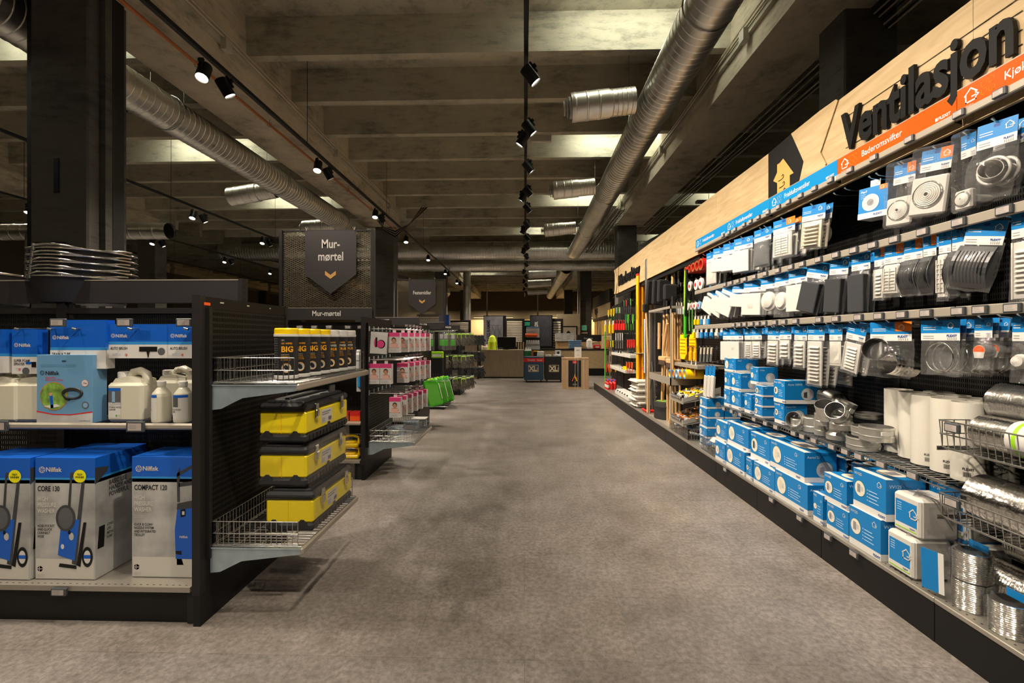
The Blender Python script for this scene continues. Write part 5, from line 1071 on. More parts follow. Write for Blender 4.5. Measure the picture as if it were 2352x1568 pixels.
Cr = [(1664, 1680, 830, 'cover', 2, 0, .2, 'small white cover at the far end'), (1681, 1702, 828, 'cover', 3, 0, .25, 'white cover second from the far end'), (1712, 1728, 825, 'vent', 3, 0, .1, 'slim white louvre, farthest'), (1731, 1746, 825, 'vent', 3, 0, .3, 'slim white louvre, second'),
      (1766, 1790, 840, 'louvre', 3, .03, .1, 'white louvre third along'), (1793, 1816, 828, 'louvre', 3, 0, .1, 'short white louvre with rounded slats'), (1826, 1853, 848, 'louvre', 3, .02, .05, 'medium white louvre beside the longest'), (1857, 1893, 888, 'louvre', 4, .02, .05, 'longest white louvre with eleven slats'),
      (1906, 1934, 845, 'plain', 8, 0, .05, 'plain flat white plate in clear bag'), (1950, 1990, 862, 'vent', 2, .2, .1, 'white louvre behind the silver sleeves'), (2000, 2090, 866, 'tube_o', 1, 0, .3, 'pair of silver duct sleeves in clear bag'), (2118, 2200, 862, 'clamp', 8, 0, .1, 'steel hose clamp in flat clear bag'),
      (2240, 2278, 850, 'sticker', 9, 0, .1, 'duct tape roll with red round sticker'), (2328, 2372, 880, 'disc', 5, 0, .15, 'large white valve disc at the right edge')]
hang_row('upper', 2.155, A); hang_row('middle', 1.771, B); hang_row('lower', 1.378, Cr)
for px in (1585 + 30, 1755, 1915, 1940, 2012, 2062): y = YX(px, 1.85); hook(bay_of(y), y, 2.155)
for px in (1790, 1905, 2045, 2290): y = YX(px, 1.85); hook(bay_of(y), y, 1.775)
for px in (1756, 1775, 1895, 1950, 2290): y = YX(px, 1.85); hook(bay_of(y), y, 1.382)
# ---- cartons
def carton(W, D, H, title, pic='vent', big=None, hue='blue'):
    """blue carton: front towards -x spans y 0..W, depth towards +x; origin at its near front lower edge"""
    mb = MB(); b = H * 0.17
    mb.box(0, 0, 0, D, W, b, 'white').box(0, 0, b, D, W, H, hue).box(0.0, 0.0, H, D * 0.2, W, H + 0.0006, 'white').quad([(0.001, 0.001, H + 0.0004), (D, 0.001, H + 0.0004), (D, W, H + 0.0004), (0.001, W, H + 0.0004)], hue)
    x = -0.0006
    r = min(W * 0.18, H * 0.30)
    mb.disc((x, W * 0.78, H * 0.52), r * 1.05, '-x', 'dark_green', 24, 0.9).disc((x - 0.0004, W * 0.78, H * 0.52), r, '-x', 'beige_paper', 24, 0.9)
    pm = {'vent': 'steel_print', 'cream': 'cream', 'dark': 'dark_plastic', 'white': 'white_metal'}[pic]
    q = [(x - 0.0008, W * 0.78 + r * .45, H * .52 - r * .5), (x - 0.0008, W * 0.78 - r * .1, H * .52 - r * .55), (x - 0.0008, W * .78 - r * .1, H * .52 + r * .55), (x - 0.0008, W * .78 + r * .45, H * .52 + r * .6)]
    mb.quad(q, pm); mb.quad([(x - 0.0009, W * 0.78 - r * .1, H * .52 - r * .3), (x - 0.0009, W * 0.78 - r * .6, H * .52 - r * .25), (x - 0.0009, W * .78 - r * .6, H * .52 + r * .3), (x - 0.0009, W * .78 - r * .1, H * .52 + r * .4)], 'grey_print')
    mb.text(title, (x - 0.0006, W * 0.955, H * 0.86), min(0.014, H * .09), '-x', 'paper', 0.01); house(mb, x - 0.0006, W * 0.26, H * 0.74, min(W, H) * 0.15)
    for k in range(4):
        mb.box(x - 0.0008, W * 0.53, H * (.30 + .085 * k), x, W * 0.55, H * (.325 + .085 * k), 'paper'); mb.quad([(x - 0.0008, W * .5, H * (.30 + .085 * k)), (x - 0.0008, W * (.2 + .05 * (k % 2)), H * (.30 + .085 * k)), (x - 0.0008, W * (.2 + .05 * (k % 2)), H * (.32 + .085 * k)), (x - 0.0008, W * .5, H * (.32 + .085 * k))], 'pale_print')
    mb.text('FLEXIT', (x - 0.0006, W * 0.22, H * 0.045), min(0.012, H * .07), '-x', 'dark_blue', 0.03, sx=0.9)
    y = -0.0006
    mb.text(title, (D * 0.08, y - 0.0004, H * 0.80), min(0.016, H * .09), '-y', 'pale_print', 0.01)
    R_ = min(D, H) * 0.27; cx = D * 0.62; mb.disc((cx, y, H * .42), R_ * 1.04, '-y', 'dark_green', 28).disc((cx, y - 0.0004, H * .42), R_, '-y', 'grey_disc', 28)
    mb.quad([(cx - R_ * .6, y - 0.0008, H * .42 - R_ * .5), (cx - R_ * .05, y - 0.0008, H * .42 - R_ * .6), (cx - R_ * .05, y - 0.0008, H * .42 + R_ * .4), (cx - R_ * .6, y - 0.0008, H * .42 + R_ * .3)], pm if pic != 'cream' else 'steel_print')
    mb.quad([(cx, y - 0.0008, H * .42 - R_ * .4), (cx + R_ * .5, y - 0.0008, H * .42 - R_ * .1), (cx + R_ * .5, y - 0.0008, H * .42 + R_ * .55), (cx, y - 0.0008, H * .42 + R_ * .5)], 'grey_print')
    u = min(W, D) * 0.32; mb.add([(D * .6 + u * math.cos(i * PI / 12), W * .5 + W * .3 * math.sin(i * PI / 12), H + 0.001) for i in range(24)], [tuple(range(24))], 'beige_paper'); mb.box(D * .45, W * .35, H + 0.0011, D * .75, W * .6, H + 0.0014, 'steel_print')
    return mb
gcar = {'base': 'blue ventilation cartons on the floor-level shelf', 'mid': 'blue ventilation cartons on the wire shelf'}
def put(pa, pb, z0, H, D, title, pic, label, X=1.765, grp='base', turn=0.0, W=None):
    ya, yb = YX(pa, X), YX(pb, X); y0 = min(ya, yb); W = W or abs(ya - yb)
    carton(W, D, H, title, pic).build('vent_carton', loc=(X, y0, z0), rot=(0, 0, turn), label=label, cat='carton', group=gcar[grp])
ZB1 = ZB + 0.001
put(1951, 2023, ZB1, .205, .19, 'VV125', 'vent', 'blue VV125 carton at the bottom, beside the bagged white square covers')
put(1960, 2035, ZB1 + .206, .205, .19, 'VV125', 'vent', 'blue VV125 carton stacked on the other one, top within reach', X=1.775)
carton(.19, .19, .205, 'VV125', 'vent').build('vent_carton', loc=(1.985, 2.10, ZB1 + .206), label='blue VV125 carton behind the front stack, below the wire shelf corner', cat='carton', group=gcar['base'])
carton(.19, .19, .205, 'VV125', 'vent').build('vent_carton', loc=(1.985, 2.10, ZB1), label='blue VV125 carton hidden low behind the front stack', cat='carton', group=gcar['base'])
put(1899, 1949, ZB1, .155, .17, 'VV100', 'vent', 'smaller blue VV100 carton with white flap edge, lower of two', X=1.77)
put(1893, 1945, ZB1 + .157, .16, .17, 'VV100', 'vent', 'smaller blue VV100 carton, upper of two', X=1.775)
put(1868, 1890, ZB1, .175, .12, 'FVS', 'cream', 'narrow upright blue carton with white side, wedged between larger cartons', X=1.765)
put(1780, 1855, ZB1, .19, .19, 'Aero125', 'cream', 'long blue Aero125 carton at the bottom, middle of the shelf')
put(1769, 1848, ZB1 + .192, .19, .20, 'Aero125', 'cream', 'long blue Aero125 carton on top of its twin', X=1.775)
put(1731, 1779, ZB1, .165, .19, 'Aero100', 'white', 'blue carton with white picture, left of the long Aero125 cartons')
put(1714, 1728, ZB1, .165, .19, 'Aero100', 'dark', 'slim looking blue carton showing a dark blue vent, in the front row')
put(1724, 1768, ZB1 + .168, .20, .20, 'Aero100', 'dark', 'blue carton with a dark vent picture, upper row left of the Aero125', X=1.80)
put(1668, 1710, ZB1, .19, .19, '1000', 'white', 'blue carton at the bottom left of the dark vent one')
put(1671, 1719, ZB1 + .192, .19, .19, '1250', 'white', 'blue carton with round white vent picture, upper row', X=1.785)
put(1643, 1666, ZB1, .17, .19, 'FVS', 'cream', 'blue carton at the bottom beside the wire basket')
put(1645, 1670, ZB1 + .172, .18, .19, 'FVS', 'white', 'blue carton above the one beside the wire basket', X=1.785)
for k, (a, b, X, H, D) in enumerate(((1769, 1800, 1.99, .17, .18), (1860, 1895, 2.0, .17, .18), (1900, 1935, 2.0, .17, .16))):
    ya, yb = YX(a + 45, X), YX(b + 60, X); carton(abs(ya - yb), D, H, 'Aero125', 'dark').build('vent_carton', loc=(X, min(ya, yb), ZB1 + 0.18), label='blue carton in the back row under the wire shelf, %s from the far end' % ORD[k], cat='carton', group='back row of blue cartons under the wire shelf')
    carton(abs(ya - yb), D, H, 'Aero125', 'dark').build('vent_carton', loc=(X, min(ya, yb), ZB1), label='blue carton hidden at floor level in the back row, %s from the far end' % ORD[k], cat='carton', group='back row of blue cartons under the wire shelf')
# far stack of flat cartons beside the basket
for k in range(5):
    W = abs(YX(1607, 1.83) - YX(1624, 1.83)); carton(W, .17, .098, 'FVT', 'white').build('vent_carton', loc=(1.83 - 0.004 * (k % 2), YX(1624, 1.83), ZB1 + .10 * k), label='flat blue carton with white base band, %s from the bottom of the far stack' % ORD[k], cat='carton', group='far stack of flat blue cartons')
    if k < 5: carton(W, .15, .098, 'FVT', 'white').build('vent_carton', loc=(2.01, YX(1624, 1.83), ZB1 + .10 * k), label='flat blue carton in the stack behind the far one, %s from the bottom' % ORD[k], cat='carton', group='rear stack of flat blue cartons')
ZM1 = ZM + 0.001
M_ = [(1663, 1678, ZM1, .155, .12, 'FV63', 'white', 'bottom blue carton at the far end of the wire shelf', 1.825), (1664, 1679, ZM1 + .157, .15, .12, 'FV63', 'white', 'second blue carton up at the far end of the wire shelf', 1.825),
      (1680, 1702, ZM1, .155, .16, 'FV63', 'white', 'bottom blue carton, second column on the wire shelf', 1.83), (1680, 1702, ZM1 + .157, .155, .16, 'FV63', 'white', 'middle blue carton with a round vent picture, second column', 1.83),
      (1664, 1690, ZM1 + .314, .12, .19, 'FV60', 'white', 'long blue carton lying on top of the far columns', 1.83),
      (1710, 1726, ZM1, .155, .14, 'FV54', 'white', 'blue carton with an oval picture, third column bottom', 1.83),
      (1724, 1742, ZM1 + .245, .135, .15, 'FV54', 'white', 'blue carton with a half disc picture, on top of the flat ones', 1.84)]
for (a, b, z, H, D, ti, pi_, lab, X) in M_: put(a, b, z, H, D, ti, pi_, lab, X, 'mid')
for k in range(3): put(1733 + 1 * k, 1751 + k, ZM1 + .081 * k, .08, .17, 'FVT', 'dark', 'flat blue carton lying, %s from the bottom in the wire shelf stack of three' % ORD[k], 1.825, 'mid')
put(1779, 1801, ZM1, .15, .16, 'Aero100', 'dark', 'blue carton below the Aero 100V2 one', 1.83, 'mid'); put(1777, 1803, ZM1 + .152, .16, .25, 'Aero 100V2', 'dark', 'blue Aero 100V2 carton with a dark vent on its side, on another carton', 1.825, 'mid')
# boxed fan hanging on a hook
t = thing('fan_carton', 'blue fan carton with white round fan printed on it, hanging on the upper hooks', 'carton', (1.875, YX(2000, 1.86), 2.145), (0.05, 0, 0.30))
mb = MB(); w, h, d = 0.15, 0.165, 0.10
mb.box(0, -w / 2, -h - .03, d, w / 2, -.03, 'blue').box(-0.001, -w / 2 - 0.001, -h - .031, d + 0.001, w / 2 + 0.001, -h + 0.0, 'white').box(0.0, -w / 2 - 0.0015, -h - 0.025, d, -w / 2, -0.03, 'blue').box(d * .82, -w / 2 - 0.002, -h - 0.03, d, -w / 2 - 0.001, -0.03, 'white')
mb.disc((-0.0016, 0.01, -.03 - h * .5), .045, '-x', 'paper', 28).disc((-0.002, 0.01, -.03 - h * .5), .036, '-x', 'grey_disc', 28).disc((-0.0024, 0.01, -.03 - h * .5), .018, '-x', 'steel_print', 20)
mb.quad([(-0.001, -w * .22, -.03), (-0.001, -w * .48, -.03), (-0.001, -w * .48, -.055), (-0.001, -w * .22, -.055)], 'card_orange'); house(mb, -0.0014, -w * .25, -.052, .02); mb.text('Pax7', (-0.001, w * .42, -.055), .012, '-x', 'paper', 0.02)
for k in range(3): mb.text('ventilator', (-0.001, w * .42, -.066 - .009 * k), .005, '-x', 'paper')
mb.text('FLEXIT', (-0.002, -w * .05, -h - .02), .011, '-x', 'dark_blue', 0.03); mb.build('box', t)
MB().box(0.03, -w * .1, -.03, .032, w * .25, .012, 'white').build('hang_tab', t); hook(bay_of(t.location.y), t.location.y, 2.155)
# ---- galvanised fittings on the wire shelf
def ringprof(r, h):
    return [(r * .97, 0), (r, 0.002), (r, h * .3), (r * 1.035, h * .33), (r * 1.035, h * .37), (r, h * .4), (r, h * .82), (r * 1.03, h * .85), (r * 1.03, h * .9), (r, h * .92), (r, h), (r * .97, h), (r * .965, 0.004)]
flat('zinc_shade', (.28, .27, .26), .45, .8)  # darker copy of the galvanised metal; shade inside the fittings put into the colour
gf = 'galvanised duct fittings heaped on the wire shelf'
def fitting(px, py, r, h, label, z=ZM1, rot=(0, 0, 0), kind='ring', m='galvanised', dz=0.0):
    x, y = PZ(px, py, z); x = min(max(x, 1.80 + r), XB - r - 0.01); mb = MB()
    if kind == 'ring': mb.lathe(ringprof(r, h)[:-1], m, 32, caps=False).lathe([(r * .967, h), (r * .965, 0.003)], 'zinc_shade', 32, caps=False); mb.box(-r * .4, -r * 1.035, h * .5, r * .3, -r * .9, h * .75, 'paper') if h > .06 else None
    if kind == 'reducer': mb.lathe([(r, 0), (r, h * .35), (r * 1.03, h * .38), (r, h * .42), (r * .8, h * .62), (r * .8, h * .9), (r * .84, h * .93), (r * .8, h), (r * .77, h)], m, 32, caps=False).lathe([(r * .77, h), (r * .78, h * .62), (r * .95, h * .4), (r * .96, 0.002)], 'zinc_shade', 32, caps=False)
    if kind == 'elbow':
        pts = [(0, 0, 0), (0, 0, h * .4), (0, r * .35, h * .7), (0, r * 1.1, h * .95), (0, r * 1.7, h * 1.05)]; mb.tube(pts, r, m, 24, rad=[r, r, r, r, r]); mb.tube([(0, 0, 0.0), (0, 0, .012)], r * 1.05, 'black_rubber', 24); mb.tube([(0, r * .30, h * .66), (0, r * .4, h * .72)], r * 1.04, m, 24)
    mb.build('duct_fitting', loc=(x, y, z + dz), rot=rot, label=label, cat='duct fitting', group=gf)
fitting(1964, 1030, .078, .068, 'wide galvanised ring with paper tag, bottom right of the heap'); fitting(1975, 1010, .076, .075, 'wide galvanised ring standing on another ring, open top showing', z=ZM1 + .07)
fitting(1925, 1008, .062, .075, 'galvanised reducer, bottom of the pair beside the wide rings', kind='reducer'); fitting(1933, 985, .062, .08, 'galvanised reducer standing on another reducer', z=ZM1 + .08, kind='reducer')
fitting(1888, 998, .042, .085, 'slim galvanised coupling between ring and reducer'); fitting(1866, 990, .055, .10, 'galvanised coupling with dark rubber rims, left of the slim one')
fitting(1833, 985, .052, .07, 'galvanised coupling lying with its open end towards the aisle, lower left', rot=(0, -PI / 2 + .25, .5), dz=.055); fitting(1850, 975, .052, .09, 'galvanised coupling lying open end out, above the lower left one', z=ZM1 + .105, rot=(0, -PI / 2 + .5, .6), dz=.05)
fitting(1895, 965, .050, .10, 'galvanised coupling leaning at the top of the heap', z=ZM1 + .11, rot=(.2, -.5, .3), dz=.02); fitting(1930, 960, .045, .11, 'dark galvanised elbow behind the leaning coupling', z=ZM1 + .13, rot=(.3, .3, .2), kind='ring', m='wire_dark')
fitting(1984, 952, .062, .15, 'large dark elbow tilted at the back of the heap', z=ZM1 + .10, rot=(-.3, .35, .5), kind='elbow', m='wire_dark'); fitting(1820, 985, .045, .075, 'galvanised coupling beside the small cartons, bottom left'); fitting(1820, 975, .045, .075, 'galvanised coupling on top of the bottom left one', z=ZM1 + .077)
fitting(1985, 1000, .058, .055, 'ring lying in clear film at the back right of the heap', z=ZM1 + .075, rot=(0, 0, 0)); fitting(1996, 1006, .05, .07, 'galvanised coupling lying beside the white tubes', rot=(0, 0, .9), dz=.0); fitting(1995, 960, .07, .03, 'dark rimmed ring on top behind the wide ring', z=ZM1 + .145, m='wire_dark')
# ---- white tubes
def wtube():
    mb = MB(); r, h = .062, .336; mb.lathe([(r, 0), (r, h), (r * .96, h), (r * .96, 0.002)], 'cream_tube', 36, caps=False)
    def wt(s, z, hh, a0, b=0.01, m='ink_black'):
        v, f, wd = text_geo(s, b, 0, 0.9); k = hh / 0.72; R_ = r + 0.0006; mb.add([(R_ * math.cos(a0 + p[0] * k / R_), R_ * math.sin(a0 + p[0] * k / R_), z + p[1] * k) for p in v], f, m)
    a = -PI * .78
    wt('FLEXIT', .05, .010, a, .03); wt('RG 125', .05, .008, a + .95, .0, 'grey_text'); wt('Art. 450040', .038, .005, a + 1.0, .0, 'grey_text'); wt('kanal 125', .030, .005, a + 1.0, .0, 'grey_text')
    for k in range(10): R_ = r + .0006; q = a + .05 + .04 * k; mb.add([(R_ * math.cos(q), R_ * math.sin(q), .022), (R_ * math.cos(q + .02), R_ * math.sin(q + .02), .022), (R_ * math.cos(q + .02), R_ * math.sin(q + .02), .042), (R_ * math.cos(q), R_ * math.sin(q), .042)], [(0, 1, 2, 3)], 'ink_black')
    return mb
flat('cream_tube', (0.60, 0.575, 0.51), 0.45)
x0, y0 = PZ(2204, 1100, ZM1); tb = None; gtu = 'white cardboard-looking duct tubes standing on the wire shelf'
k = 0
for row in range(3):
    for i in range(5 if row == 0 else 4):
        x = (1.931, 1.953, 1.968, 2.008, 2.034)[i] + .128 * row; y = 2.03 + .126 * i
        if x + .063 > XB + .01: continue
        lab = ('tall white tube printed RG 125, front row, %s from the right' % ORD[i]) if row == 0 else 'tall white tube in row %s from the front, %s from the right' % (('two', 'three')[row - 1], ORD[i])
        if tb is None: tb = wtube().build('duct_tube', loc=(x, y, ZM1), rot=(0, 0, -.25), label=lab, cat='tube', group=gtu)
        else: cp(tb, (x, y, ZM1), lab, -.25 + .2 * (i % 3) if row else -.25 + .12 * i)
# ---- wire baskets with flexible silver ducts
def basket(z, h, label, y0=1.262, y1=1.985, x0=1.775, x1=2.17):
    t = thing('wire_basket', label, 'basket', (x0, y0, z)); mb = MB(); D, L_ = x1 - x0, y1 - y0
    for k in range(27): y = L_ * k / 26; mb.tube([(D, y, 0.0), (0.0, y, 0), (-0.012, y, h)], .0022, 'wire', 4)
    for zz, xx in ((0, 0), (h * .5, -.006), (h, -.012)): mb.tube([(xx, 0, zz), (xx, L_, zz)], .0035, 'wire', 5)
    for k in range(5): mb.tube([(D * k / 4, 0, -.003), (D * k / 4, L_, -.003)], .003, 'wire', 4)
    for y in (0, L_):
        for zz in (h * .5, h): mb.tube([(-.01, y, zz), (D, y, zz)], .003, 'wire', 4)
        for k in range(8): mb.tube([(D * k / 8, y, 0), (D * k / 8, y, h)], .0022, 'wire', 4)
    mb.build('basket_wires', t)
    for y in (-.004, L_ + .001): MB().box(-.02, y, -.014, D + .02, y + .003, .004, 'wire_dark').build('bracket', t)
    price_tag(t, -.02, L_ - .075, h * .82, '-x', w_=.065, h_=.038)
basket(.838, .115, 'upper wire basket holding two silver flexible ducts'); basket(.545, .10, 'lower wire basket holding thick silver flexible ducts')
def flex(x, y0, y1, z, r, label, lab=False, film_=True, pitch=.011):
    t = thing('flexible_duct', label, 'flexible duct', (x, y0, z)); n = int((y1 - y0) / pitch); pr = []
    for k in range(n): pr += [(r * .955, k * pitch), (r, k * pitch + pitch * .5)]
    pr.append((r * .955, n * pitch)); mb = MB().at((0, 0, 0), (-PI / 2, 0, 0)); mb.lathe(pr, 'aluminium', 32, caps=False).lathe([(r * .95, 0.001), (r * .7, 0.003)], 'aluminium', 24, caps=False).lathe([(r * .95, n * pitch - .002), (.01, n * pitch - .012)], 'aluminium', 24, caps=False); mb.at(); mb.build('duct_body', t)
    if lab: MB().at((0, 0, 0), (-PI / 2, 0, 0)).lathe([(r * 1.01, .12), (r * 1.01, .50)], 'paper', 28, caps=False).lathe([(r * 1.014, .12), (r * 1.014, .16)], 'strip_blue', 28, caps=False).lathe([(r * 1.014, .46), (r * 1.014, .475)], 'lime', 28, caps=False).build('printed_sleeve', t)
    if film_:
        mb = MB(); vs = []; nu, nv = 20, 14
        for j in range(nv + 1):
            for i in range(nu):
                a = 2 * PI * i / nu; v = j / nv; rr = r * (1.10 + .16 * noise.noise(Vector((math.cos(a) * 1.5, v * 6, x * 9 + math.sin(a))))); rr *= (1 if 0 < j < nv else .25); vs.append((rr * math.cos(a), -.03 + (y1 - y0 + .06) * v, rr * math.sin(a)))
        mb.add(vs, [(j * nu + i, j * nu + (i + 1) % nu, (j + 1) * nu + (i + 1) % nu, (j + 1) * nu + i) for j in range(nv) for i in range(nu)], 'film', True); mb.build('clear_bag', t)
    return t
flex(1.90, 1.29, 1.94, .838 + .075, .070, 'silver flexible duct with printed sleeve, lying low in the upper basket', True, False); flex(1.97, 1.28, 1.96, 1.035, .066, 'silver flexible duct wrapped in clear film, on top of the upper basket'); flex(2.09, 1.28, 1.93, .92, .07, 'silver flexible duct at the back of the upper basket', False, False)
flex(1.895, 1.28, 1.95, .545 + .10, .092, 'thick silver flexible duct in the lower basket', False, False); flex(2.07, 1.29, 1.95, .545 + .082, .078, 'silver flexible duct behind the thick one, lower basket', False, False)
flex(2.00, 1.25, 2.02, ZB + .09, .085, 'silver flexible duct lying at floor level behind the coils', False, False); flex(2.10, 1.25, 2.0, ZB + .235, .07, 'silver flexible duct resting behind others under the lower basket', False, False)
# coils in bags on the base shelf
def coil(x, y, z, r, h, label):
    t = thing('coiled_duct', label, 'flexible duct', (x, y, z), group='short coiled silver ducts bagged on the floor-level shelf'); n = 15; pr = [(r * .62, 0)]
    for k in range(n): pr += [(r * .96, h * k / n), (r, h * (k + .5) / n)]
    pr += [(r * .96, h), (r * .82, h), (r * .8, h * .4), (r * .76, h * .1)]; MB().lathe(pr, 'aluminium', 36, caps=False).build('coil', t)
    mb = MB(); vs = []; nu, nv = 20, 8
    for j in range(nv + 1):
        for i in range(nu):
            a = 2 * PI * i / nu; v = j / nv; sq = 1 + .10 * abs(math.sin(2 * a)); rr = r * sq * (1.07 + .10 * noise.noise(Vector((math.cos(a) * 2, v * 3, math.sin(a) * 2 + x * 7)))) * (1 if j < nv - 1 else .75); vs.append((rr * math.cos(a), rr * math.sin(a), .001 + (h + .02) * v + .006 * math.sin(a * 3) * (j == nv)))
    mb.add(vs, [(j * nu + i, j * nu + (i + 1) % nu, (j + 1) * nu + (i + 1) % nu, (j + 1) * nu + i) for j in range(nv) for i in range(nu)], 'film', True); mb.build('clear_bag', t)
    MB().box(r * .35, -r * .7, h + .004, r * .38, r * .6, h + .034, 'blue').build('label_card', t)
coil(1.84, 1.925, ZB1, .062, .115, 'silver coiled duct in a bag, lower of the stacked two'); coil(1.842, 1.925, ZB1 + .119, .062, .115, 'silver coiled duct in a bag, upper of the stacked two'); coil(1.83, 1.765, ZB1, .062, .12, 'silver coiled duct in a bag, standing alone nearest')
coil(1.86, 1.60, ZB1, .06, .05, 'flat bagged silver ring at the right edge of the picture')
# bagged white square wall covers
def sqcover(x, y, z, label):
    W, D, H = .155, .17, .185; t = thing('square_cover', label, 'wall cover', (x, y, z), group='bagged white square covers with blue labels')
    mb = MB().box(0, 0, 0, D, W, H, 'white_plastic', .012).box(-.004, .004, .004, .014, W - .004, H - .004, 'white_plastic', .010); mb.build('cover_body', t)
    mb = MB(); q = lambda a, b, c, d, m, l=0: mb.quad([(-.0046 - .0005 * l, W - a * W, b * H), (-.0046 - .0005 * l, W - c * W, b * H), (-.0046 - .0005 * l, W - c * W, d * H), (-.0046 - .0005 * l, W - a * W, d * H)], m)
    q(.12, .2, .88, .82, 'blue'); q(.12, .14, .88, .24, 'paper', 1); q(.12, .12, .88, .145, 'lime', 2); house(mb, -.006, W * .4, H * .44, .05); [q(.18, .74 - .06 * k, .34, .755 - .06 * k, 'pale_print', 1) for k in range(4)]
    mb.text('FLEXIT', (-.006, W * .36, H * .165), .007, '-x', 'dark_blue', .03); mb.build('label', t)
    mb = MB(); g = .012; nu = 6; vs = []
    for fx in ():
        vs = [(fx - .006 * noise.noise(Vector((i, j, 3.3))), -g + (W + 2 * g) * i / nu, (H + g) * j / nu) for j in range(nu + 1) for i in range(nu + 1)]; mb.add(vs, [(j * (nu + 1) + i, j * (nu + 1) + i + 1, (j + 1) * (nu + 1) + i + 1, (j + 1) * (nu + 1) + i) for j in range(nu) for i in range(nu)], 'film', True)
    vs = [((D + g) * i / nu - g, -g - .006 * noise.noise(Vector((i, j, 7.3))), (H + g) * j / nu) for j in range(nu + 1) for i in range(nu + 1)]; mb.add(vs, [(j * (nu + 1) + i, j * (nu + 1) + i + 1, (j + 1) * (nu + 1) + i + 1, (j + 1) * (nu + 1) + i) for j in range(nu) for i in range(nu)], 'film', True)
    for k in range(5): mb.prism([(.0, W * .3, H + .004), (.05, W * .5, H + .02 + .01 * math.sin(k * 2)), (.1, W * (.2 + .15 * k), H + .006)], (.0004, 0, 0.0004), 'film')
    mb.build('clear_bag', t)
ya = YX(2100, 1.775); sqcover(1.775, ya, ZB1, 'bagged white square cover with blue label, lower of two'); sqcover(1.80, YX(2116, 1.80), ZB1 + .187, 'bagged white square cover with blue label, upper of two')
sqcover(1.985, ya - .06, ZB1, 'bagged white square cover in the back row, lower'); sqcover(1.985, ya - .03, ZB1 + .187, 'bagged white square cover in the back row, upper')
MB().box(0, 0, 0, .0015, .062, .175, 'blue').box(0, -.02, 0, .0015, 0, .175, 'white').build('product_card', loc=(1.765, 1.99, ZB1 + .02), rot=(0, -.04, .35), label='blue printed card standing between white square covers and coils', cat='card')
# ================================================================ farther gondolas on the left
def header(g, W_, text, top, wtext=None, z0=1.49, width=0.93, strip_h=0.12, shield=True):
    """expanded-metal header with a hanging arrow-shaped sign, in gondola space, facing the viewer"""
    y = W_ / 2
    for x in (-width - 0.05, -0.05): MB().box(x - 0.03, y - 0.03, 1.3, x, y + 0.03, top, 'charcoal').build('header_post', g)
    MB().box(-width - 0.05, y - 0.004, z0 + strip_h, -0.08, y, top, 'expanded_metal').box(-width - 0.05, y - 0.01, top - 0.014, -0.08, y + 0.006, top, 'charcoal').build('mesh_panel', g)
    fs = MB().box(-width - 0.04, -0.0 + y - 0.08, z0 - 0.01, -0.055, y - 0.06, z0 + strip_h - 0.01, 'sign_black').box(-width - 0.04, y - 0.081, z0 + strip_h - 0.014, -0.055, y - 0.059, z0 + strip_h - 0.009, 'rail_grey')
    if wtext: fs.text(wtext, (-width / 2 - 0.04, y - 0.0815, z0 + 0.03), 0.052, '-y', 'paper', 0.02, sx=0.85, al='c')
    fs.build('fascia', g)
    if shield:
        cx = -width / 2 - 0.02; s = MB(); w = 0.26; h = top - z0 - strip_h; y2 = y - 0.03
        s.prism([(cx - w, y2, top - 0.015), (cx + w, y2, top - 0.015), (cx + w, y2, top - h * 0.58), (cx, y2, top - h * 0.83), (cx - w, y2, top - h * 0.58)], (0, 0.006, 0), 'sign_black')
        ls_ = text; n = len(ls_)
        for k, t_ in enumerate(ls_): s.text(t_, (cx, y2 - 0.001, top - h * (0.24 if n > 1 else 0.36) - k * 0.125), 0.088 if n > 1 else 0.068, '-y', 'white_plastic', 0.016, sx=0.78, al='c')
        zc = top - h * (0.58 if n > 1 else 0.52); y3 = y2 - 0.002
        s.quad([(cx - .055, y3, zc + .035), (cx, y3, zc - .005), (cx, y3, zc - .045), (cx - .055, y3, zc - .005)], 'golden'); s.quad([(cx, y3, zc - .005), (cx + .055, y3, zc + .035), (cx + .055, y3, zc - .005), (cx, y3, zc - .045)], 'golden')
        s.build('hanging_sign', g)
        for x in (cx - w + .02, cx + w - .02): MB().tube([(x - .012, y2 - .004, top + .02), (x, y2 - .004, top - .015), (x + .012, y2 - .004, top + .02)], .003, 'cream', 4).build('sign_clip', g)
g2 = gondola(4.12, 4.96, -4.5, 'second black gondola, with the Mur-mørtel header of expanded metal'); header(g2, .84, ('Mur-', 'mørtel'), 2.39, 'Mur-mørtel')
g3 = gondola(6.17, 6.95, -4.5, 'third black gondola, behind the Mur-mørtel one, green cases on its end'); 
MB().box(-0.98, .32, 1.49, -.05, .34, 1.60, 'sign_black').box(-0.98, .319, 1.595, -.05, .341, 1.6, 'rail_grey').text('FUGE', (-.62, .318, 1.53), .04, '-y', 'paper', .02).build('fascia', g3)
g4 = gondola(8.23, 9.0, -4.5, 'fourth black gondola, with the Festemidler header and lime gloves on its end'); header(g4, .77, ('Festemidler',), 2.42, 'PISTOLER')
g5 = gondola(10.3, 11.0, -4.5, 'fifth black gondola, with black work gloves hanging on its end')
MB().box(-0.98, .30, 1.49, -.05, .32, 1.60, 'sign_black').text('HANSKER', (-.5, .298, 1.53), .04, '-y', 'paper', .02).build('fascia', g5)
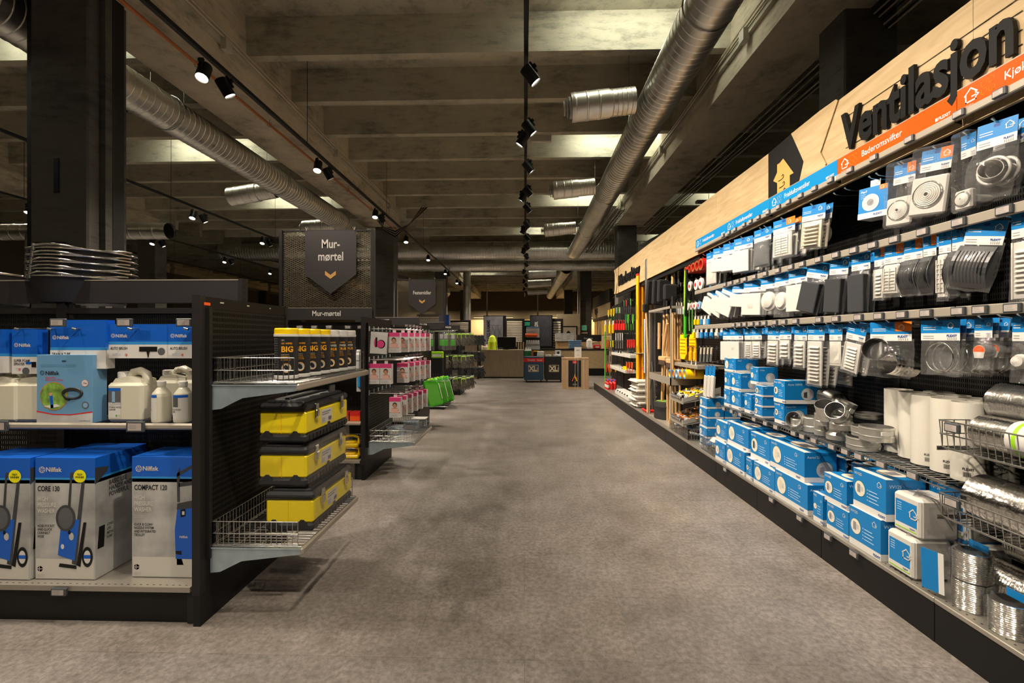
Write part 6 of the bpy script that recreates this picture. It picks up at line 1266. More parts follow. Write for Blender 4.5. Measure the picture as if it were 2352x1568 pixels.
# second gondola: goods on the side facing the viewer
def simple(mb, name, loc_, label, cat, group=None, rot=None): return mb.build(name, loc=loc_, rot=rot, label=label, cat=cat, group=group)
MB().box(-1.4, .02, 0.50, -.05, .38, .515, 'rail_grey').build('shelf', g2)
for x in (-.80, -.66, -.52, -.38, -.20, -.08): price_tag(g2, x, .12, 1.40, '-y', w_=.06, h_=.03)
for k, x in enumerate((-1.62, -1.53)):
    mb = MB().box(-.012, -.01, -.15, .012, .01, -.01, 'mid_blue', .005).box(-.035, -.008, -.36, .035, -.004, -.15, 'chrome', .003); simple(mb, 'trowel', (x - .1, 4.28, 1.36), 'steel trowel with blue handle hanging on the second gondola, %s one' % ('left', 'right')[k], 'trowel')
simple(MB().lathe([(.03, 0), (.042, .02), (.042, .15), (.02, .2)], 'white', 16), 'float_pack', (-1.56, 4.25, .99), 'white rounded tool hanging beside the upper wipes shelf', 'tool')
mb = MB().box(-.05, -.03, 0, .05, .03, .12, 'mid_blue', .01).box(-.03, -.031, .02, .03, -.0305, .09, 'paper').box(-.04, -.025, .12, .04, .025, .145, 'red', .005); simple(mb, 'jug', (-1.88, 4.35, .98), 'small blue jug with red cap on the second gondola', 'jug')
MB().box(-1.4, .1, 0.955, -.05, .38, .972, 'rail_grey').build('shelf', g2)
for k in range(3): simple(MB().box(-.025, -.02, 0, .025, .02, .05, 'red', .004).box(-.02, -.021, .01, .02, -.0205, .04, 'paper'), 'small_box', (-2.22 + .062 * k, 4.33, .974), 'small red and white pack on the second gondola, %s of three' % ORD[k], 'box', 'small red packs on the second gondola')
simple(MB().box(-.025, -.02, -.14, .025, .02, 0, 'mid_blue', .02).box(-.04, .021, -.17, .04, .022, .03, 'paper'), 'tool_pack', (-1.545, 4.23, .965), 'rounded blue tool on a backing card, left of the second end panel', 'tool pack')
simple(MB().tube([(-.03, 0, -.10), (0, 0, 0), (.02, 0, .02)], .014, 'orange_red', 6), 'gun_handle', (-2.40, 4.22, .99), 'orange handle of a sealant gun below the upper side shelf', 'tool')
for k in range(3): simple(MB().box(-.05, -.05, 0, .05, .05, .085, 'orange_red' if k != 1 else 'copper', .004).box(-.05, -.051, .05, .05, .05, .086, 'red'), 'orange_box', (-1.60 - .11 * k, 4.30, .5155), 'orange and red box on the second gondola shelf, %s from the end panel' % ORD[k], 'box', 'orange boxes on the second gondola')
mb = MB().box(-.09, -.07, 0, .09, .07, .035, 'lid_yellow', .01).tube([(-.07, 0, .03), (-.07, 0, .08), (-.03, 0, .10), (.03, 0, .10), (.075, 0, .08), (.075, 0, .03)], .014, 'lid_yellow', 8).box(-.05, -.04, .03, .05, .04, .05, 'lid_yellow', .01)
simple(mb, 'plastic_tray', (-1.63, 4.24, .179), 'yellow plastic grip tool on the base of the second gondola', 'tool'); 
c = bpy.data.objects['plastic_tray']; cp(c, (-1.64, 4.26, .281), 'second yellow grip tool, stacked on the first one')
# pink ear-muff packs on the second end panel
def girl(mb, w, h, y, ox=0.0):
    q = lambda a, b, c, d, m, l=0: mb.quad([(ox + a * w, y - .0004 * l, b * h), (ox + c * w, y - .0004 * l, b * h), (ox + c * w, y - .0004 * l, d * h), (ox + a * w, y - .0004 * l, d * h)], m)
    q(0, .8, 1, 1, 'pink', 1); cx = ox + w * .5
    mb.disc((cx, y - .001, h * .66), w * .26, '-y', 'paper', 20); mb.disc((cx, y - .0012, h * .40), w * .34, '-y', 'skin', 16, 1, .5); mb.quad([(cx - w * .36, y - .0016, h * .24), (cx + w * .36, y - .0016, h * .24), (cx + w * .30, y - .0016, h * .44), (cx - w * .30, y - .0016, h * .44)], 'pink_pale')
    mb.disc((cx, y - .002, h * .63), w * .20, '-y', 'hair', 18, 1, 1.15); mb.disc((cx, y - .0024, h * .59), w * .155, '-y', 'skin', 18, 1, 1.2)
    for s in (-1, 1): mb.disc((cx + s * w * .06, y - .0028, h * .61), w * .016, '-y', 'hair', 8)
    mb.box(cx - w * .05, y - .003, h * .525, cx + w * .05, y - .0026, h * .533, 'red'); q(.04, .24, .6, .262, 'dark_green', 3); q(.6, .24, .96, .262, 'red', 3); [q(.08, .06 + .04 * k, .7, .072 + .04 * k, 'grey_print', 2) for k in range(3)]; mb.disc((ox + w * .8, y - .002, h * .36), w * .04, '-y', 'pink', 10)
flat('pink_pale', (0.75, 0.45, 0.38), .6)
def mufpack():
    mb = MB(); w, d, h = .105, .06, .185; mb.box(0, 0, 0, w, d, h, 'white').box(0.0, 0, h, w, d, h + .0004, 'pink'); girl(mb, w, h, -.0006)
    for k in range(12): mb.box(w, .01 + .02 * (k % 3), h * (.1 + .055 * k), w + .001, .022 + .02 * (k % 3), h * (.13 + .055 * k), 'grey_text' if k % 3 else 'red')
    mb.box(w * .35, d * .3, h, w * .65, d * .32, h + .03, 'film_card'); return mb
flat('film_card', (.8, .78, .75), .4)
mp_ = None; gpk = 'white and pink ear protector packs on the second end panel'
packs = []
for row, (z, xs) in enumerate(((1.165, 2), (.875, 2), (.565, 1))):
    for j in range(6):
        y = 4.17 + .13 * j
        for i in range(2 if (j == 0 and row == 1) else 1):
            if row == 0 and j == 0: x = -1.26
            elif row == 2: x = -1.25 + .02 * j
            elif row == 1: x = (-1.444 + .109 * i) if j == 0 else -1.24 + .025 * j
            else: x = -1.24 + .025 * j
            packs.append((x, y, z, row, j, i))
for (x, y, z, row, j, i) in packs:
    lab = 'white and pink boxed ear protector, %s row, %s from the near edge%s' % (('top', 'middle', 'bottom')[row], ORD[j], (', right one' if i else ', left one') if (row == 1 and j == 0) else '')
    if mp_ is None: mp_ = mufpack().build('ear_protector_pack', loc=(x, y, z), label=lab, cat='package', group=gpk)
    else: cp(mp_, (x, y, z), lab)
mb = MB().box(0, 0, 0, .155, .03, .20, 'paper').box(0, -.0006, .17, .155, 0, .20, 'white'); mb.disc((.05, -.001, .1), .022, '-y', 'pink', 20, .7, 1.9).disc((.1, -.0012, .09), .04, '-y', 'black', 20).disc((.095, -.0016, .09), .034, '-y', 'pink', 20).quad([(.05, -.002, .06), (.065, -.002, .06), (.062, -.002, .15), (.047, -.002, .15)], 'black')
simple(mb, 'ear_protector_pack', (-1.425, 4.15, 1.16), 'flat white pack showing pink ear muffs, top row of the second end panel', 'package', None, (0, .06, 0))
def arm(g, y, z, L_=.36, n='hook'):
    oy = y; MB().tube([(.014, oy, z), (L_, oy, z - .004), (L_ + .02, oy, z + .01)], .0035, 'wire', 5).box(.012, oy - .014, z - .02, .022, oy + .014, z + .025, 'bracket').build(n, g)
for z in (1.385, 1.10, .79):
    for j in range(6): arm(g2, .06 + .13 * j, z)
    for j in range(5): price_tag(g2, .36, .10 + .14 * j, z + .03, '-y', w_=.03, h_=.026)
side_shelf(g2, .345, .045, .80, .44, .10)
for k, (x, y) in enumerate(((-1.33, 4.35), (-1.25, 4.62), (-1.20, 4.78))):
    t = thing('clear_container', 'clear plastic container in the second gondola basket, %s from the near end' % ORD[k], 'container', (x, y, .353)); MB().box(0, 0, 0, .15, .12, .085, 'box_clear', .015).build('tub', t); MB().box(-.004, -.004, .083, .154, .124, .095, 'white' if k == 2 else 'box_clear', .004).build('lid', t); MB().box(.03, -.001, .02, .12, 0, .06, 'paper').build('label', t)
# third gondola end: blister packs and green cases
for z in (1.40, .71, .36):
    for j in range(4): arm(g3, .06 + .2 * j, z, .4)
for k, (x, y) in enumerate(((-1.34, 6.22), (-1.17, 6.42), (-1.10, 6.62), (-1.30, 6.8))):
    t = thing('tool_blister', 'clear blister with green tool parts on the third end panel, %s along' % ORD[k], 'package', (x, y, 1.385), group='clear and green blisters on the third end panel')
    MB().box(0, 0, -.26, .10, .03, 0, 'blister', .01).build('blister', t); MB().box(.02, .008, -.20, .08, .02, -.11, 'green', .006).box(.025, .008, -.10, .075, .02, -.03, 'grey_print', .004).build('tool', t)
def case_(mb): 
    mb.box(0, 0, -.38, .20, .085, 0, 'green', .02).box(.02, -.002, -.34, .18, .0, -.06, 'tool_green'); mb.box(.06, -.006, -.02, .14, .091, .012, 'lime', .01); mb.box(-.002, .039, -.36, .202, .046, -.02, 'black'); mb.box(.199, .005, -.30, .202, .08, -.08, 'paper'); return mb
cs = None
for k in range(3):
    mb = case_(MB()); x, y = -1.405 + .045 * k, 6.23 + .20 * k
    if cs is None: cs = mb.build('tool_case', loc=(x, y, .70), rot=(0, -.25, .12), label='bright green tool case hanging tilted on the third end panel, nearest of three', cat='case', group='bright green tool cases on the third end panel')
    else: cp(cs, (x, y, .70), 'bright green tool case hanging tilted on the third end panel, %s of three' % ('middle', 'farthest')[k - 1])
simple(MB().box(-.09, -.03, 0, .09, .03, .10, 'lime', .01).box(-.07, -.031, .02, .07, -.03, .06, 'paper'), 'green_pack', (-1.30, 6.75, 1.0), 'small lime and white pack between the blisters and the cases', 'package')
# gloves
def glove(mb, palm, cuff):
    mb.box(-.038, -.010, -.02, .038, .010, 0, cuff, .006).box(-.039, -.011, -.08, .039, .011, -.018, palm, .006).box(-.048, -.004, -.12, -.040, .004, -.01, cuff, .002); mb.box(-.047, -.013, -.155, .047, .013, -.07, palm, .010)
    for k, (x, l) in enumerate(((-.036, .058), (-.012, .074), (.012, .078), (.036, .064))): mb.tube([(x, 0, -.14), (x * 1.1, -.004, -.155 - l * .5), (x * 1.15, -.014, -.155 - l)], .011, palm, 7, rad=[.0115, .011, .007])
    mb.tube([(.04, 0, -.085), (.068, -.006, -.115), (.075, -.012, -.145)], .012, palm, 7, rad=[.013, .012, .008]); mb.tube([(-.02, 0, -.01), (0, 0, .012), (.02, 0, -.01)], .002, cuff, 4); return mb
gl = glove(MB(), 'glove_grey', 'lime'); glp = None; gk = None
def gloves(g, gy, zs, n, palm, cuff, word, pos):
    first = None
    for r, z in enumerate(zs):
        for j in range(3): arm(g, .06 + .25 * j, z + .012, .46)
        for j in range(n):
            x = -1.43 + .052 * j; y = gy + .05 + .22 * (j % 3) + .02 * (j % 2)
            lab = '%s work glove hanging on the %s end panel, %s row, %s outwards' % (word, pos, ('top', 'middle', 'bottom')[r], ORD[j])
            if first is None: first = glove(MB(), palm, cuff).build('work_glove', loc=(x, y, z), rot=(0, 0, .5), label=lab, cat='glove', group='%s work gloves on the %s end panel' % (word, pos))
            else: cp(first, (x, y, z), lab, .3 + .5 * ((j * 7) % 5) / 5)
gloves(g4, 8.24, (1.38, .97, .56), 9, 'glove_grey', 'lime', 'grey and lime', 'fourth'); gloves(g5, 10.3, (1.36, .98, .62), 10, 'glove_black', 'glove_black', 'black', 'fifth')
# ================================================================ tool wall on the right
def wall_xyz(px, py, X): y, z = PW(px, py, X); return X, y, z
def railtags(pxs, z, X=1.88):
    for px in pxs:
        y = YX(px, X); b = bay_of(y); price_tag(b, X - b.location.x, y - b.location.y, z, '-x', w_=.045, h_=.03)
def peg(kind, px, pya, pyb, col, label, cat, group=None, X=1.90, n=1, w=.05, hd=None, tilt=0.0, rz=0.0):
    _, y, z1 = wall_xyz(px, pya, X); z0 = PW(px, pyb, X)[1]; h = z1 - z0; mb = MB(); pk = []
    if kind == 'tool': mb.cyl((0, 0, -h * .45), (0, 0, 0), .012, col, n=8); pk = [('blade', MB().box(-.004, -w / 2, -h, .004, w / 2, -h * .45, hd or 'chrome', .002))]; nm = 'handle'
    elif kind == 'brush': mb.cyl((0, 0, -h * .35), (0, 0, 0), .010, col, n=8); pk = [('bristles', MB().box(-.02, -w / 2, -h, .02, w / 2, -h * .35, hd or 'brown_bristle', .006))]; nm = 'handle'
    elif kind == 'pack': mb.box(-.012, -w / 2, -h, .012, w / 2, -h * .3, col, .004); pk = [('header_card', MB().box(-.001, -w / 2, -h * .3, .001, w / 2, 0.01, hd or 'paper'))]; nm = 'pack_body'
    elif kind == 'ring': mb.at((0, 0, -h / 2), (0, -PI / 2, 0)).lathe([(h / 2, 0), (h / 2, .02), (h * .16, .024)], col, 24).at(); pk = [('label', MB().disc((-.0255, 0, -h / 2), h * .2, '-x', hd or 'red', 18))]; nm = 'roll'
    elif kind == 'roller': mb.at((0, 0, -h / 2), (0, PI / 2, 0)).lathe([(h * .5, -.04), (h * .5, .16), (h * .34, .16), (h * .34, -.04)], col, 20, caps=False).lathe([(h * .5, -.04), (h * .34, -.04)], hd or 'copper', 20, caps=False).at(); nm = 'sleeve'
    elif kind == 'plier':
        mb.tube([(0, -w * .4, 0), (0, -w * .5, -h * .35), (0, -.004, -h * .6)], .009, col, 6); mb.tube([(0, w * .4, 0), (0, w * .5, -h * .35), (0, .004, -h * .6)], .009, col, 6); pk = [('jaws', MB().prism([(0, -.014, -h * .58), (0, .014, -h * .58), (0, .004, -h), (0, -.004, -h)], (.008, 0, 0), hd or 'wire_dark'))]; nm = 'handles'
    nmk = {'tool': 'hand_tool', 'brush': 'brush', 'pack': 'tool_pack', 'ring': 'tape_roll', 'roller': 'roller_sleeve', 'plier': 'pliers'}[kind]
    t = thing(nmk, label, cat, (X, y, z1), (tilt, 0, rz), group); mb.build(nm, t)
    for a, b in pk: b.build(a, t)
    hook(bay_of(y), y, z1, x1=X - .02, m='wire'); return t
def row(kind, pxs, pya, pyb, cols, word, cat, group, slope=(0, 0), **k):
    for i, px in enumerate(pxs):
        f_ = i / max(1, len(pxs) - 1); c_ = cols[i % len(cols)]
        peg(kind, px, pya + slope[0] * f_, pyb + slope[1] * f_, c_, '%s, %s from the far end' % (word, ORD[i]), cat, group, **k)
row('roller', (1582, 1591, 1600, 1609, 1618), 613, 628, ('red',), 'red roller sleeve high on the tool wall', 'roller', 'red roller sleeves', (-20, -8), X=1.88)
row('ring', (1588, 1602, 1613), 646, 668, ('white',), 'white tape roll hanging below the red roller sleeves', 'tape', 'white tape rolls, upper row', (-8, -4), hd='red'); row('ring', (1583, 1592, 1600, 1609), 696, 712, ('paper', 'paper', 'paper', 'pale_blue'), 'small round tape pack, lower row by the wall', 'tape', 'small tape packs', (-4, -2), hd='red')
row('pack', (1597, 1604, 1611, 1619, 1627), 728, 746, ('lid_yellow', 'lid_yellow', 'mid_blue', 'paper', 'mid_blue'), 'small bright pack behind the askew covers', 'pack', 'small bright packs', (-2, 0), w=.05, hd='paper', X=1.95); row('pack', (1594, 1602, 1611, 1622, 1634, 1646, 1657), 757, 776, ('lid_yellow', 'paper', 'mid_blue', 'mid_blue', 'mid_blue', 'paper', 'mid_blue'), 'yellow or blue roll pack under the middle rail', 'pack', 'yellow and blue roll packs', (-1, 2), w=.055, hd='paper', X=1.95)
row('pack', (1577, 1586, 1596), 798, 828, ('amber',), 'orange flat pack below the yellow boards', 'pack', 'orange flat packs', (0, 2), w=.06, hd='amber'); row('tool', (1611, 1619, 1627, 1635), 798, 832, ('cream',), 'grey plastering pad on a white wire', 'tool', 'grey plastering pads', (0, 0), w=.05, hd='slate', tilt=.2)
row('pack', (1578, 1588, 1598), 830, 862, ('copper',), 'brown narrow pack below the orange ones', 'pack', 'brown narrow packs', (0, 2), w=.03); row('pack', (1624, 1632, 1640), 842, 912, ('white_plastic',), 'white vent cover on blue card beside the sloping trays', 'pack', 'white covers beside the trays', (0, 2), w=.07, hd='blue', X=1.86, tilt=.15)
row('pack', (1632, 1640, 1650), 600, 652, ('white_plastic', 'white_metal', 'cream'), 'pale flat vent plate beside the red roller sleeves', 'pack', 'pale flat vent plates', (0, 3), w=.06, hd='blue', X=2.0)
# yellow plaster hawks
for k, (px, X) in enumerate(((1568, 1.86), (1590, 1.98))):
    _, y, z1 = wall_xyz(px, 768, X); mb = MB().prism([(0, -.11, -.04), (0, -.07, 0), (0, .07, 0), (0, .11, -.04), (0, .11, -.23), (0, .05, -.29), (0, -.05, -.29), (0, -.11, -.23)], (.012, 0, 0), 'lid_yellow')
    for j in range(5): mb.box(-.006, -.09, -.06 - .04 * j, 0, .09, -.05 - .04 * j, 'amber')
    simple(mb, 'plaster_hawk', (X, y, z1), 'yellow plastic plaster hawk hanging on the tool wall, %s of two' % ('nearer the aisle', 'farther from the aisle')[k], 'plaster hawk'); hook(bay_of(y), y, z1 + .005, x1=X - .01)
# green telescopic pole and green hanging straps
_, y, z1 = wall_xyz(1575, 622, 1.80); t = thing('telescopic_pole', 'lime green and black telescopic pole hanging upright on the tool wall', 'pole', (1.80, y, 0)); MB().tube([(0, 0, z1), (.0, .02, z1 - .12), (0.0, .02, 1.30)], .014, 'lime', 8).cyl((0, .02, 1.30), (0, .02, 1.62), .017, 'green', n=8).prism([(0, -.03, 1.33), (0, .02, 1.30), (0, .07, 1.36), (0, .02, 1.34)], (.01, 0, 0), 'green').build('pole', t); MB().tube([(0, -.03, z1 + .01), (.0, -.03, z1 - .25), (0, .0, z1 - .5)], .015, 'black', 8).build('grip', t); hook(bay_of(y), y, z1, x1=1.79)
for k, (px, a, b) in enumerate(((1580, 640, 700), (1584, 690, 760), (1591, 700, 775))): _, y, z1 = wall_xyz(px, a, 2.0); z0 = PW(px, b, 2.0)[1]; simple(MB().tube([(0, 0, z1 - z0), (0, .01, (z1 - z0) / 2), (0, 0, 0)], .008, 'tool_green', 6), 'green_stake', (2.0, y, z0), 'thin dark green stake hanging behind the telescopic pole, %s from the far side' % ORD[k], 'stake'); hook(bay_of(y), y, z1, x1=1.98)
# brooms
for k, (px, a, b, tl) in enumerate(((1507, 612, 700, .25), (1520, 610, 700, .15), (1532, 612, 695, .1), (1545, 632, 690, 0))):
    _, y, z1 = wall_xyz(px, a, 1.95); z0 = PW(px, b, 1.95)[1]; h = z1 - z0; t = thing('broom_head', 'black broom head with a wooden neck, %s from the far end' % ORD[k], 'broom', (1.95, y, z1), (tl, 0, 0), 'black broom heads on the tool wall'); MB().cyl((0, 0, 0), (0, 0, -h * .4), .018, 'handle_wood', n=8).build('neck', t); MB().box(-.12, -.035, -h, .06, .035, -h * .35, 'black_bristle', .02).build('bristles', t); hook(bay_of(y), y, z1, x1=1.93)
row('tool', (1506, 1513, 1521, 1530, 1540, 1549, 1558), 640, 668, ('cream', 'wire', 'cream'), 'small steel tool in the top row of the tool wall', 'tool', 'small steel tools, top row', (-22, -14), w=.06, X=2.0, hd='wire')
row('brush', (1548, 1554, 1560, 1566, 1573), 695, 722, ('cream',), 'paint brush in the second row beside the green pole', 'brush', 'paint brushes, second row', (0, 0), w=.06, hd='grey_print', X=1.95)
row('tool', (1543, 1550, 1557, 1563), 720, 850, ('handle_wood',), 'long wooden-handled tool right of the handle rack', 'tool', 'wooden-handled tools right of the rack', (-5, -2), w=.05, hd='handle_wood', X=2.0)
row('tool', (1540, 1546, 1552, 1558, 1564), 655, 672, ('wire',), 'chrome tool high beside the brooms', 'tool', 'chrome tools beside the brooms', (-6, -4), w=.05, X=2.02)
# rack with long wooden handles
y0 = YX(1541, 1.80); y1 = YX(1492, 1.80); zt = PW(1515, 708, 1.80)[1]
t = thing('handle_rack', 'grey steel rack holding long wooden tool handles, standing on the plinth', 'rack', (1.80, y0, ZB1)); L_ = y1 - y0; hz = zt - ZB1
for x, y in ((0, 0), (0, L_), (.30, 0), (.30, L_)): MB().cyl((x, y, 0), (x, y, hz), .009, 'rail_grey', n=6).build('post', t)
for zz, w_ in ((hz, .03), (.62, .09)): MB().box(-.012, -.02, zz - w_, .0, L_ + .02, zz, 'rail_grey').box(-.012, -.02, zz - w_, .32, 0, zz, 'rail_grey').box(-.012, L_, zz - w_, .32, L_ + .02, zz, 'rail_grey').box(.31, -.02, zz - w_, .32, L_ + .02, zz, 'rail_grey').build('rail', t)
MB().box(-.012, -.02, .0, .32, L_ + .02, .01, 'rail_grey').build('base_plate', t)
hw = None
hd_ = [(0.02, .05, 0, .0), (.10, .18, .02, -.02), (.05, .28, .0, .02), (.20, .38, .03, .01), (.08, .50, -.02, .0), (.16, .62, .0, -.03), (.06, .74, .02, .02), (.22, .80, .0, .0), (.12, .93, .05, .04)]
for k, (x, u, a, b) in enumerate(hd_):
    n_ = 'rake_handle'; lab = 'long pale wooden handle leaning in the steel rack, %s from the right' % ORD[k]
    xx, yy = 1.83 + x, y0 + .04 + u * (L_ - .08)
    if hw is None: hw = MB().tube([(0, 0, 0), (0, 0, .5), (0, 0, 1.42)], .0165, 'handle_wood', 10).tube([(0, 0, 1.42), (0, 0, 1.62)], .019, 'charcoal', 8).build(n_, loc=(xx, yy, ZB1 + .011), rot=(a, b, 0), label=lab, cat='handle', group='long wooden handles in the steel rack')
    else: c = cp(hw, (xx, yy, ZB1 + .011), lab); c.rotation_euler = (a, b, 0)
t2_ = thing('rake_handle', 'wooden handle leaning askew at the far corner of the rack, its foot against it', 'handle', (1.80, y1 + .10, ZB1 + .02)); MB().tube([(0, 0, 0), (.01, .02, .8), (0.02, .16, 1.50)], .0165, 'handle_wood', 10).build('shaft', t2_); MB().box(-.03, .12, 1.48, .05, .2, 1.60, 'charcoal', .01).build('socket', t2_)
for k, (u, z) in enumerate(((.25, .95), (.6, .97))):
    mb = MB().box(-.05, -.14, 0, .05, .14, .06, 'handle_wood', .01).box(-.045, -.135, -.055, .045, .135, 0, 'brown_bristle', .004); simple(mb, 'street_broom_head', (1.90, y0 + u * L_, ZB1 + z - .17), 'dark bristled street broom head tucked among the wooden handles, %s one' % ('right', 'left')[k], 'broom head')
for k, (u, z, tl) in enumerate(((.35, 1.30, .3), (.72, 1.32, -.1))):
    simple(MB().tube([(0, 0, 0), (0, .05, -.36)], .02, 'handle_wood', 8), 'short_handle', (1.86, y0 + u * L_, ZB1 + z), 'short thick wooden handle near the top of the rack, %s one' % ('right', 'left')[k], 'handle', None, (tl, 0, 0))
mb = MB(); mb.lathe([(.15, 0), (.175, .02), (.17, .12), (.18, .18), (.165, .235), (.12, .245)], 'fabric_black', 20, sx=.85).at((0, 0, .246)).disc((0, 0, 0), .12, 'z', 'leaf', 20)
simple(mb, 'garden_sack', (1.93, YX(1517, 1.90) - .12, ZB1), 'round black fabric sack with a green top, standing before the wooden handles', 'sack')
t = thing('dustpan', 'red dustpan with a dark brush standing beside the black sack', 'dustpan', (1.80, YX(1478, 1.80), ZB1)); MB().box(0, -.12, 0, .14, .12, .035, 'red', .01).build('pan', t); MB().box(.02, -.05, .03, .10, .09, .10, 'charcoal', .01).cyl((.06, 0, .1), (.10, -.12, .55), .008, 'slate', n=6).build('brush', t)
# aluminium and yellow straightedges
yb = YX(1489, 1.90); za = PW(1489, 595, 1.90)[1]
for k in range(5): simple(MB().box(0, 0, 0, .018, .09, za - ZB1 - .04 * (k % 3), 'steel_bar', .002), 'aluminium_bar', (1.86 + .03 * k, yb - .05 + .03 * (k % 2), ZB1), 'long aluminium straightedge standing upright, %s from the aisle' % ORD[k], 'straightedge', 'aluminium straightedges')
yb = YX(1467, 1.88); za = PW(1467, 630, 1.88)[1]
for k in range(5):
    t = thing('yellow_straightedge', 'long yellow straightedge standing upright, %s from the aisle' % ORD[k], 'straightedge', (1.84 + .035 * k, yb - .10 + .045 * (k % 2), ZB1), group='long yellow straightedges'); H_ = za - ZB1 - .05 * (k % 3); MB().box(0, 0, 0, .022, .12, H_, 'amber', .003).build('bar', t)
    MB().box(-.001, .04, H_ - .75, 0, .07, H_ - .5, 'black').box(-.001, .04, H_ * .4, 0, .07, H_ * .4 + .12, 'black').build('print', t); MB().box(-.002, -.002, H_ - .03, .024, .122, H_ + .005, 'red', .003).build('end_cap', t)
simple(MB().box(-.006, -.02, 0, .26, .20, .006, 'cream'), 'strap', (1.832, yb - .12, 1.05), 'pale strap tied around the yellow straightedges', 'strap')
for k in range(4): simple(MB().tube([(0, 0, 0), (.01, .03, .4), (0, 0, .85)], .028, 'pale_film', 8), 'rolled_film', (1.90 + .04 * k, YX(1481 + k, 1.9) - .05, .75), 'bluish roll of film hanging between the yellow and aluminium bars, %s from the aisle' % ORD[k], 'roll', 'bluish rolls of film') if k < 3 else None
flat('pale_film', (.42, .48, .58), .3) if 'pale_film' not in MATS else None
# stack of white plaster bags
mbp = None
for k in range(9):
    mb = MB().box(-.16, -.21 - .01 * (k % 2), -.012, .16, .21, .036, 'plaster_bag', .016).box(-.185, -.19, .006, .18, .19, .016, 'plaster_bag', .004)
    mb.build('white_bag', loc=(1.93 + .022 * math.sin(k * 2.1), YX(1478, 1.93) + .022 * math.cos(k * 3.3), ZB1 + .018 + .048 * k), rot=(0, 0, .04 * math.sin(k * 1.7)), label='white plastic bag in the pile on the plinth, %s from the bottom' % ORD[k], cat='bag', group='pile of white bags on the plinth')
# sloping grey trays of bay 8
def tray(z, y0, y1, label, goods, x0=1.72, x1=2.12):
    t = thing('sloping_tray', label, 'tray', (x0, y0, z)); D, L_ = x1 - x0, y1 - y0
    MB().prism([(0, 0, 0), (D, 0, .10), (D, L_, .10), (0, L_, 0)], (0, 0, -.006), 'rail_grey').build('tray_floor', t); MB().box(-.006, 0, -.02, 0, L_, .045, 'rail_grey').build('front_lip', t)
    for yy in (0, L_): MB().prism([(0, yy, -.01), (D, yy, .06), (D, yy, .17), (0, yy, .045)], (0, .004, 0), 'rail_grey').build('tray_side', t)
    for k in range(7): price_tag(t, -.007, .06 + (L_ - .12) * k / 6, .045, '-x', w_=.04, h_=.028)
    for yy in (L_ * .18, L_ * .36, L_ * .54, L_ * .72): MB().prism([(0, yy, 0), (D, yy, .10), (D, yy, .135), (0, yy, .03)], (0, .002, 0), 'wire').build('divider', t)
    k = 0
    for i in range(9):
        for j in range(3):
            x, y, zz = x0 + .06 + .11 * j + .02 * (i % 2), y0 + .05 + (L_ - .1) * i / 8, z + .03 + .1 * ((.06 + .11 * j) / D); c_, h_ = goods[(i + j) % len(goods)]
            t_ = None
            mb = MB().tube([(0, 0, 0), (.05, .01, .03), (.11, 0, .02)], .010, c_, 6).box(-.03, -.022, -.008, .01, .022, .022, h_, .004)
            mb.build('paint_brush', loc=(x, y, zz + .008 * (i % 2)), rot=(0, 0, .6 * ((i * 5 + j * 3) % 4) - .6), label='small brush or roller in the %s, %s across and %s deep' % (label.split(',')[0].replace('sloping grey tray ', 'tray '), ORD[i], ORD[j]), cat='brush', group='small brushes in the ' + label.split(',')[0].replace('sloping grey ', ''))
ya, yb_ = 4.98, YX(1541, 1.72)
tray(.60, ya, yb_, 'sloping grey tray with yellow handles, upper of two', (('lid_yellow', 'grey_print'), ('lid_yellow', 'cream'), ('amber', 'black'))); tray(.36, ya, yb_, 'sloping grey tray with copper handles, lower of two', (('copper', 'grey_print'), ('amber', 'copper'), ('wire', 'copper')))
MB().box(0, 0, 0, .3, .74, .04, 'rail_grey', .004).build('steel_shelf', loc=(1.86, 4.97, .96), label='plain grey steel shelf above the sloping trays', cat='shelf')
row('roller', (1545, 1553, 1561, 1570, 1580), 848, 868, ('lid_yellow', 'amber', 'paper', 'amber', 'lid_yellow'), 'orange and white roll above the upper tray', 'roll', 'orange and white rolls above the trays', (0, 2), X=1.86, hd='mid_blue')
row('tool', (1539, 1543, 1548, 1553), 866, 888, ('wire',), 'chrome scraper left of the upper tray', 'tool', 'chrome scrapers by the tray', (0, 0), w=.05, X=1.88)
# floor-level wire baskets with bagged goods
def lowbasket(y0, y1, label, goods, word):
    t = thing('wire_basket', label, 'basket', (1.77, y0, ZB1)); mb = MB(); L_ = y1 - y0
    wire_basket(mb, 0, 0, .34, L_, 0.004, .12, 'wire', .03); [mb.tube([(0, 0, z), (0, L_, z)], .0022, 'wire', 4) for z in (.06, .124)]; [mb.tube([(0, L_ * k / 16, 0), (0, L_ * k / 16, .124)], .0018, 'wire', 4) for k in range(17)]; mb.build('basket_wires', t)
    for k in range(10):
        i, j = k % 5, k // 5; mb = MB().box(-.05, -.035, 0, .05, .035, .028, goods[k % len(goods)], .01).box(-.055, -.04, -.002, .055, .04, .034, 'film', .012).box(.05, -.03, .01, .085, .03, .012, 'blue')
        mb.build('bagged_part', loc=(1.85 + .13 * j, y0 + .07 + (L_ - .14) * i / 4, ZB1 + .05 + .05 * (k % 2)), rot=(.3 * math.sin(k), .3 * math.cos(k * 2), k * 1.3), label='%s, %s from the near front' % (word, ORD[k]), cat='bagged part', group=word)
lowbasket(4.24, 4.62, 'wire basket of white bagged parts on the plinth beside the blue cartons', ('white', 'paper'), 'white bagged part in the nearer low basket'); lowbasket(4.97, 5.6, 'wire basket of clear and blue bagged parts on the plinth, farther one', ('white', 'pale_blue', 'red', 'paper'), 'clear or blue bagged part in the farther low basket')
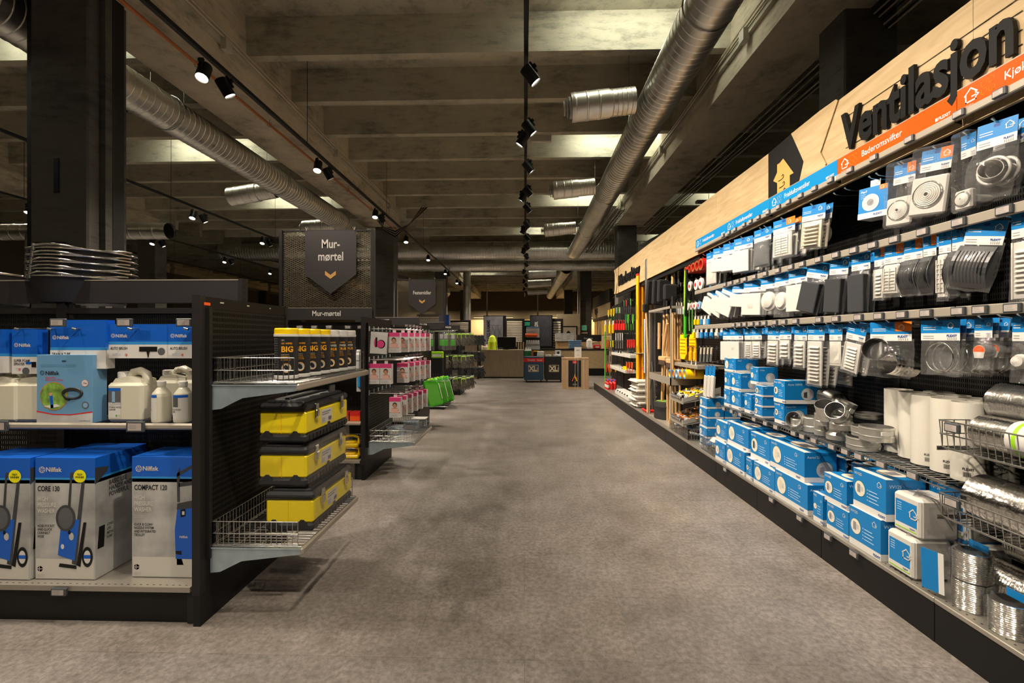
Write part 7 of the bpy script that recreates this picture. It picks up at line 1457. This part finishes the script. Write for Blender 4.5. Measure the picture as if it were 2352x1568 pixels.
# far tools
row('plier', (1398, 1404, 1410), 712, 738, ('lid_yellow',), 'yellow saw handle with dark blade', 'saw', 'yellow handled saws', (-4, 0), w=.12, X=1.95, hd='dark_green'); row('tool', (1416, 1420, 1424), 706, 735, ('grey_print', 'tool_green', 'grey_print'), 'grey level with green end', 'tool', 'grey levels', (0, 0), w=.07, X=1.95, hd='wire')
row('tool', (1429, 1434, 1439, 1444, 1449), 692, 720, ('black', 'dark_green', 'red', 'black', 'tool_green'), 'black and green clamp', 'clamp', 'black and green clamps, upper row', (-6, -2), w=.06, X=1.95, hd='black_rubber'); row('plier', (1438, 1443, 1449, 1454), 722, 758, ('dark_green', 'tool_green', 'black', 'tool_green'), 'green and black clamp, lower row', 'clamp', 'black and green clamps, lower row', (0, 0), w=.10, X=1.95, hd='tool_green')
row('pack', (1390, 1400, 1408), 737, 765, ('lid_yellow', 'lid_yellow', 'amber'), 'yellow tool pack in the far rows', 'pack', 'yellow packs, far rows', (0, 0), w=.12, X=1.95); row('brush', (1412, 1417, 1423, 1429, 1434), 735, 758, ('red',), 'red handled tool in the far rows', 'tool', 'red handled tools, far rows', (0, 0), w=.10, X=1.95, hd='red')
row('tool', (1415, 1420, 1425, 1430), 765, 800, ('white_metal', 'grey_print'), 'pale flat tool in the third far row', 'tool', 'pale flat tools', (0, 0), w=.07, X=1.95, hd='steel_bar'); row('tool', (1394, 1398, 1403, 1408), 782, 815, ('red', 'red', 'lime', 'lid_yellow'), 'colourful screwdriver in the far rows', 'screwdriver', 'colourful screwdrivers', (0, 0), w=.05, X=1.95, hd='charcoal')
row('plier', (1442, 1447, 1452, 1457), 780, 812, ('red',), 'red handled shears in the far rows', 'shears', 'red handled shears', (0, 0), w=.08, X=1.95, hd='wire'); row('tool', (1396, 1402, 1408, 1414, 1420, 1426), 806, 830, ('charcoal', 'cream', 'red', 'mid_blue', 'black', 'charcoal'), 'small dark tool above the far trays', 'tool', 'small dark tools', (0, 0), w=.06, X=1.95, hd='charcoal')
row('plier', (1440, 1446, 1452), 832, 856, ('orange_red',), 'orange wrench in the low far row', 'wrench', 'orange wrenches', (0, 0), w=.08, X=1.95, hd='orange_red'); row('tool', (1404, 1409, 1414, 1419, 1424, 1429), 846, 862, ('amber', 'black'), 'yellow and black knife', 'knife', 'yellow and black knives', (0, 0), w=.05, X=1.95, hd='black')
row('plier', (1390, 1394, 1399), 836, 868, ('lime', 'red', 'orange_red'), 'lime or red clamp at the far end', 'clamp', 'lime and red clamps at the far end', (0, 0), w=.10, X=1.90, hd='tool_green')
row('pack', (1479, 1484, 1489), 768, 800, ('lid_yellow', 'pale_blue', 'paper'), 'yellow and blue pack between the bars and the rack', 'pack', 'packs between bars and rack', (0, 0), w=.08, X=1.98); row('tool', (1483, 1488, 1493, 1498), 830, 858, ('steel_bar',), 'grey tile cutter plate left of the rack', 'tool', 'grey plates left of the rack', (0, 0), w=.06, X=1.92, hd='steel_bar')
row('plier', (1472, 1478), 835, 858, ('red', 'red'), 'red tool beside the yellow bars', 'tool', 'red tools beside the bars', (0, 0), w=.14, X=1.92, hd='red')
for k, (ya, yb__, z) in enumerate(((8.4, 10.2, .93), (8.8, 10.6, .62))): MB().box(0, 0, 0, .25, yb__ - ya, .06, 'white_metal', .004).build('parts_tray', loc=(1.93, ya, z), label='pale parts tray on the far tool wall, %s of two' % ('upper', 'lower')[k], cat='tray')
simple(MB().prism([(0, 0, 0), (0, .25, 0), (0, .18, .06), (0, .05, .06)], (.06, 0, 0), 'lid_yellow'), 'spirit_level', (1.94, 8.85, .685), 'yellow tool lying on the lower pale tray', 'tool')
_, y, _z = wall_xyz(1388, 800, 1.78); simple(MB().tube([(0, 0, 0), (.01, .05, 1.25)], .016, 'tool_green', 8), 'green_pole', (1.80, y, ZB1), 'bright green pole standing at the far end of the plinth', 'pole')
bt_ = None
for k in range(9):
    x, y = 1.80 + .075 * (k % 3), YX(1396, 1.84) - .55 + .12 * (k // 3) + .28
    mb = MB().lathe([(.03, 0), (.032, .01), (.032, .13), (.015, .16), (.015, .18)], 'red', 14).lathe([(.018, .17), (.018, .20), (.006, .215)], 'royal_blue' if k % 2 else 'red', 10).lathe([(.0325, .04), (.0325, .10)], 'paper' if k % 3 == 0 else 'red', 14, caps=False)
    mb.build('chalk_bottle', loc=(x, y, ZB1), label='red bottle with %s nozzle on the plinth, %s row, %s in it' % ('blue' if k % 2 else 'red', ORD[k // 3], ORD[k % 3]), cat='bottle', group='red bottles at the far end of the plinth')
for k in range(6): simple(MB().box(-.10, -.085, 0, .10, .085, .10, 'white', .01).box(-.105, -.03, .085, -.09, .03, .105, 'black'), 'white_bin', (1.90, 8.05 + .20 * k, ZB1), 'white plastic bin with a black catch on the plinth, %s from the near end' % ORD[k], 'bin', 'white plastic bins on the plinth')
# ================================================================ service area beyond
mb = MB().box(-1.43, 14.75, .04, -.035, 14.80, .915, 'counter_wood').box(-1.43, 14.80, .87, -.035, 15.5, .915, 'counter_wood').box(-1.43, 14.8, .0, -.035, 15.4, .87, 'charcoal'); simple(mb, 'counter', None, 'long wooden service counter left of the XL tubs', 'counter')
simple(MB().box(-1.98, 14.4, 0, -1.50, 15.4, 1.24, 'counter_wood', .003).box(-1.499, 14.39, 0, -1.46, 15.4, 1.24, 'black'), 'side_cabinet', None, 'tall wooden cabinet end beside the counter, behind the black gloves', 'cabinet')
simple(MB().box(.55, 15.8, .0, 2.9, 15.85, .90, 'pine').box(.55, 15.78, .88, 2.9, 16.5, .92, 'charcoal').box(2.0, 15.79, 0, 2.9, 15.8, .25, 'black'), 'counter', None, 'pale pine counter behind the fireplace carton', 'counter')
simple(MB().box(-.05, 15.0, 0, .0, 15.5, .9, 'charcoal').box(0, 15.0, 0, .50, 15.5, .62, 'charcoal').box(.01, 14.98, .62, .52, 15.5, 1.32, 'black', .01).box(.03, 14.97, .92, .50, 14.98, 1.12, 'grey_print'), 'display_stand', None, 'dark counter display stand with bags, behind the blue XL tub', 'display stand')
for k in range(6): simple(MB().box(-.035, 0, -.13, .035, .02, -.03, 'grey_print', .005).box(-.03, .002, -.03, .03, .006, .01, 'paper'), 'fitting_pack', (.08 + .075 * k, 14.94, 1.22), 'small grey pack on the dark counter display, %s from the left' % ORD[k], 'package', 'small grey packs on the counter display')
simple(MB().box(-.22, -.01, 0, .22, .01, .30, 'paper').box(-.22, -.012, .30, .22, .012, .36, 'pale_blue').box(-.20, -.014, .02, .20, -.0105, .22, 'grey_print'), 'display_sign', (.27, 15.2, 1.32), 'pale sign card standing on the dark counter display', 'sign')
simple(MB().at((0, 0, .07), (0, PI / 2, 0)).lathe([(.06, -.2), (.06, .2)], 'orange_red', 16), 'orange_roll', (.22, 14.98, 1.32), 'orange wrapped roll lying on the counter display', 'roll')
t = thing('monitor', 'black monitor back on the wooden counter', 'monitor', (-.62, 15.0, .915)); MB().box(-.28, 0, .06, .33, .05, .42, 'black', .01).build('screen_back', t); MB().box(-.1, 0, 0, .1, .15, .02, 'black').box(-.03, .02, 0, .03, .05, .1, 'black').build('stand', t)
simple(MB().lathe([(.16, 0), (.15, .25), (.10, .42), (.03, .48)], 'lid_yellow_vest', 16), 'high_visibility_jacket', (-1.07, 15.10, .915), 'yellow high-visibility jacket bundled on the counter beside the monitor', 'jacket')
simple(MB().box(-.2, 0, 0, .2, .2, .16, 'pink_pale', .02).box(-.3, -.05, 0, -.05, .1, .10, 'white', .02), 'paper_pile', (-1.12, 15.36, .915), 'pink and white items lying at the left end of the counter', 'papers')
# wheeled tubs
def xl(x0, x1, y, m, label, pic):
    t = thing('wheeled_tub', label, 'tub', (x0, y, 0)); w = x1 - x0; h = .765
    MB().box(0, 0, .07, w, .45, h, m, .012).box(.02, .02, h - .01, w - .02, .43, h + .001, 'black').build('tub_body', t)
    for x in (.07, w - .07):
        for yy in (.05, .40): MB().cyl((x - .015, yy, .035), (x + .015, yy, .035), .035, 'black_rubber', n=14).box(x - .01, yy - .01, .04, x + .01, yy + .01, .075, 'wire').build('caster', t)
    mb = MB(); a, b, z0, z1, f_ = w * .22, w * .74, .31, .51, -.002
    for (p, q, r_, s) in ((a, b, z0, z0 + .012), (a, b, z1 - .012, z1), (a, a + .012, z0, z1), (b - .012, b, z0, z1)): mb.box(p, f_, r_, q, 0, s, 'beige_print')
    mb.text('XL', (a + .025, f_ - .001, z0 + .03), .14, '-y', 'beige_print', .05, sx=.95).text('BYGG', (b - .025, f_ - .001, z0 + .03), .0001, '-y', 'beige_print').text('BYGG', (b - .02, f_ - .001, z0 + .03), .028, 'up', 'beige_print', .02); mb.build('logo', t)
    if pic:
        MB().box(-.01, -.005, .60, w + .01, -.002, .71, 'red').text('Kampanje!', (w * .18, -.006, .635), .05, '-y', 'paper', .01, sx=.75).text('Kampanje', (w * .66, -.006, .635), .05, '-y', 'paper', .01, sx=.55).build('banner', t)
    return t
xl(-.02, .555, 13.33, 'navy', 'blue wheeled XL tub with a red Kampanje banner', True); xl(.59, 1.15, 13.34, 'ink_black', 'black wheeled XL tub beside the blue one', False)
for k in range(3): simple(MB().lathe([(.05, 0), (.05, .15)], 'dark_green', 14).lathe([(.05, .15), (.05, .17), (.03, .19), (.03, .25)], 'white', 12), 'spray_bottle', (.04 + .06 * k, 13.48 + .08 * k, .767), 'green and white bottle on the blue XL tub, %s from the left' % ORD[k], 'bottle', 'green and white bottles on the tub')
for k in range(3): simple(MB().lathe([(.045, 0), (.045, .13)], 'ink_black' if k else 'copper', 14).lathe([(.047, .13), (.047, .155)], 'lid_yellow' if k else 'copper', 14), 'paint_can', (.23 + .075 * k, 13.5, .767), 'small dark can with yellow lid on the XL tub, %s from the left' % ORD[k], 'can', 'small cans on the tub')
for k in range(2): simple(MB().box(-.1, -.08, 0, .1, .08, .07, 'paper', .006), 'white_carton', (.46 + .01 * k, 13.5, .767 + .071 * k), 'white carton on the blue XL tub, %s one' % ('lower', 'upper')[k], 'carton')
for k, (x, w, h) in enumerate(((.70, .17, .04), (.95, .20, .04), (1.0, .17, .16))): simple(MB().box(-w / 2, -.1, 0, w / 2, .1, h, 'grey_print', .004).disc((0, -.1005, h * .6), h * .25, '-y', 'ink_black', 12), 'grey_carton', (x, 13.45 + .22 * (k == 2), .767), 'grey carton on the black XL tub, %s of three' % ('left', 'middle', 'tallest')[k], 'carton')
for k in range(2): 
    t = thing('storage_box', 'translucent blue storage box on the pine counter, %s one' % ('lower', 'upper')[k], 'storage box', (1.55, 15.86, .921 + .15 * k)); MB().box(0, 0, 0, .42, .3, .125, 'box_blue', .02).build('box', t); MB().box(-.01, -.01, .12, .43, .31, .145, 'pale_blue', .006).build('lid', t)
flat('box_blue', (.12, .2, .32), .25) if 'box_blue' not in MATS else None
# carton with a fireplace picture
t = thing('fireplace_carton', 'brown carton with a dark fireplace picture and white straps', 'carton', (.97, 11.65, .0)); w, h, d = .665, .79, .35
mb = MB().box(0, 0, 0, w, d, h, 'cardboard', .003).box(-.005, -.006, 0, w + .005, d, .03, 'cardboard').box(-.005, -.006, h - .03, w + .005, d, h + .002, 'cardboard'); mb.build('box', t)
mb = MB(); y = -.0075; mb.quad([(w * .22, y, .06), (w * .70, y, .06), (w * .70, y, h - .06), (w * .22, y, h - .06)], 'ink_black').quad([(w * .25, y - .0005, .09), (w * .67, y - .0005, .09), (w * .56, y - .0005, h - .2), (w * .40, y - .0005, h - .12)], 'charcoal')
for dx, hh, m in ((.03, .12, 'amber'), (-.03, .11, 'orange_red'), (0, .20, 'amber'), (-.008, .11, 'lid_yellow')): mb.quad([(w * .46 + dx - .04, y - .001, .20), (w * .46 + dx + .04, y - .001, .20), (w * .46 + dx + .005, y - .001, .20 + hh)], m)
mb.quad([(w * .38, y - .001, h - .14), (w * .54, y - .001, h - .14), (w * .54, y - .001, h - .07), (w * .38, y - .001, h - .07)], 'red').text('dovre', (w * .46, y - .0015, h - .115), .022, '-y', 'paper', .02, al='c'); [mb.text('PEIS OG OVN', (w * .46, y - .001, .12 - .022 * k), .013, '-y', 'paper', .01, al='c') for k in range(2)]; mb.build('printed_picture', t)
for x in (.17, .47, .58, .82): MB().box(w * x, -.0095, 0, w * x + .006, d, h + .003, 'white').build('strap', t)
simple(MB().box(-.09, -.003, 0, .09, .003, .27, 'paper').text('NY!', (0, -.0035, .17), .04, '-y', 'ink_black', .01, al='c').text('tilbud', (0, -.0035, .06), .02, '-y', 'ink_black', al='c'), 'price_sign', (1.37, 11.75, .795), 'small white price sign standing on the fireplace carton', 'sign')
simple(MB().lathe([(.09, 0), (.11, .05), (.10, .30), (.02, .36)], 'plaster_bag', 14), 'white_sack', (2.25, 15.9, .92), 'crumpled white sack on the right end of the pine counter', 'sack')
# tall panels and sample displays
def panel(x0, x1, y, z0, z1, m, label, text, tx, ts, ty=None, frame=.12):
    t = thing('poster_stand', label, 'display panel', (x0, y, 0)); MB().box(0, 0, 0, x1 - x0 + frame, .25, z1 + .03, 'black').build('frame', t); mb = MB().box(.02, -.004, z0, x1 - x0, 0, z1, m)
    if m == 'poster_grey':
        W_ = x1 - x0
        for a in (.45, .60, .75, .9): mb.box(W_ * a, -.006, z0 + .05, W_ * a + .008, -.0045, z1 - .35, 'slate')
        for zz in (z0 + .25, z0 + .5, z1 - .36): mb.box(W_ * .42, -.006, zz, W_ * .98, -.0045, zz + .012, 'slate')
        for a in (.45, .72): mb.quad([(W_ * a, -.0065, z1 - .9), (W_ * a + .02, -.0065, z1 - .9), (W_ * (a + .24), -.0065, z1 - .4), (W_ * (a + .24) - .02, -.0065, z1 - .4)], 'slate').quad([(W_ * (a + .24), -.0065, z1 - .9), (W_ * (a + .24) - .02, -.0065, z1 - .9), (W_ * a, -.0065, z1 - .4), (W_ * a + .02, -.0065, z1 - .4)], 'slate')
    mb.build('poster', t); MB().text(text, (tx - x0, -.008, ty or z0 + .05), ts, 'up', 'ink_black' if m == 'poster_grey' else 'white_metal', .02, sx=.8).build('lettering', t); return t
panel(-1.63, -.86, 18.0, .9, 2.16, 'poster_grey', 'tall grey poster panel reading KARM OG RAMME behind the counter', 'KARM OG RAMME', -1.37, .13, .84); panel(.20, 1.0, 17.0, 1.0, 2.12, 'poster_dark', 'tall dark poster panel reading TILBEHØR behind the counter display', 'TILBEHØR', .50, .13, 1.25, .04)
def slats(x, y, w, z0, z1, n, label, m='cream'):
    t = thing('sample_board', label, 'sample board', (x, y, 0)); MB().box(-.04, .05, 0, w + .1, .12, z1 + .08, 'charcoal').build('frame', t)
    for k in range(n): z = z0 + (z1 - z0) * k / n; MB().box(0, 0, z, w, .05, z + (z1 - z0) / n * .7, m, .004).build('moulding_sample', t)
slats(-.72, 18.3, .62, .95, 2.0, 16, 'rack of pale moulding samples right of the grey poster panel'); slats(1.08, 17.2, .28, .95, 1.95, 11, 'rack of pale moulding samples right of the dark poster panel'); slats(-3.05, 18.5, .75, 1.25, 1.95, 10, 'rack of pale moulding samples left of the counter')
slats(-3.9, 16.5, .8, 1.4, 2.1, 8, 'rack of bright moulding samples behind the blue panel on the left'); simple(MB().box(0, 0, 0, .35, .3, 2.1, 'dark_blue'), 'dark_blue_panel', (-2.95, 15.6, 0), 'dark blue panel end rising left of the counter', 'panel')
t = thing('display_rack', 'slatted wooden back of a display rack behind the counter monitor', 'display rack', (-.25, 16.7, 0)); [MB().box(.09 * k, 0, .4, .09 * k + .05, .05, 1.15, 'pine').build('slat', t) for k in range(8)]; MB().box(-.05, .05, 0, .75, .1, 1.15, 'black').build('back', t)
t = thing('screen', 'small lit blue screen behind the counter', 'screen', (-.36, 18.468, 1.22)); MB().box(0, 0, 0, .26, .03, .32, 'black').build('bezel', t); MB().box(.015, -.002, .015, .245, 0, .305, 'screen_glow').build('display', t)
simple(MB().box(0, 0, 0, 1.1, .3, 2.02, 'charcoal'), 'dark_cabinet', (-.40, 18.5, 0), 'dark cabinet wall below the far green sign', 'cabinet'); simple(MB().box(0, 0, 0, .30, .03, .15, 'exit_green', .004).box(.05, -.001, .03, .12, 0, .12, 'paper').box(.15, -.001, .06, .26, 0, .09, 'paper'), 'exit_sign', (-.05, 18.468, 1.80), 'green exit sign between the two tall poster panels', 'sign')
for k, (x, y, w, m, h) in enumerate(((1.15, 16.6, .62, 'handle_wood', .45),)):
    t = thing('floor_sample_display', 'display of wood floor samples with stacked boards on top, right of the dark poster', 'display', (x, y, .0)); MB().box(0, 0, 0, w, .4, 1.18, 'handle_wood').build('front', t); [MB().box(-.02, -.03, 1.18 + .06 * j, w + .02, .4, 1.23 + .06 * j, 'white_metal' if j < 4 else 'grey_print', .004).build('board_sample', t) for j in range(5)]; MB().box(w, -.01, .5, w + .05, 0, 1.25, 'ink_black').build('striped_edge', t)
t = thing('brand_display', 'low display with a dark animal figure, right of the floor samples', 'display', (2.0, 17.0, 0)); MB().box(0, 0, 0, .8, .3, 1.15, 'cardboard').build('body', t); MB().box(-.05, -.01, 1.18, .85, .3, 1.42, 'charcoal').text('Kampanje', (.2, -.012, 1.26), .06, '-y', 'grey_print', .01).build('sign_board', t); MB().quad([(.3, -.003, .85), (.5, -.003, .85), (.48, -.003, 1.0), (.56, -.003, 1.1), (.4, -.003, 1.12), (.28, -.003, 1.0)], 'ink_black').build('figure_print', t)
simple(MB().box(0, 0, 0, .75, .02, .75, 'black').box(.05, -.004, .05, .70, 0, .70, 'cream').disc((.38, -.006, .35), .16, '-y', 'ink_black', 10, .6, 1.3), 'framed_poster', (1.45, 19.06, 1.05), 'framed warm poster with a black figure beyond the second right column', 'poster')
simple(MB().box(0, 0, 0, .95, .08, 2.3, 'wall_light'), 'partition', (1.35, 19.085, 0), 'pale partition behind the framed poster', 'partition')
# signs on the far right column
for k, (z, m, lab) in enumerate(((1.62, 'exit_green', 'green sign with a white cross on the far column beside the board'), (1.27, 'dark_green', 'smaller dark green sign below the cross sign on the far column'))):
    s = .22 if k == 0 else .18; mb = MB().box(0, 0, 0, s, .01, s, 'paper').box(.012, -.001, .012, s - .012, 0, s - .012, m)
    if k == 0: mb.box(s * .43, -.002, s * .2, s * .57, -.001, s * .8, 'paper').box(s * .2, -.002, s * .43, s * .8, -.001, s * .57, 'paper')
    else: mb.box(s * .3, -.002, s * .3, s * .7, -.001, s * .6, 'paper')
    simple(mb, 'safety_sign', (2.42, 19.38, z), lab, 'sign')
t = thing('eye_wash_station', 'small white safety station with dark bottles on the far column', 'safety station', (2.40, 19.30, 1.48)); MB().box(0, .0, 0, .26, .08, .07, 'paper', .01).build('case', t); [MB().lathe([(.025, -.08), (.025, 0)], 'charcoal', 10).at().build('bottle', t, (.07 + .11 * k, .03, 0)) for k in range(2)]
simple(MB().box(0, 0, 0, .25, .2, .14, 'red', .02).box(.05, -.001, .04, .2, 0, .09, 'paper'), 'red_kit', (2.42, 16.0, 1.02 - .1), 'red first-aid-like case on the pine counter below the column signs', 'case')
simple(MB().cyl((0, 0, 0), (0, 0, 4.1), .03, 'rail_grey', n=10), 'steel_pipe', (2.26, 19.35, 0), 'upright grey pipe beside the far right column', 'pipe'); 
for k, (x, y) in enumerate(((-1.95, 26.0), (.0 + .95, 26.0))): simple(MB().cyl((0, 0, 0), (0, 0, 4.4), .04, 'white_metal', n=8), 'thin_post', (x - .2, y, 0), 'thin pale upright post near the far wall, %s one' % ('left', 'right')[k], 'post')
# far right fascia with cladding samples
fbx = 3.1; ya, yb2 = YX(1400, fbx), YX(1361, fbx)
t = thing('fascia_board', 'far pine fascia with small black letters and lit from above, beyond the long board', 'fascia board', (fbx, ya, 0)); z1 = PW(1361, 710, fbx)[1]; z0 = PW(1361, 733, fbx)[1]
MB().box(0, 0, z0, .03, yb2 - ya, z1, 'pine').build('board', t); MB().box(.0, 0, z1, .11, yb2 - ya, z1 + .5, 'charcoal').build('upper_box', t); MB().box(.02, 0, z0 - .12, .11, yb2 - ya, z0, 'charcoal').build('ledge', t); MB().text('Bygglist', (-.012, (yb2 - ya) - .7, z0 + .22), .22, '-x', 'letter_black', .03, .02, sx=.85).build('lettering', t)
for k in range(12):
    y = ya + (yb2 - ya) * k / 12
    for r_ in range(2): simple(MB().box(0, 0, 0, .02, (yb2 - ya) / 12 - .05, .62 if r_ == 0 else .60, ('amber', 'cream', 'pine', 'handle_wood', 'golden')[(k * 2 + r_) % 5]), 'cladding_sample', (fbx + .08, y, 1.42 if r_ == 0 else .75), 'upright cladding sample under the far fascia, %s row, %s from the near end' % (('upper', 'lower')[r_], ORD[k]), 'sample', 'cladding samples under the far fascia')
simple(MB().box(0, 0, 0, .1, yb2 - ya, 2.15, 'wall_light'), 'sample_wall', (fbx + .12, ya, 0), 'pale wall carrying the cladding samples', 'partition')
# warm lamps washing the far wall and the displays
for k, (x, y, z, e, lab) in enumerate(((-2.2, 31.9, 2.75, 60, 'left'), (2.0, 31.9, 2.75, 60, 'right'), (6, 31.9, 2.75, 50, 'far right'), (-7, 31.9, 2.75, 50, 'far left'))):
    t = thing('wall_washer', 'slim lamp washing the far wall with warm light, %s one' % lab, 'lamp', (x, y, z)); MB().box(-1.4, 0, 0, 1.4, .06, .05, 'black').build('lamp_body', t); MB().box(-1.38, .005, -.004, 1.38, .055, 0, 'lamp_glow_soft').build('diffuser', t)
    l = bpy.data.lights.new('wash', 'AREA'); l.shape = 'RECTANGLE'; l.size = 2.7; l.size_y = .1; l.energy = e; l.color = (1, .75, .42); lo = bpy.data.objects.new('wash', l); C.objects.link(lo); lo.location = (x, y, z - .03); lo.rotation_euler = (math.radians(35), 0, 0)
for o in [q for q in list(bpy.data.objects) if q.name.startswith('spot_beam') or q.name.startswith('tube_light') or q.name.startswith('wash')]: pass
